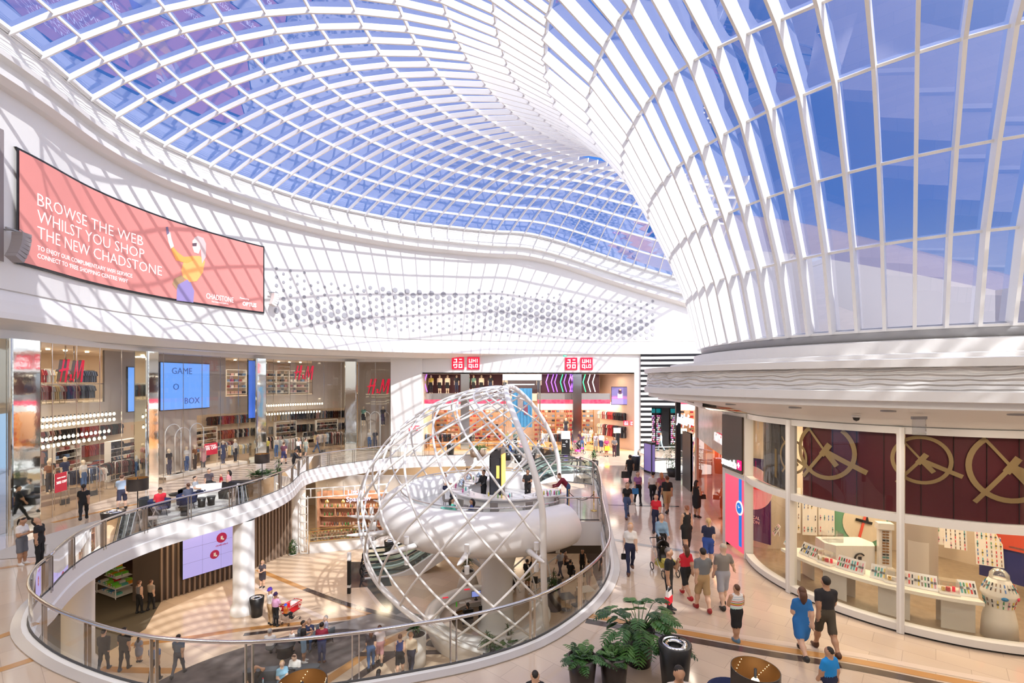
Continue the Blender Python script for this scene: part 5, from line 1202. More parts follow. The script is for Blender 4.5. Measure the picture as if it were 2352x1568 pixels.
# ---- upper walkway, near
a = pp('older man all in black in profile, hand at chin, holding a white and red bag', 1536, 1402, -PI / 2 - .5, top=BLK, bottom=BLK, H=1.76, armR='down', armL='face', sleeves='short', hairlen='short', hair=(.12, .1, .09), skin=1, res=.018, fingers=True)
bag('white and red paper shopping bag held by the man in black', hand(a), WHT_, (.26, .12, .36), (.7, .01, .03), rz=.9)
pp('girl in red top and black shorts with long brown hair walking away', 1575, 1375, .25, top=REDC, bottom=BLK, shoes=(.5, .02, .03), H=1.6, sex='f', legs='short', hair=BRN, hairlen='long', ph=.7, res=.02, fingers=True)
pp('person in grey T-shirt and khaki shorts with dark hair walking away', 1614, 1402, .05, top=GRY, bottom=KHA, shoes=(.3, .02, .02), legs='short', H=1.76, ph=-.35, hair=DRK, hairlen='short', res=.018, fingers=True)
pp('man in beige cap, grey T-shirt and pale cargo shorts seen from behind', 1661, 1395, .1, top=(.24, .22, .20), bottom=(.36, .37, .42), shoes=BLK, legs='short', H=1.82, ph=.3, hat=(.5, .42, .33), hairlen='cap', skin=3, res=.018, fingers=True, armR='out')
pp('woman in navy top with blonde ponytail behind the man in the beige cap', 1627, 1300, -.3, top=NAVY, bottom=(.03, .08, .35), legs='short', H=1.68, sex='f', hair=BLD, hairlen='pony', ph=.3, skin=3, res=.02)
boy_ = pp('boy in striped tank top and black shorts standing with crossed legs, back turned', 1692, 1474, .1, top=(.55, .62, .58), bottom=BLK, shoes=(.1, .2, .3), legs='short', sleeves='none', H=1.42, pose='cross', armL='lap', armR='lap', hair=BRN, skin=1, res=.018, fingers=True)
pp('person in bright blue dress with black shoulder bag hurrying past the curved window', 1842, 1512, -.15, top=(.02, .15, .42), bottom=BLK, dress='short', legs='bare', H=1.66, sex='f', hair=BRN, hairlen='long', ph=.8, res=.018, fingers=True, armL='phone')
pp('man in dark T-shirt and olive shorts walking away along the curved window', 1897, 1500, -.1, top=(.02, .018, .022), bottom=(.08, .065, .045), legs='short', H=1.82, ph=-.5, hair=DRK, skin=1, shoes=BRN, res=.018, fingers=True)
g = G(1905, 1640); person('child in bright blue top at the bottom edge of the picture', (g.x, g.y), .3, top=(.01, .25, .65), bottom=NAVY, H=1.30, hair=DRK, ph=.4, skin=1, res=.018)
w_ = pp('blonde woman in white top and navy trousers walking towards the camera', 1448, 1315, PI - .1, top=WHT_, bottom=NAVY, H=1.68, sex='f', hair=(.6, .33, .14), hairlen='long', ph=.5, skin=3, res=.02, fingers=True, shoes=BRN)
bag('small black shoulder bag at the side of the blonde woman in white', hand(w_, 'R') + Vector((0, 0, .1)), BLK, (.24, .1, .18), name='handbag', hl=.25)
w_ = pp('woman in blue denim jacket with long dark hair pushing a black pushchair', 1519, 1290, PI, top=LDEN, bottom=BLK, H=1.72, sex='f', sleeves='long', hair=DRK, hairlen='long', armL='push', armR='push', res=.02, fingers=True, head=.15)
pp('blurred slim woman in a long black dress walking near the red poster', 1577, 1267, .2, top=BLK, dress='long', legs='bare', H=1.75, sex='f', sleeves='none', hair=(.3, .12, .07), hairlen='bun', ph=.35, res=.02)
pp('woman in red top behind the pushchair', 1507, 1222, PI - .3, top=REDC, bottom=NAVY, H=1.62, sex='f', hair=BRN, hairlen='long', ph=.2)
a = pp('woman in black top and jeans walking towards the camera with a white plastic bag', 1441, 1190, PI, top=BLK, bottom=(.06, .1, .22), H=1.68, sex='f', hair=BRN, hairlen='long', ph=.4, shoes=BRN)
bag('white plastic bag with a red mark carried by the woman in jeans', hand(a, 'L'), WHT_, (.3, .14, .34))
a = pp('woman in purple T-shirt with long brown hair beside the woman in black', 1465, 1157, PI, top=(.28, .12, .30), bottom=BLK, H=1.7, sex='f', hair=BRN, hairlen='long', ph=-.4)
bag('blue tote hanging at the side of the woman in purple', hand(a, 'R') + Vector((0, 0, .2)), (.03, .2, .5), (.34, .1, .3), name='tote_bag')
pp('person in white shirt and dark trousers, hair tied up, walking away', 1499, 1157, 0, top=WHT_, bottom=BLK, H=1.68, sex='f', hair=DRK, hairlen='bun', ph=.3)
pp('blonde woman in a white and maroon top walking away in the middle of three', 1519, 1160, 0, top=(.35, .12, .16), bottom=NAVY, H=1.7, sex='f', hair=(.45, .2, .08), hairlen='long', ph=-.3)
pp('man in black T-shirt and tan shorts, rightmost of three walking away', 1532, 1178, 0, top=BLK, bottom=KHA, legs='short', H=1.82, hair=BRN, ph=.4, skin=1)
a = pp('woman in a short black dress and hat browsing outside the orange shop, with a handbag', 1600, 1188, -1.0, top=BLK, dress='short', legs='bare', bottom=BLK, H=1.76, sex='f', sleeves='none', hat=BLK, hairlen='long', armR='phone', skin=1)
bag('black handbag on the arm of the woman in the short black dress', hand(a, 'R'), BLK, (.3, .14, .2), name='handbag', hl=.16)
a = pp('person in black walking with a large dark bag, alone in mid walkway', 1447, 1110, .2, top=BLK, bottom=BLK, H=1.8, ph=.5, hair=DRK, skin=2)
bag('dark weekend bag carried by the lone person in black', hand(a, 'L'), (.04, .035, .03), (.5, .2, .4), name='duffel_bag')
a = pp('woman in magenta skirt holding a bright yellow bag at her front', 1393, 1048, PI - .1, top=(.35, .03, .1), bottom=(.3, .01, .08), dress='short', legs='bare', H=1.62, sex='f', hair=BRN, skin=1, armR='lap')
bag('bright yellow shopping bag held in front of the woman in magenta', (a.location.x, a.location.y - .28, 1.05), (.8, .75, .02), (.42, .1, .38))
pp('person in dark patterned shirt standing by the map totem', 1411, 1048, PI, top=(.12, .1, .1), bottom=(.05, .01, .02), H=1.66, hair=DRK, skin=2, armL='lap', armR='lap')
pp('man in white T-shirt and navy shorts walking out of the far store', 1381, 1038, PI, top=WHT_, bottom=NAVY, legs='short', H=1.8, hair=DRK, ph=.3)
pp('woman in lilac top and shorts with long hair beside the man in white', 1368, 1036, PI, top=(.4, .33, .38), bottom=(.5, .5, .5), legs='short', H=1.68, sex='f', hair=BRN, hairlen='long', ph=-.3)
pp('man in dark blue polo pushing a pink and black pushchair at the far store', 1316, 1032, -1.3, top=(.05, .06, .1), bottom=DEN, H=1.8, armL='push', armR='push', hair=GRH)
pp('woman in dark purple top beside the far pushchair', 1337, 1036, -.3, top=(.10, .05, .12), bottom=DEN, H=1.68, sex='f', hair=BLD, hairlen='long', ph=.3)
pp('blurred person in grey entering the far store', 1345, 1022, .2, top=(.3, .27, .26), bottom=(.3, .3, .3), H=1.75, ph=.4)
pp('person in white carrying a yellow bag near the far shelves', 1358, 1020, .6, top=WHT_, bottom=(.6, .5, .1), H=1.7, ph=.4)
pp('person in pale shirt and blue shorts walking past the display towers', 1246, 1030, 1.4, top=(.7, .6, .55), bottom=(.25, .3, .5), legs='short', H=1.75, ph=.5)
pp('person in black walking by the striped wall', 1462, 1030, -1.3, top=(.05, .05, .06), bottom=BLK, H=1.7, ph=.6, hair=BRN)
pp('blurred person in pale blue and red by the dark shop entrance', 1518, 1036, 1.3, top=(.55, .6, .65), bottom=(.3, .4, .45), H=1.75, ph=.5)
# ---- left side of the upper floor
a = pp('woman in white T-shirt and patterned skirt looking down at her phone by the glass', 50, 1296, -1.5, top=WHT_, bottom=(.16, .17, .2), dress=False, legs='short', H=1.66, sex='f', hair=DRK, hairlen='pony', armL='phone', armR='phone', skin=1, shoes=WHT_, res=.018, fingers=True, head=-.35)
a = pp('woman in black with long dark hair looking up, holding a white bag', 90, 1296, -1.35, top=BLK, bottom=BLK, H=1.68, sex='f', hair=DRK, hairlen='long', skin=1, res=.018, fingers=True, head=.6)
bag('white carrier bag hanging from the hand of the woman looking up', hand(a, 'L'), WHT_, (.26, .12, .3))
pp('blurred person in black striding past the entrance', 192, 1198, .7, top=BLK, bottom=BLK, H=1.72, ph=.8, hair=DRK, skin=1, sex='f', hairlen='pony')
pp('man in light blue shirt and dark shorts walking into the left store', 280, 1172, .5, top=(.38, .48, .62), bottom=(.03, .03, .06), legs='short', H=1.78, ph=.6, hair=BRN, skin=3, sleeves='short')
pp('person in dark top walking behind the lounge, leftmost of the blurred three', 652, 1066, .2, top=(.10, .03, .05), bottom=(.04, .04, .12), legs='short', H=1.72, ph=.5, hair=BRN)
pp('woman in white top and dark shorts behind the lounge', 686, 1052, .1, top=WHT_, bottom=BLK, legs='short', H=1.7, ph=.4, sex='f', hair=BLD)
pp('person in grey top behind the lounge, right of the woman in white', 702, 1050, -.2, top=(.3, .32, .26), bottom=(.2, .22, .2), legs='short', H=1.6, ph=-.4, hair=BRN)
pp('shopper in blue jeans walking past the narrow glazed bay', 728, 1040, -1.2, top=(.25, .2, .22), bottom=DEN, H=1.7, ph=.5)
a = pp('man in dark suit leaning on the curved handrail', 674, 1088, -1.2, top=(.02, .02, .025), bottom=BLK, H=1.78, sleeves='long', armL='fwd', armR='fwd', hair=DRK, skin=2, lean=.25)
# ---- lower level
L_ = GZ
a = pp('bearded man in white shirt, tan trousers and purple turban', 620, 1434, -.7, L_, top=WHT_, bottom=(.45, .3, .16), H=1.82, hat=(.08, .03, .35), hairlen='turban', beard=(.03, .02, .02), sleeves='long', armR='phone', skin=1, res=.02, fingers=True)
pp('woman in pink top, black trousers and dark turban, back turned, by the trolley', 633, 1438, -.35, L_, top=(.62, .33, .52), bottom=BLK, H=1.66, hat=(.05, .02, .1), hairlen='turban', skin=1, res=.02, armR='fwd')
pp('child in orange top and blue turban sitting up in the red trolley', 656, 1425, -.6, L_ + .62, top=(.8, .22, .03), bottom=BLK, H=1.05, hat=(.04, .1, .6), hairlen='turban', pose='sit', skin=1, armL='lap', armR='lap')
pp('man in black T-shirt and denim shorts reading a leaflet', 697, 1520, -1.3, L_, top=BLK, bottom=LDEN, legs='short', H=1.8, hair=DRK, armL='phone', armR='phone', skin=1, shoes=WHT_, res=.02, fingers=True)
pp('man in maroon T-shirt and dark jeans standing with his back turned', 739, 1522, .25, L_, top=MARO, bottom=(.02, .03, .09), H=1.76, hair=DRK, armL='lap', armR='lap', skin=1, shoes=BRN, res=.02)
pp('toddler in white T-shirt and pale shorts between the men', 671, 1496, -.3, L_, top=WHT_, bottom=(.4, .55, .5), legs='short', H=.95, hair=BRN, res=.02)
pp('person in dark blue sitting in the grey tub chair', 710, 1484, .2 + PI, L_, top=NAVY, bottom=DEN, H=1.66, pose='sit', armL='face', armR='lap', hair=(.3, .2, .15), hairlen='bun', sex='f')
pp('grey-haired person in patterned shirt sitting in the right tub chair', 748, 1476, PI - .8, L_, top=(.4, .4, .5), bottom=BLK, H=1.68, pose='sit', armL='lap', armR='table', hair=GRH, skin=3)
pp('blonde woman in light blue off-shoulder top sitting on the grey sofa', 648, 1590, PI + .6, L_, top=(.25, .48, .65), bottom=LDEN, legs='short', H=1.66, sex='f', pose='sit', armL='lap', armR='lap', hair=BLD, hairlen='long', skin=3, res=.018, fingers=True)
pp('brown-haired person in white shirt looking down on the grey sofa', 678, 1574, PI - .1, L_, top=WHT_, bottom=(.1, .13, .25), H=1.74, pose='sit', armL='lap', armR='lap', hair=BRN, skin=3, res=.018, head=-.5, fingers=True)
pp('person in black jacket sitting with a hand on the head at the sofa end', 583, 1604, PI + .1, L_, top=(.02, .02, .02), bottom=(.03, .03, .035), H=1.7, pose='sit_crossed', armL='head', armR='lap', hair=DRK, skin=1, res=.018, fingers=True, sleeves='short')
pp('bald man in white shirt sitting behind the grey sofa', 620, 1512, .1, L_, top=WHT_, bottom=GRY, H=1.74, pose='sit', hair=GRH, skin=3, armL='lap', armR='lap')
pp('woman with dark hair in blue sleeveless top and black shorts walking away below', 919, 1550, .15, L_, top=(.02, .04, .16), bottom=BLK, legs='short', H=1.7, sleeves='none', sex='f', hair=BRN, hairlen='bun', ph=.3, res=.02, fingers=True)
pp('person in cream jumper and dark trousers walking away beside the white planter', 944, 1546, -.1, L_, top=(.62, .5, .36), bottom=(.02, .02, .04), H=1.72, sleeves='long', hair=(.4, .2, .1), ph=-.4, res=.02)
pp('blurred person in black top and jeans passing under the handrail post', 852, 1535, .3, L_, top=(.04, .03, .04), bottom=DEN, H=1.68, ph=.3, hair=BRN, sex='f', hairlen='long')
pp('blurred person in pale top beside the one in jeans', 872, 1525, .2, L_, top=(.6, .52, .52), bottom=(.5, .25, .25), H=1.68, ph=-.3, legs='short', hair=BRN)
g = G(870, 1640, L_); person('dark-haired person at the bottom edge, only the head in view', (g.x, g.y), 0, z=L_, top=(.05, .03, .03), H=1.65, hair=DRK, hairlen='long')
a = pp('man in black T-shirt walking away and holding a small girl by the hand', 285, 1538, .1, L_, top=BLK, bottom=BLK, H=1.8, ph=.2, hair=DRK, skin=1, res=.02, fingers=True)
pp('small girl in grey dress holding the hand of the man in black', 319, 1520, .1, L_, top=(.26, .27, .33), dress='short', legs='bare', H=1.1, hair=DRK, hairlen='long', skin=1, sex='f', armL='out', res=.02)
pp('boy in blue shirt and dark trousers walking away', 355, 1566, .1, L_, top=(.11, .16, .30), bottom=(.02, .02, .03), H=1.62, ph=.4, hair=DRK, skin=1, res=.02, fingers=True)
pp('blurred dark figure beside the near column', 238, 1540, .2, L_, top=BLK, bottom=BLK, H=1.75, ph=.3, hair=DRK, sleeves='long')
pp('blurred person in grey-blue partly behind the handrail post', 410, 1552, .1, L_, top=(.12, .15, .2), bottom=(.1, .1, .12), H=1.72, ph=.5)
pp('blurred woman in grey top standing by the book table', 320, 1408, -.3, L_, top=(.16, .16, .18), bottom=BLK, H=1.72, sex='f', hair=BRN, ph=.1, sleeves='none')
pp('blurred person in beige top beside the woman in grey at the book table', 347, 1400, -.2, L_, top=(.35, .28, .22), bottom=BLK, H=1.6, hair=BRN, ph=.2)
pp('blonde girl in scarf and black top by the slatted wall', 603, 1348, PI, L_, top=(.05, .04, .05), bottom=(.3, .2, .25), dress='short', legs='bare', H=1.6, sex='f', hair=BLD, hairlen='long', armL='lap', armR='lap')
pp('woman with long dark hair in black waiting at the cafe counter', 836, 1242, .7, L_, top=BLK, bottom=LDEN, legs='short', H=1.68, sex='f', hair=BRN, hairlen='long', skin=1)
pp('person in long grey skirt queuing at the cafe counter', 818, 1250, .5, L_, top=(.45, .35, .3), bottom=GRY, dress='long', legs='bare', H=1.68, sex='f', hair=BRN)
pp('person in black top and olive shorts reaching up behind the stem', 1211, 1350, -.3, L_, top=BLK, bottom=(.2, .2, .08), legs='short', H=1.7, hair=DRK, armR='up', armL='phone', skin=1)
pp('blurred person in pale blue shirt among the lower cafe tables', 1287, 1326, .6, L_, top=(.4, .42, .5), bottom=(.1, .1, .14), H=1.75, ph=.5)
pp('woman in black sleeveless top standing by the lower cafe tables', 1338, 1322, PI - .2, L_, top=BLK, bottom=BLK, sleeves='none', H=1.68, sex='f', hair=DRK, hairlen='bun', skin=1)
pp('person in dark clothes sitting at a lower cafe table', 1310, 1334, -.4, L_, top=BLK, bottom=BLK, H=1.7, pose='sit', hair=DRK, armL='table', armR='table')
pp('second person seated at the lower cafe table, in brown', 1298, 1310, -1.8, L_, top=(.12, .05, .03), bottom=BLK, H=1.7, pose='sit', hair=DRK, armL='table', armR='table')
pp('blurred person with a white and red bag near the right lower edge', 1352, 1352, .2, L_, top=(.45, .35, .32), bottom=(.4, .35, .33), H=1.7, ph=.4)
# ---- in the pod
g = PC
person('server in black working at the dark coffee tower', (g.x - .45, g.y + .5), 2.4, z=0, top=BLK, bottom=BLK, H=1.78, hair=DRK, armL='fwd', armR='fwd', sleeves='long', skin=1)
person('server in black with an apron behind the bar, right of the tower', (g.x + 1.9, g.y + .9), 2.9, z=0, top=BLK, bottom=BLK, H=1.74, hair=DRK, armL='table', armR='table', skin=2)
person('man in maroon jumper and jeans bending over the pod counter', (g.x + 4.0, g.y + .2), 1.5, z=0, top=MARO, bottom=DEN, H=1.82, hair=BRN, armL='fwd', armR='fwd', sleeves='long', lean=.75, shoes=WHT_)
person('woman in pale shirt sitting at the left of the pod bar', (g.x - 2.6, g.y + 1.2), -1.9, z=.22, top=(.7, .66, .64), bottom=NAVY, H=1.66, sex='f', pose='sit', hair=BRN, armL='table', armR='table')
person('woman with tied hair sitting at the far side of the pod bar', (g.x - 1.5, g.y + 2.6), -2.6, z=.22, top=(.65, .5, .45), bottom=BLK, H=1.66, sex='f', pose='sit', hair=DRK, hairlen='bun', armL='face', armR='table')
person('woman in green top sitting low at the front of the pod', (g.x - 1.65, g.y - 3.3), -1.4, z=-.02, top=(.08, .45, .33), bottom=NAVY, H=1.66, sex='f', pose='sit', hair=DRK, hairlen='long', armL='table', armR='table', skin=1)
person('woman in patterned navy dress opposite the woman in green', (g.x - .75, g.y - 3.45), 1.5, z=-.02, top=(.03, .05, .18), bottom=NAVY, H=1.64, sex='f', pose='sit', hair=DRK, hairlen='long', armL='table', armR='table', skin=1)
# ---- information desk staff
person('staff member in black on a swivel chair at the ring desk, back turned', (-2.2, 24.05), .3, z=L_, top=BLK, bottom=BLK, H=1.68, sex='f', pose='sit', hair=DRK, hairlen='pony', armL='table', armR='table', skin=1, res=.02)
person('staff member in black dress seated sideways by the monitor at the ring desk', (-1.45, 24.45), .1, z=L_, top=BLK, bottom=BLK, dress=False, legs='bare', H=1.68, sex='f', pose='sit', hair=BRN, armL='table', armR='lap', skin=0, res=.02)
# ---- upper lounge and foreground
pp('person in red T-shirt and dark cap in the nearer blue armchair', 368, 1182, .9, 0, top=REDC, bottom=NAVY, H=1.74, pose='sit', hat=DRK, hairlen='cap', armL='lap', armR='table', skin=1)
pp('person with dark hair in the second blue armchair', 432, 1168, 1.1, 0, top=(.08, .09, .14), bottom=NAVY, H=1.7, pose='sit', hair=BRN, armL='lap', armR='phone')
pp('person in grey T-shirt sitting on the black and white sofa', 448, 1148, -1.4, 0, top=(.3, .32, .34), bottom=NAVY, H=1.7, pose='sit', hair=DRK, armL='lap', armR='lap')
pp('man with dark hair behind the black and white sofa', 480, 1126, -2.2, 0, top=(.12, .1, .11), bottom=BLK, H=1.7, pose='sit', hair=DRK)
pp('woman in pink top sitting behind the black and white sofa', 526, 1128, 1.6, 0, top=(.65, .3, .3), bottom=BLK, H=1.64, pose='sit', sex='f', hair=DRK, hairlen='long')
pp('child in red leaning in a pushchair behind the sofa', 508, 1122, 2.4, .05, top=(.55, .01, .03), bottom=(.55, .01, .03), H=1.15, pose='sit', hair=BRN)
for i, (px, py, c, lab) in enumerate([(1158, 1046, (.1, .12, .2), 'leftmost by the far rail'), (1172, 1050, (.03, .15, .5), 'in blue'), (1198, 1044, (.5, .25, .3), 'in pink'), (1236, 1044, WHT_, 'in white'), (1264, 1056, (.7, .65, .7), 'in pale lilac, rightmost')]):
    pp('person seated in the far lounge beyond the opening, ' + lab, px, py, [1.2, -1.4, PI, -1.3, 1.3][i], 0, top=c, bottom=NAVY, H=1.72, pose='sit', hair=[DRK, DRK, BRN, DRK, (.3, .12, .05)][i], armL='lap', armR='table')
g = G(1560, 1700); person('man with dark hair sitting in a blue armchair at the bottom edge of the picture', (g.x, g.y), PI, top=(.7, .62, .55), bottom=NAVY, H=1.75, pose='sit', hair=DRK, skin=1, res=.018)
g = G(1229, 1700); person('dark-haired person cut off at the bottom edge left of the pots', (g.x, g.y), 0, top=BLK, bottom=BLK, H=1.25, hair=DRK, res=.018)

# striped cloth of the boy's tank top
sm_ = bpy.data.materials.new('striped_cloth'); sm_.use_nodes = True; n_ = sm_.node_tree.nodes; l_ = sm_.node_tree.links; t_ = n_.new('ShaderNodeTexCoord'); x_ = n_.new('ShaderNodeSeparateXYZ'); l_.new(t_.outputs['Object'], x_.inputs[0]); r_ = n_.new('ShaderNodeMapRange'); r_.inputs[1].default_value = .70; r_.inputs[2].default_value = 1.22; l_.new(x_.outputs['Z'], r_.inputs[0]); c_ = n_.new('ShaderNodeValToRGB'); c_.color_ramp.interpolation = 'CONSTANT'; l_.new(r_.outputs[0], c_.inputs[0]); l_.new(c_.outputs[0], n_['Principled BSDF'].inputs['Base Color'])
E_ = c_.color_ramp.elements; E_[0].position = 0; E_[0].color = (.7, .7, .68, 1); E_[1].position = .10; E_[1].color = (.18, .5, .38, 1)
for p_, k_ in [(.30, (.6, .75, .68)), (.40, (.7, .7, .68)), (.46, (.6, .02, .02)), (.50, (.75, .6, .1)), (.55, (.03, .02, .02)), (.58, (.75, .72, .7)), (.63, (.7, .1, .03)), (.67, (.75, .72, .7)), (.75, (.3, .45, .55)), (.77, (.75, .72, .7)), (.85, (.3, .45, .55)), (.87, (.75, .72, .7))]: e_ = E_.new(p_); e_.color = (*k_, 1)
for ch_ in boy_.children:
    if ch_.name.startswith('body'): ch_.data.materials[1] = sm_
# ================================================================ plants, bins, lamps near the viewer
LEAF = [mat('leaf_dark', (.018, .06, .012), .45), mat('leaf_mid', (.035, .11, .02), .45), mat('leaf_light', (.07, .17, .035), .45)]
SOIL = mat('soil', (.03, .02, .015), .9)
def leafblade(mb, a, d, up, L, wd, m, seg=4, droop=.5):
    d = d.normalized(); s = d.cross(up).normalized(); vs = []; p = Vector(a)
    for i in range(seg + 1):
        t = i / seg; w_ = wd * math.sin(PI * min(.98, t * .9 + .08)); q = p + d * (L * t) + up * (-droop * L * t * t)
        vs += [q - s * w_, q + up * w_ * .25, q + s * w_]
    fs = []
    for i in range(seg): b = i * 3; fs += [(b, b + 1, b + 4, b + 3), (b + 1, b + 2, b + 5, b + 4)]
    mb.add(vs, fs, m)
def frond(mb, a, d, L, m, rnd, n=9, wd=.03, ll=.12, droop=.45):
    "one stem with paired leaflets"
    d = Vector(d).normalized(); up = Vector((0, 0, 1)); s = d.cross(up).normalized(); pts = []
    for i in range(n + 1):
        t = i / n; pts.append(Vector(a) + d * (L * t) - up * (droop * L * t * t))
    mb.tube(pts, .006, m, 4)
    for i in range(2, n + 1):
        t = i / n; f = math.sin(PI * (.15 + .8 * t)) + .15; t_ = (pts[i] - pts[i - 1]).normalized()
        for q in (-1, 1): leafblade(mb, pts[i], (t_ * .55 + s * q + up * rnd.uniform(-.1, .25)), up, ll * f, wd * f, m, 3, .3)
def pot(kind, r0, r1, h, m): 
    mb = MB(); mb.lathe([(0, 0), (r0, 0), (r1, h), (r1 - .035, h), (r1 - .05, h - .08), (0, h - .08)], 32, (0, 0, 0), m); return mb
def plant(label, p, kind, r0, r1, h, potm, seed=1, size=1.0, name='potted_plant', group=None, dens=1.0):
    rnd = random.Random(seed); rt = thing(name, label, 'plant', p, rnd.uniform(0, 6), group)
    pot('p', r0, r1, h, potm).obj('planter', parent=rt); mb = MB(); mb.lathe([(0, h - .06), (r1 - .05, h - .07)], 24, (0, 0, 0), SOIL); mb.obj('soil', parent=rt)
    mb = MB()
    if kind == 'zz':
        for i in range(int(46 * dens)):
            a = rnd.uniform(0, 2 * PI); el = rnd.uniform(.25, 1.45); r = rnd.uniform(0, r1 * .6); frond(mb, (r * math.cos(a), r * math.sin(a), h - .08), (math.cos(a) * math.cos(el), math.sin(a) * math.cos(el), math.sin(el)), rnd.uniform(.28, .5) * size * (1.5 if rnd.random() < .08 else 1), rnd.choice(LEAF), rnd, 8, .026, .09)
    elif kind == 'philo':
        for i in range(int(46 * dens)):
            a = rnd.uniform(0, 2 * PI); el = rnd.uniform(.0, 1.3); L = rnd.uniform(.45, .95) * size; d = Vector((math.cos(a) * math.cos(el), math.sin(a) * math.cos(el), math.sin(el))); b = Vector((.1 * math.cos(a), .1 * math.sin(a), h - .05)); e_ = b + d * L * .7
            m_ = rnd.choice(LEAF); mb.tube([b, (b + e_) / 2 + Vector((0, 0, .06)), e_], .01, m_, 4); frond(mb, e_, (d.x, d.y, d.z * .3), L * .55, m_, rnd, 8, .04, .17 * size, .5)
    elif kind == 'palm':
        for k in range(3):
            a0 = rnd.uniform(0, 6.3); bx, by = .1 * math.cos(a0), .1 * math.sin(a0); hh = rnd.uniform(.25, .85) * size; mb.tube([(bx, by, h - .08), (bx * 1.4, by * 1.4, h + hh)], .02, mat('stem_brown', (.12, .09, .04), .8), 5)
            for i in range(int(34 * dens)):
                a = rnd.uniform(0, 2 * PI); el = rnd.uniform(-.2, 1.2); z = h + hh * rnd.uniform(.3, 1); leafblade(mb, (bx, by, z), Vector((math.cos(a) * math.cos(el), math.sin(a) * math.cos(el), math.sin(el))), Vector((0, 0, 1)), rnd.uniform(.25, .5) * size, .022, rnd.choice(LEAF), 4, .5)
    elif kind == 'bush':
        for i in range(int(420 * dens)):
            a = rnd.uniform(0, 2 * PI); z = rnd.uniform(0, 1); r = r1 * size * 1.1 * math.sin(PI * min(.97, .12 + z * .85)) * rnd.uniform(.4, 1); leafblade(mb, (r * math.cos(a), r * math.sin(a), h + z * 1.4 * size), Vector((math.cos(a), math.sin(a), rnd.uniform(-.4, .7))), Vector((0, 0, 1)), .14, .035, rnd.choice(LEAF), 2, .3)
    mb.obj('foliage', parent=rt); return rt
POTB = mat('pot_dark', (.028, .020, .018), .32); POTW = mat('pot_white', (.7, .66, .62), .5); POTG = mat('pot_taupe', (.30, .22, .17), .5)
def fl(px, py, z=0.0): g = G(px, py, z); return (g.x, g.y, z)
# base points of the pots on the upper floor
plant('large black planter with spreading deeply cut leaves, beside the black bin', (2.92, 11.15, 0), 'philo', .27, .37, .8, POTB, 3, 1.05)
plant('black pot with upright feathery fronds, left of the two small pots', (1.48, 10.2, 0), 'zz', .24, .31, .70, POTB, 5)
plant('black pot with curling feathery fronds, right of the two small pots', (2.17, 10.3, 0), 'zz', .24, .31, .70, POTB, 9)
plant('tall dark pot with spiky palm by the escalator head, against the handrail', (5.75, 34.0, 0), 'palm', .26, .34, .9, POTB, 4, 1.2)
plant('low pot with broad leaves at the foot of the black totem, right side', fl(1307, 1046), 'zz', .25, .3, .4, POTG, 6, 1.2)
plant('low pot with leaves left of the black totem', fl(1283, 1048), 'zz', .25, .3, .4, POTG, 7, 1.2)
plant('tapered taupe planter with fern leaves in the far lounge, left of two', fl(1089, 1049), 'zz', .28, .42, .8, POTG, 12, 1.5)
plant('tapered taupe planter with fern leaves in the far lounge, right of two', fl(1108, 1047), 'zz', .28, .42, .75, POTG, 13, 1.5)
plant('tall leafy shrub in a tub by the second opening on the right', (11.0, 33.0, 0), 'bush', .35, .42, .5, POTB, 14, 1.3)
plant('dark pot with broad-leaved plant in the left lounge, nearest the floor lamp', fl(589, 1106), 'zz', .26, .38, .5, POTG, 15, 1.4)
plant('white pot with leafy plant between the two dark pots in the left lounge', fl(614, 1108), 'zz', .2, .3, .6, POTW, 16, 1.5)
plant('large round charcoal pot with a spiky palm by the curved handrail in the left lounge', fl(640, 1118), 'palm', .33, .45, .75, mat('pot_charcoal', (.06, .06, .065), .6), 17, 1.1)
L_ = GZ
plant('tall white cylinder planter with grassy palm on the lower floor', (-4.15, 21.0, L_), 'palm', .40, .42, 1.35, POTW, 18, .9)
plant('dark tub with spiky leaves at the foot of the lattice, left one', (-.95, 20.6, L_), 'palm', .36, .42, .9, POTB, 19, 1.1)
plant('pale tub with feathery green plant at the foot of the lattice, middle', (.15, 20.4, L_), 'philo', .34, .4, .7, POTW, 20, 1.0)
plant('dark tub with feathery fronds at the foot of the lattice, right one', (1.1, 20.6, L_), 'zz', .36, .42, .8, POTB, 21, 1.5)
plant('small palm beside the desk rim behind the handrail post', (2.6, 21.6, L_), 'palm', .25, .3, .5, POTW, 22, .9)
plant('white flared planter with a palm behind the ring desk, left', (-2.6, 28.6, L_), 'palm', .7, .38, 1.1, POTW, 23, 1.2)
plant('dark tub with bushy plant behind the ring desk, middle', (-1.3, 28.8, L_), 'bush', .45, .5, .6, POTB, 24, .8, dens=.6)
plant('dark tub with bushy plant behind the ring desk, right', (-.2, 28.9, L_), 'bush', .45, .5, .6, POTB, 25, .7, dens=.6)
plant('dark glossy planter with spiky leaves right of the lattice opening', (2.25, 26.1, L_), 'palm', .42, .36, 1.1, POTB, 26, 1.1)
plant('small white pot plant on the rim of the ring desk', (-.15, 20.95, L_ + 1.13), 'palm', .12, .15, .2, POTW, 27, .5, dens=.4)
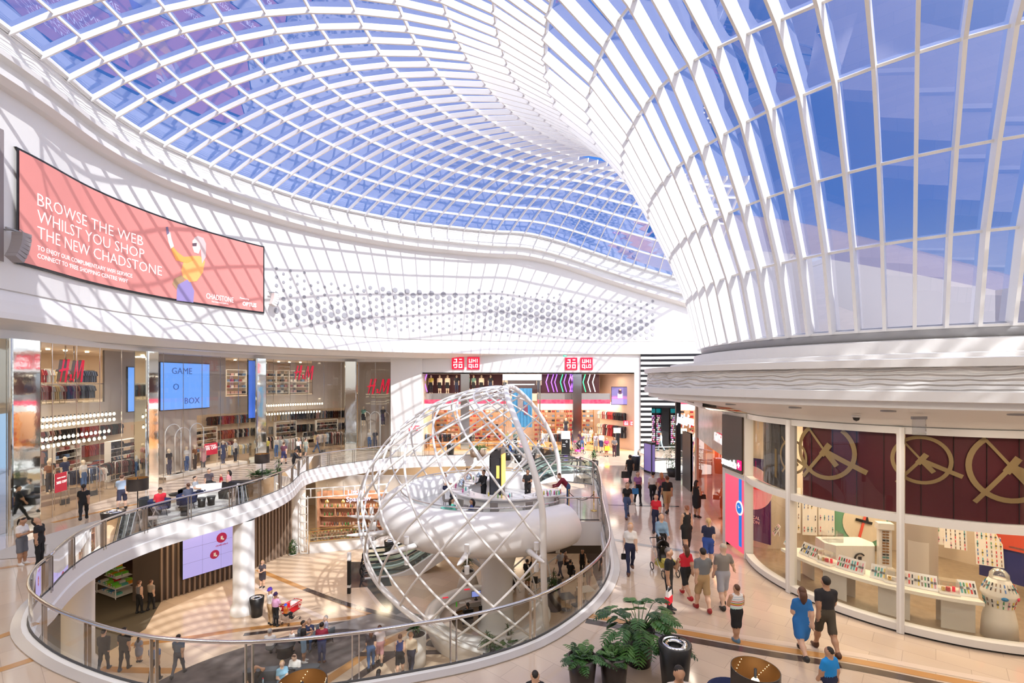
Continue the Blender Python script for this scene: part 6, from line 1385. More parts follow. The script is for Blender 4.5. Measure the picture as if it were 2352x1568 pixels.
def bin_(label, p, r0=.26, r1=.36, h=1.0, m=POTB, name='waste_bin'):
    rt = thing(name, label, 'bin', p); mb = MB(); mb.lathe([(0, 0), (r0, 0), (r1, h), (r1 - .02, h + .01), (r1 * .72, h - .02)], 36, (0, 0, 0), m); mb.obj('body', parent=rt)
    mb = MB(); mb.lathe([(r1 * .75, h - .015), (r1 * .72, h + .02), (r1 * .45, h - .01), (r1 * .43, h - .05)], 36, (0, 0, 0), CHROME); mb.obj('chrome_ring', parent=rt)
    mb = MB(); mb.lathe([(0, h - .2), (r1 * .45, h - .2), (r1 * .44, h - .03)], 24, (0, 0, 0), BLACK); mb.obj('opening', parent=rt); return rt
bin_('tapered black bin with a chrome ring beside the large planter', (3.42, 10.15, 0), .25, .34, 1.0, BLACK)
bin_('black bin on the lower floor beside the sunlit white column', fl(590, 1414, L_), .26, .36, .98, BLACK)
bin_('black bin behind the escalator foot', (-8.7, 34.3, L_), .3, .38, 1.0, BLACK)
bin_('dark tapered bin on the left walkway outside the left rail', (-17.0, 20.6, 0), .3, .44, .95, POTB)
bin_('black bin left of the dark poster stand on the right walkway', (9.0, 35.3, 0), .3, .38, 1.05, BLACK)
bin_('black bin in front of the far store, seen through the lattice', fl(1035, 1044), .28, .36, .95, BLACK)
def flamp(label, p, h=2.0, r=.36, sh=.45, lit=False, base=True):
    rt = thing('floor_lamp', label, 'lamp', p); SHM = mat('shade_black', (.03, .022, .018), .4); INS = mat('shade_gold', (.16, .075, .02), .5, .3)
    if base:
        mb = MB(); mb.lathe([(0, 0), (.17, 0), (.15, .04), (.05, .45), (0, .45)], 20, (0, 0, 0), BLACK); mb.obj('base', parent=rt); mb = MB(); mb.tube([(0, 0, .4), (0, 0, h)], .022, BLACK, 8); mb.obj('pole', parent=rt)
    mb = MB(); mb.lathe([(r, h - sh), (r, h)], 40, (0, 0, 0), SHM); mb.lathe([(r - .012, h), (r - .012, h - sh)], 40, (0, 0, 0), INS); mb.lathe([(r - .012, h), (r, h)], 40, (0, 0, 0), SHM)
    mb.obj('lamp_shade', parent=rt)
    mb = MB(); mb.lathe([(0, -.07), (.05, -.05), (.075, 0), (.05, .055), (.025, .08), (0, .08)], 16, (0, 0, h - sh * .45), mat('bulb_bright', (1, .9, .7), emit=(1, .72, .35), es=14 if lit else 4)); mb.obj('bulb', parent=rt)
    if lit:
        mb = MB()
        for k in range(5):
            a0 = k * 2 * PI / 5 + .5
            for j in range(9):
                a = a0 + j * .09; z = h - .04 - j * (sh - .1) / 9; mb.box(((r - .02) * math.cos(a), (r - .02) * math.sin(a), z), (.008, .008, .008), mat('pinprick', (1, .8, .5), emit=(1, .75, .4), es=4), a)
        o_ = mb.obj('pinholes', parent=rt)
    return rt
q = G(1735, 1535, 1.95); flamp('large drum floor lamp with gold lining and glowing bulb at the bottom right', (q.x, q.y, 0), 1.95, .36, .5, True)
area('lamp_glow', (q.x, q.y, 1.6), .1, 12, (1, .7, .35))
q = G(694, 1566, 1.95); flamp('drum floor lamp whose brown shade just shows at the bottom edge left of centre', (q.x, q.y, 0), 1.95, .36, .5, True)
flamp('tall black drum floor lamp in the left lounge, nearer one', fl(316, 1196), 2.0, .42, .55)
flamp('tall black drum floor lamp in the left lounge beside the planters', fl(602, 1116), 2.0, .42, .55)
# armchairs at the bottom edge
BLUEF = mat('blue_fabric', (.012, .02, .075), .9); GREYF = mat('grey_fabric', (.08, .09, .10), .9)
def tub(label, p, rz, m=BLUEF, s=1.0, name='armchair'):
    rt = thing(name, label, 'chair', p, rz); mb = MB(); mb.lathe([(.20, .36), (.34, .38), (.36, .46), (0, .47)], 20, (0, 0, 0), m); mb.obj('seat', parent=rt)
    mb = MB(); mb.lathe([(.32, .3), (.44, .34), (.47, .8), (.42, .82), (.37, .5), (.32, .3)], 20, (0, 0, 0), m, math.radians(150), math.radians(390)); mb.obj('backrest', parent=rt)
    for a in (45, 135, 225, 315):
        mb = MB(); mb.tube([(.25 * math.cos(math.radians(a)), .25 * math.sin(math.radians(a)), .38), (.32 * math.cos(math.radians(a)), .32 * math.sin(math.radians(a)), 0)], .016, BLACK, 6); mb.obj('leg', parent=rt)
    return rt
g = G(1560, 1700); tub('dark blue armchair holding the man at the bottom edge', (g.x, g.y - .05, 0), 0.0)
g = G(1685, 1690); tub('empty dark blue armchair at the bottom edge left of the big lamp', (g.x, g.y, 0), 2.6)
tub('blue armchair with the person in red', fl(366, 1186), -1.9); tub('blue armchair by the handrail, second from the left', fl(430, 1171), -1.6)
tub('grey armchair standing empty at the left end of the lounge', fl(345, 1180), -.3, GREYF)
# stools
def stool(label, p, r=.2, h=.45):
    rt = thing('stool', label, 'stool', p, group=None); mb = MB(); mb.lathe([(0, 0), (r * .85, 0), (r * .8, h * .5), (r, h), (0, h)], 20, (0, 0, 0), BLACK); mb.obj('body', parent=rt); mb = MB(); mb.lathe([(0, h + .001), (r * 1.08, h + .001), (r * 1.08, h + .03), (0, h + .03)], 20, (0, 0, 0), DARK); mb.obj('top', parent=rt)
for px, py, lab in [(424, 1184, 'beside the second blue armchair'), (463, 1164, 'left of a pair before the striped sofa'), (485, 1160, 'right of a pair before the striped sofa'), (574, 1141, 'alone right of the sofa'), (612, 1131, 'by the round charcoal pot')]:
    stool('black drum stool ' + lab, fl(px, py))
rt = thing('curved_sofa', 'sculptural black and white striped curved sofa in the left lounge', 'sofa', fl(490, 1150), .3)
mb = MB(); STW = mat('sofa_white', (.62, .6, .57), .7)
for i in range(14):
    a0, a1 = PI * (.1 + .95 * i / 14), PI * (.1 + .95 * (i + 1) / 14)
    m_ = STW if 4 < i < 11 else (BLACK if i % 5 else STW); mb.lathe([(.75, 0), (.7, .42), (1.05, .45), (1.12, .85), (1.3, .8), (1.28, 0)], 2, (0, -.4, 0), m_, a0, a1, sx=1.15)
mb.obj('shell', parent=rt)
rt = thing('oval_bench', 'low black oval bench behind the striped sofa', 'bench', fl(562, 1124)); mb = MB(); mb.lathe([(0, .38), (.9, .38), (.95, .46), (.85, .52), (0, .53)], 28, (0, 0, 0), BLACK, sx=1, sy=.5); mb.obj('seat', parent=rt); mb = MB(); mb.lathe([(0, 0), (.5, 0), (.5, .4)], 20, (0, 0, 0), DARK, sy=.5); mb.obj('base', parent=rt)
rt = thing('oval_bench', 'black curved bench at the left end of the striped sofa', 'bench', fl(425, 1152), .4); mb = MB(); mb.lathe([(0, .38), (.7, .38), (.75, .46), (.65, .52), (0, .53)], 28, (0, 0, 0), BLACK, sx=1, sy=.45); mb.obj('seat', parent=rt); mb = MB(); mb.lathe([(0, 0), (.35, 0), (.35, .4)], 20, (0, 0, 0), DARK, sy=.5); mb.obj('base', parent=rt)
rugm = mat('rug_pale', (.50, .48, .46), .9); ripple(rugm, .8, .01, .3)
mb = MB(); P = [offs(VB, -.5)[i] for i, p in enumerate(VB) if p.x < -12 and 17.8 < p.y < 31.5]; Q = [offs(VB, -3.8)[i] for i, p in enumerate(VB) if p.x < -12 and 17.8 < p.y < 31.5]
if (P[0] - Vector((-20, 25, 0))).length < (Q[0] - Vector((-20, 25, 0))).length: pass
mb.add([(p.x, p.y, .012) for p in P] + [(p.x, p.y, .012) for p in Q], [(i, i + 1, len(P) + i + 1, len(P) + i) for i in range(len(P) - 1)], rugm); o = mb.obj('rug'); o['label'] = 'pale patterned carpet under the left lounge seats'; o['category'] = 'rug'
# far lounge tub chairs
for i, (px, py) in enumerate([(1152, 1048), (1176, 1052), (1200, 1048), (1234, 1048), (1268, 1058)]):
    tub('grey tub chair in the far lounge, %s' % ['first from the left', 'second from the left', 'middle of five', 'fourth from the left', 'rightmost'][i], fl(px, py), [.6, 3, 0, 3, .5][i], GREYF)
for i, (px, py) in enumerate([(1165, 1056), (1190, 1062), (1222, 1056)]):
    stool('dark drum table in the far lounge, %s' % ['left', 'middle', 'right'][i], fl(px, py), .35, .6)
# pushchairs
def pram(label, p, rz, c):
    rt = thing('pushchair', label, 'pushchair', p, rz); m_ = mat('pram_%d' % int(c[0] * 99), c, .7); mb = MB(); mb.lathe([(.0, -.0), (.2, .02), (.24, .2), (.22, .42)], 14, (0, .05, .42), BLACK, PI * .9, PI * 2.1); mb.obj('seat_shell', parent=rt)
    mb = MB(); mb.lathe([(.24, 0), (.22, .14), (.12, .24), (0, .28)], 14, (0, -.05, .82), BLACK, PI, 2 * PI); mb.obj('hood', parent=rt); mb = MB(); mb.box((0, .3, .5), (.36, .3, .12), m_); mb.obj('footmuff', parent=rt)
    for x in (-.26, .26):
        mb = MB(); mb.tube([(x, -.5, 1.05), (x, -.3, .8), (x, .1, .35), (x, .42, .14)], .014, STEEL, 6); mb.tube([(x, .0, .5), (x, -.32, .14)], .014, STEEL, 6); mb.obj('frame', parent=rt)
        for y in (-.34, .44):
            mb = MB(); mb.tube([(x, y + .12 * math.cos(a), .135 + .12 * math.sin(a)) for a in np.linspace(0, 2 * PI, 15)[:-1]], .018, BLACK, 5, closed=True); mb.obj('wheel', parent=rt)
    mb = MB(); mb.tube([(-.26, -.5, 1.05), (.26, -.5, 1.05)], .018, BLACK, 6); mb.obj('handle', parent=rt); mb = MB(); mb.box((0, -.1, .3), (.36, .4, .18), m_); mb.obj('basket', parent=rt)
g = G(1527, 1318); pram('black pushchair with bright toys in front of the woman in denim', (g.x, g.y + .1, 0), PI + .2, (.5, .45, .1))
g = G(1329, 1042); pram('black pushchair with a pink seat at the far store', (g.x, g.y, 0), -1.2, (.8, .05, .35))
# totems and poster stands
rt = thing('directory_totem', 'tall black directory totem with a white letter and coloured picture, topped by a pale display', 'totem', fl(1299, 1062)); mb = MB(); mb.box((0, 0, .95), (.66, .3, 1.9), BLACK); mb.obj('body', parent=rt); text('lettering', 'G', .22, (-.02, -.16, 1.62), m=SW, parent=rt)
for z, t_ in [(1.45, 'Dining'), (1.3, 'Parking')]: text('lettering', t_, .08, (-.25, -.16, z), m=SW, parent=rt)
mb = MB(); mb.box((0, -.16, .4), (.3, .01, .4), mat('poster_mix', (.15, .08, .4), .4, emit=(.3, .15, .6), es=.6)); mb.obj('picture', parent=rt); mb = MB(); mb.box((0, 0, 2.2), (.7, .4, .6), WHITE2); mb.obj('top_display', parent=rt)
rt = thing('map_totem', 'black totem with a pale map header near the far store', 'totem', fl(1418, 1046)); mb = MB(); mb.box((0, 0, 1.0), (.3, .4, 2.0), BLACK); mb.obj('body', parent=rt); mb = MB(); mb.box((-.05, -.1, 2.2), (.6, .2, .45), mat('map_pale', (.6, .7, .55), .4, emit=(.7, .75, .6), es=.4)); mb.obj('header', parent=rt)
rt = thing('poster_stand', 'dark double-sided poster stand with a purple picture on the right walkway', 'poster stand', (9.75, 34.3, 0), .25); mb = MB(); mb.box((0, 0, 1.1), (.25, 1.1, 2.2), BLACK); mb.obj('frame', parent=rt); mb = MB(); mb.box((-.14, -.0, 1.1), (.02, .9, 1.9), mat('poster_purple', (.12, .08, .3), .4, emit=(.3, .22, .5), es=.5)); mb.box((.0, -.56, 1.1), (.2, .02, 1.9), mat('poster_purple')); mb.obj('picture', parent=rt)
# second opening rails
PB = [Vector((x, y, 0)) for x, y in [(26, 33.5), (11.6, 33.5), (9.9, 35.0), (9.7, 37.0), (10.4, 38.6), (12.4, 39.6), (20, 39.8), (26, 39.8)]]
balustrade(resample(catmull(PB, 5), .5), 'glass balustrade with steel rail round the second opening on the right', 2.2)
mb = MB(); sweep(mb, resample(catmull(PB, 5), .5)[::-1], [(.05, .06), (-.1, .06), (-.1, -.9), (.2, -.95)], WHITE); struct('trim_11', mb, WHITE)
# ================================================================ stone inlays in the floors
def inlay(pts, z, wd, m, name):
    P = [G(px, py, z) for px, py in pts]; P = catmull([(p.x, p.y, 0) for p in P], 5); A = offs(P, wd / 2); B = offs(P, -wd / 2); mb = MB(); k = len(P)
    mb.add([(p.x, p.y, z + .004) for p in A] + [(p.x, p.y, z + .004) for p in B], [(i, k + i, k + i + 1, i + 1) for i in range(k - 1)], m); return struct(name, mb)
def shift(pts, d): return [(a, b + d * ((b - CY) / 560)) for a, b in pts]
base_ = [(1346, 1400), (1542, 1434), (1728, 1466), (1958, 1502), (2155, 1540), (2352, 1576)]
inlay(base_, 0, .22, CREAMS, 'trim_12'); inlay(shift(base_, 13), 0, .24, ORANGE, 'trim_13'); inlay(shift(base_, 27), 0, .26, BROWN, 'trim_14')
inlay([(-60, 1482), (0, 1462), (87, 1430)], 0, .25, ORANGE, 'trim_15'); inlay([(-60, 1556), (0, 1538), (117, 1500)], 0, .25, ORANGE, 'trim_16'); inlay([(-40, 1312), (0, 1305), (100, 1290)], 0, .25, ORANGE, 'trim_17'); inlay([(120, 1200), (230, 1175), (350, 1150)], 0, .3, ORANGE, 'trim_18')
inlay([(1360, 1157), (1420, 1160), (1560, 1163)], 0, .22, BROWN, 'trim_19'); inlay([(1400, 1237), (1500, 1255), (1680, 1278)], 0, .25, mat('stone_grey', (.25, .23, .22), .12), 'trim_20')
def gpoly(pts, m, name, z=GZ):
    mb = MB(); P = [G(px, py, z) for px, py in pts]; mb.add([(p.x, p.y, z + .005) for p in P], [tuple(range(len(P)))], m); struct(name, mb)
inlay([(592, 1308), (700, 1352), (800, 1390), (900, 1428)], GZ, .35, ORANGE, 'trim_21'); inlay([(700, 1352), (800, 1388), (950, 1430), (1080, 1480)], GZ + .002, .35, BROWN, 'trim_22')
inlay([(300, 1480), (420, 1466), (560, 1445), (700, 1430), (860, 1412)], GZ, .35, ORANGE, 'trim_23'); inlay([(560, 1457), (700, 1440), (860, 1421)], GZ, .3, BROWN, 'trim_24')
inlay([(740, 1570), (860, 1490), (960, 1440), (1060, 1400)], GZ, .45, ORANGE, 'trim_25'); inlay([(770, 1590), (890, 1510), (1000, 1452)], GZ, .4, BROWN, 'trim_26')
inlay([(560, 1330), (690, 1395), (850, 1465)], GZ - .001, .3, CREAMS, 'trim_27'); inlay([(850, 1330), (900, 1395), (960, 1440)], GZ, 1.2, CREAMS, 'trim_28'); inlay([(855, 1340), (895, 1385), (925, 1405)], GZ + .003, .8, mat('slate', (.035, .035, .04), .12), 'trim_29')
gpoly([(800, 1290), (880, 1290), (900, 1345), (800, 1350)], mat('slate'), 'trim_30'); gpoly([(750, 1440), (900, 1395), (1000, 1420), (850, 1475)], mat('stone_grey'), 'trim_31')
inlay([(230, 1536), (400, 1540), (600, 1532), (760, 1518)], GZ, .4, ORANGE, 'trim_32'); inlay([(980, 1475), (1100, 1500), (1250, 1520)], GZ, .5, BROWN, 'trim_33'); inlay([(720, 1505), (900, 1500), (1050, 1496)], GZ + .001, .35, BROWN, 'trim_34')
RUG = mat('rug_charcoal', (.11, .09, .085), .9, var=.5, vscale=1.3); mb = MB(); c = G(640, 1515, GZ); T_ = Matrix.Translation((c.x - .4, c.y - .6, GZ + .012)) @ Matrix.Rotation(.62, 4, 'Z')
mb.add([T_ @ Vector((4.6 * math.cos(a), 2.3 * math.sin(a), 0)) for a in np.linspace(0, 2 * PI, 49)[:-1]], [tuple(range(48))], RUG); o = mb.obj('rug'); o['label'] = 'big oval charcoal rug under the lower floor sofa and tub chairs'; o['category'] = 'rug'
rt = thing('sofa', 'grey double-sided sofa on the oval rug on the lower floor', 'sofa', fl(640, 1592, L_), .12); mb = MB(); mb.rbox((0, 0, .22), (2.9, 1.7, .4), .12, GREYF); mb.obj('seat', parent=rt); mb = MB(); mb.rbox((0, .35, .55), (2.9, .35, .5), .12, GREYF); mb.obj('backrest', parent=rt)
tub('grey tub chair on the rug with the person in dark blue', fl(708, 1484, L_), 0, GREYF, name='armchair'); tub('tall grey tub chair on the rug, the right one', fl(750, 1475, L_), -.8, GREYF)
stool('round black side table beside the toddler', fl(655, 1505, L_), .4, .5)
rt = thing('side_table', 'small round brown table with a dark cup at the right end of the sofa', 'table', fl(716, 1557, L_)); mb = MB(); mb.cyl((0, 0, .45), .26, .03, mat('table_brown', (.08, .04, .03), .3), 24); mb.obj('tabletop', parent=rt); mb = MB(); mb.cyl((0, 0, 0), .04, .45, BLACK, 10); mb.cyl((0, 0, 0), .18, .02, BLACK, 20); mb.obj('stand', parent=rt)
g = fl(716, 1557, L_); rt = thing('cup', 'dark takeaway cup on the small brown table', 'cup', (g[0], g[1], L_ + .48)); mb = MB(); mb.cyl((0, 0, 0), .035, .13, BLACK, 12, .045); mb.obj('body', parent=rt); mb = MB(); mb.cyl((0, 0, .13), .047, .015, DARK, 12); mb.obj('lid', parent=rt)
g = fl(610, 1588, L_); rt = thing('water_bottle', 'clear water bottle with red cap on the grey sofa', 'bottle', (g[0], g[1] - .2, L_ + .42)); mb = MB(); mb.lathe([(0, 0), (.035, 0), (.035, .16), (.015, .2), (.015, .22)], 12, (0, 0, 0), mat('water', (.5, .7, .85), .1)); mb.obj('body', parent=rt); mb = MB(); mb.cyl((0, 0, .22), .018, .025, RED, 10); mb.obj('cap', parent=rt)
bag('black leather handbag between the couple on the sofa', (fl(664, 1590, L_)[0], fl(664, 1590, L_)[1] + .1, L_ + .95), BLK, (.4, .2, .3), name='handbag')
# shopping trolley
rt = thing('shopping_trolley', 'red plastic shopping trolley with white bags inside', 'trolley', fl(668, 1428, L_), -.35); TR = mat('trolley_red', (.72, .01, .02), .35)
mb = MB()
for z, w_, l0, l1 in [(.55, .22, -.35, .42), (.72, .25, -.38, .47), (.95, .28, -.40, .52)]: mb.tube([(-w_, l0, z), (w_, l0, z), (w_ * .8, l1, z), (-w_ * .8, l1, z)], .022, TR, 6, closed=True)
for i in range(9):
    t = i / 8
    for q in (-1, 1): mb.tube([(q * (.22 - .04 * t), -.35 + .77 * t, .55), (q * (.28 - .05 * t), -.40 + .92 * t, .95)], .01, TR, 4)
mb.b2(-.2, .2, -.34, .4, .54, .56, TR); mb.b2(-.29, -.27, -.3, .2, .62, .88, TR); mb.b2(.27, .29, -.3, .2, .62, .88, TR); mb.obj('basket', parent=rt)
mb = MB(); mb.tube([(-.27, -.55, 1.0), (.27, -.55, 1.0)], .022, TR, 8); mb.obj('handle', parent=rt)
mb = MB()
for q in (-1, 1): mb.tube([(q * .27, -.55, 1.0), (q * .26, -.4, .6), (q * .22, -.35, .2), (q * .2, .4, .16)], .014, CHROME, 6)
mb.obj('frame', parent=rt)
for x in (-.21, .21):
    for y in (-.35, .4):
        mb = MB(); mb.tube([(x, y + .05 * math.cos(a), .065 + .05 * math.sin(a)) for a in np.linspace(0, 2 * PI, 11)[:-1]], .018, BLACK, 5, closed=True); mb.obj('wheel', parent=rt)
g = rt.location; bag('white plastic bag lying in the red trolley', (g.x + .1, g.y + .2, L_ + 1.15), WHT_, (.3, .25, .3), name='plastic_bag')
# ring desk
rt = thing('information_desk', 'white ring-shaped information desk around the stem on the lower floor', 'desk', (-1.2, 23.7, L_))
mb = MB(); mb.lathe([(2.75, 0), (2.95, .5), (3.1, .95), (3.02, 1.1), (2.8, 1.13), (2.35, 1.05), (2.35, .75)], 60, (0, 0, 0), WHITE2, math.radians(75), math.radians(385)); mb.obj('outer_shell', parent=rt)
mb = MB(); mb.lathe([(2.4, .74), (1.75, .74), (1.75, .70), (2.4, .70)], 50, (0, 0, 0), mat('desk_beige', (.5, .42, .36), .4), math.radians(95), math.radians(250), smooth=False); mb.obj('inner_worktop', parent=rt)
for a, lab in [(150, 'left'), (118, 'rear')]:
    mb = MB(); mb.box((2.6 * math.cos(math.radians(a)), 2.6 * math.sin(math.radians(a)), 1.11), (.3, .12, .015), RED, .3); mb.obj('red_notice', parent=rt)
def monitor(label, p, rz):
    rt = thing('computer_monitor', label, 'monitor', p, rz); mb = MB(); mb.box((0, 0, .32), (.5, .03, .32), BLACK); mb.obj('casing', parent=rt); mb = MB(); mb.box((0, -.018, .32), (.46, .01, .28), mat('screen_blue', (.1, .15, .4), .3, emit=(.25, .3, .7), es=.8)); mb.obj('display', parent=rt); mb = MB(); mb.cyl((0, 0, 0), .1, .02, BLACK, 16); mb.box((0, .02, .12), (.04, .03, .24), BLACK); mb.obj('stand', parent=rt)
monitor('black computer monitor with a blue screen on the ring desk', (-.9, 25.7, L_ + .745), -.2); monitor('second dark monitor on the ring desk beside the stem', (-1.9, 25.55, L_ + .745), .3)
rt = thing('green_bottle', 'bright green bottle on the ring desk', 'bottle', (-2.85, 24.8, L_ + .745)); mb = MB(); mb.cyl((0, 0, 0), .04, .2, mat('lime', (.15, .75, .1), .3), 12); mb.obj('body', parent=rt); mb = MB(); mb.cyl((0, 0, .2), .025, .04, mat('lime'), 10); mb.obj('cap', parent=rt)
for i, (x, y) in enumerate([(-2.95, 24.2), (-2.6, 25.2), (-2.3, 25.4)]):
    mb = MB(); mb.box((0, 0, .006), (.3, .21, .012), WHITE2); o = mb.obj('paper_sheet', None, loc=(x, y, L_ + .745), rz=.3 * i); o['label'] = 'sheet of white paper on the ring desk, %s of three' % ['leftmost', 'middle', 'rightmost'][i]; o['category'] = 'paper'
def offchair(label, p, rz):
    rt = thing('office_chair', label, 'chair', p, rz); mb = MB(); mb.rbox((0, 0, .45), (.5, .5, .1), .1, BLACK); mb.obj('seat', parent=rt); mb = MB(); mb.rbox((0, -.28, .8), (.46, .09, .62), .04, BLACK); mb.obj('backrest', parent=rt); mb = MB(); mb.cyl((0, 0, .06), .03, .36, STEEL, 8)
    for k in range(5): mb.tube([(0, 0, .08), (.27 * math.cos(k * 1.257), .27 * math.sin(k * 1.257), .05)], .018, STEEL, 5)
    mb.obj('swivel_base', parent=rt)
offchair('black swivel chair under the staff member with her back turned', (-2.2, 24.0, L_), .3); offchair('black swivel chair beside the monitor at the ring desk', (-1.45, 24.4, L_), .1)
# ================================================================ lower floor shops
slatwall('wall_slats_left', -19.6, 27.0, -17.2, 30.6, GZ, -.9); slatwall('wall_slats_centre', -17.1, 31.3, -15.9, 34.8, GZ, -.9)
mb = MB(); mb.b2(-17.3, -17.0, 30.6, 31.3, GZ, -.9, WHITE); mb.b2(-33, -21.9, 33.5, 33.8, GZ, -.9, mat('dark_red_wall', (.12, .006, .01), .5)); mb.b2(-21.2, -19.7, 27.0, 27.3, GZ, -.9, SLATB); struct('wall_lower_left', mb)
mb = MB(); mb.slab([(-32, 19.5), (-18.5, 19.8), (-18.2, 24), (-19.6, 27), (-19.8, 33.5), (-32, 33.5)], GZ + .002, GZ + .01, mat('brown_carpet', (.10, .08, .05), .8)); struct('floor_newsagent', mb)
# video wall on the slats
a_ = Vector((-19.6, 27.0, 0)); b2_ = Vector((-17.2, 30.6, 0)); d_ = (b2_ - a_).normalized(); n_ = Vector((d_.y, -d_.x, 0)); c_ = a_ + d_ * 2.5 + n_ * .3
rt = thing('video_wall', 'lilac video wall of nine screens with dark red round icons on the slatted wall', 'screen', (c_.x, c_.y, -3.15), math.atan2(d_.y, d_.x)); LIL = mat('lilac_screen', (.2, .18, .4), .3, emit=(.36, .33, .66), es=.85)
mb = MB(); mb.box((0, .06, 0), (3.14, .12, 3.44), BLACK); mb.obj('casing', parent=rt)
for i in range(3):
    for j in range(4):
        mb = MB(); mb.box((-1.035 + 1.035 * i, -.01, -1.275 + .85 * j), (1.02, .02, .835), LIL); mb.obj('screen_tile', parent=rt)
ICR = mat('icon_red', (.25, .01, .04), .4, emit=(.3, .01, .06), es=.6)
for x, z, r in [(.55, .15, .3), (.55, 1.0, .3), (.15, -.75, .26)]:
    mb = MB(); mb.add([(x + r * math.cos(a), -.03, z + r * math.sin(a)) for a in np.linspace(0, 2 * PI, 29)[:-1]], [tuple(range(28))], ICR); mb.box((x, -.04, z), (.12, .01, .2), WHITE); mb.box((x + .08, -.04, z - .1), (.1, .01, .1), WHITE); mb.obj('icon', parent=rt)
text('lettering', 'click&collect', .14, (.2, -.03, -.32), m=ICR, parent=rt)
# newsagent table of boxes
rnd = random.Random(21)
def boxtable(label, p, rz, tiers):
    rt = thing('display_table', label, 'display table', p, rz); mb = MB()
    for x in (-1, 1):
        for y in (-.6, .6): mb.box((x, y, .3), (.04, .04, .6), WHITE)
    for z in (.12, .6): mb.box((0, 0, z), (2.1, 1.3, .03), WHITE)
    mb.box((0, 0, .82), (.06, .06, .45), WHITE); mb.box((0, 0, 1.02), (1.3, .8, .03), WHITE); mb.box((0, 0, 1.2), (.06, .06, .4), WHITE); mb.box((-.1, 0, 1.4), (.7, .5, .03), WHITE); mb.obj('frame', parent=rt)
    return rt
p_ = fl(262, 1365, L_); T0 = boxtable('white tiered display table stacked with bright boxes in the dark shop below', p_, -.45, 3); T0.location = (p_[0], p_[1] + .3, L_)
CB = [(.85, .3, .02), (.15, .6, .05), (.3, .7, .1), (.7, .02, .03), (.05, .25, .6), (.7, .65, .6), (.1, .45, .4), (.25, .65, .05)]
first = {}
def colorbox(M_, loc, c, k):
    mb = MB(); mb.box((0, 0, 0), (.24, .3, .1), mat('box_%d' % k, c, .4)); mb.box((0, -.152, .0), (.16, .004, .05), WHITE); return mb
M0 = Matrix.Translation(T0.location) @ Matrix.Rotation(-.45, 4, 'Z'); meshes = [colorbox(None, None, c, k).mesh('box') for k, c in enumerate(CB)]
def putbox(x, y, z, k, lab, grp): p = M0 @ Vector((x, y, z)); link('product_box', meshes[k], None, loc=p, rz=-.45, label=lab, cat='box', group=grp)
for y in (-.42, -.08, .26):
    for i in range(7):
        for s_ in range(1 + (i % 2)): putbox(-.84 + .27 * i, y, .67 + .1 * s_, (i + int(y * 10)) % 8, 'coloured product box on the wide middle shelf of the tiered table', 'boxes on the middle shelf')
for y in (-.22, .14):
    for i in range(4): putbox(-.45 + .27 * i, y, 1.09, (i + 2) % 8, 'coloured product box on the second tier of the table', 'boxes on the second tier'); putbox(-.45 + .27 * i, y, 1.19, (i + 1) % 3, 'coloured product box on the second tier of the table', 'boxes on the second tier')
for i in range(2):
    for s_ in range(3): putbox(-.25 + .27 * i, 0, 1.47 + .1 * s_, [1, 0, 2][s_], 'orange or green box in the topmost stack of the table', 'boxes on the top tier')
for i in range(6): putbox(-.7 + .27 * i, -.3, .19, 4 + i % 3, 'pale box on the bottom shelf of the tiered table', 'boxes on the bottom shelf')
rt = thing('magazine_rack', 'tall black rack of cards and magazines beside the dark column', 'rack', fl(329, 1362, L_), .2); mb = MB(); mb.box((0, 0, .9), (.6, .3, 1.8), BLACK); mb.obj('frame', parent=rt)
for i in range(2):
    for j in range(5):
        mb = MB(); mb.box((-.14 + .28 * i, -.17, .4 + .3 * j), (.2, .02, .22), mat('cards_%d' % (j % 3), [(.5, .45, .4), (.3, .3, .35), (.5, .1, .1)][j % 3], .5)); mb.obj('card_row', parent=rt)
mb = MB(); 
for k in range(22):
    x = -31 + .42 * k
    for z in (-2.2, -1.7, -1.2): mb.box((x, 33.42, z), (.28, .04, .2), mat('price_white', (.7, .68, .65), .5) if (k + int(z * 10)) % 3 else mat('cards_2'))
mb.b2(-32, -22, 33.2, 33.44, -2.9, -2.4, mat('red_shelf', (.4, .01, .02), .4, emit=(.6, .0, .02), es=.3)); o = mb.obj('wall_price_cards', kind='structure')
# cafe under the left of the pod
rt = thing('cafe_shelving', 'copper-coloured wooden shelving wall of the lower cafe', 'shelf', (-14.6, 37.3, L_), 0.0); CW_ = mat('copper_wood', (.40, .21, .13), .4, var=.15); mb = MB()
mb.box((2.2, .3, 1.9), (5.0, .08, 3.8), CW_); mb.box((-.25, 0, 1.9), (.12, .7, 3.8), CW_); mb.box((4.7, 0, 1.9), (.12, .7, 3.8), CW_)
for z in (1.15, 1.9, 2.55, 3.3): mb.box((2.2, .1, z), (4.9, .5, .06), CW_)
for x in (1.0, 2.3, 3.6): mb.box((x, .1, 2.2), (.06, .5, .75), CW_)
mb.obj('frame', parent=rt)
BT_ = [(.5, .3, .1), (.05, .2, .05), (.6, .55, .5), (.25, .05, .03), (.1, .1, .1), (.65, .6, .5)]
bme = []
for k, c in enumerate(BT_):
    mb = MB(); mb.lathe([(0, 0), (.045, 0), (.045, .17), (.018, .22), (.018, .28), (0, .28)], 8, (0, 0, 0), mat('bottle_%d' % k, c, .25)); bme.append(mb.mesh('bottle'))
for z, nm in ((1.18, 'lowest'), (1.93, 'middle'), (2.58, 'upper')):
    for i in range(22): link('bottle', bme[rnd.randrange(6)], None, loc=(-14.6 + .15 + .2 * i + rnd.uniform(-.03, .03), 37.25, L_ + z), label='bottle or jar on the %s copper shelf of the lower cafe' % nm, cat='bottle', group='bottles on the %s cafe shelf' % nm)
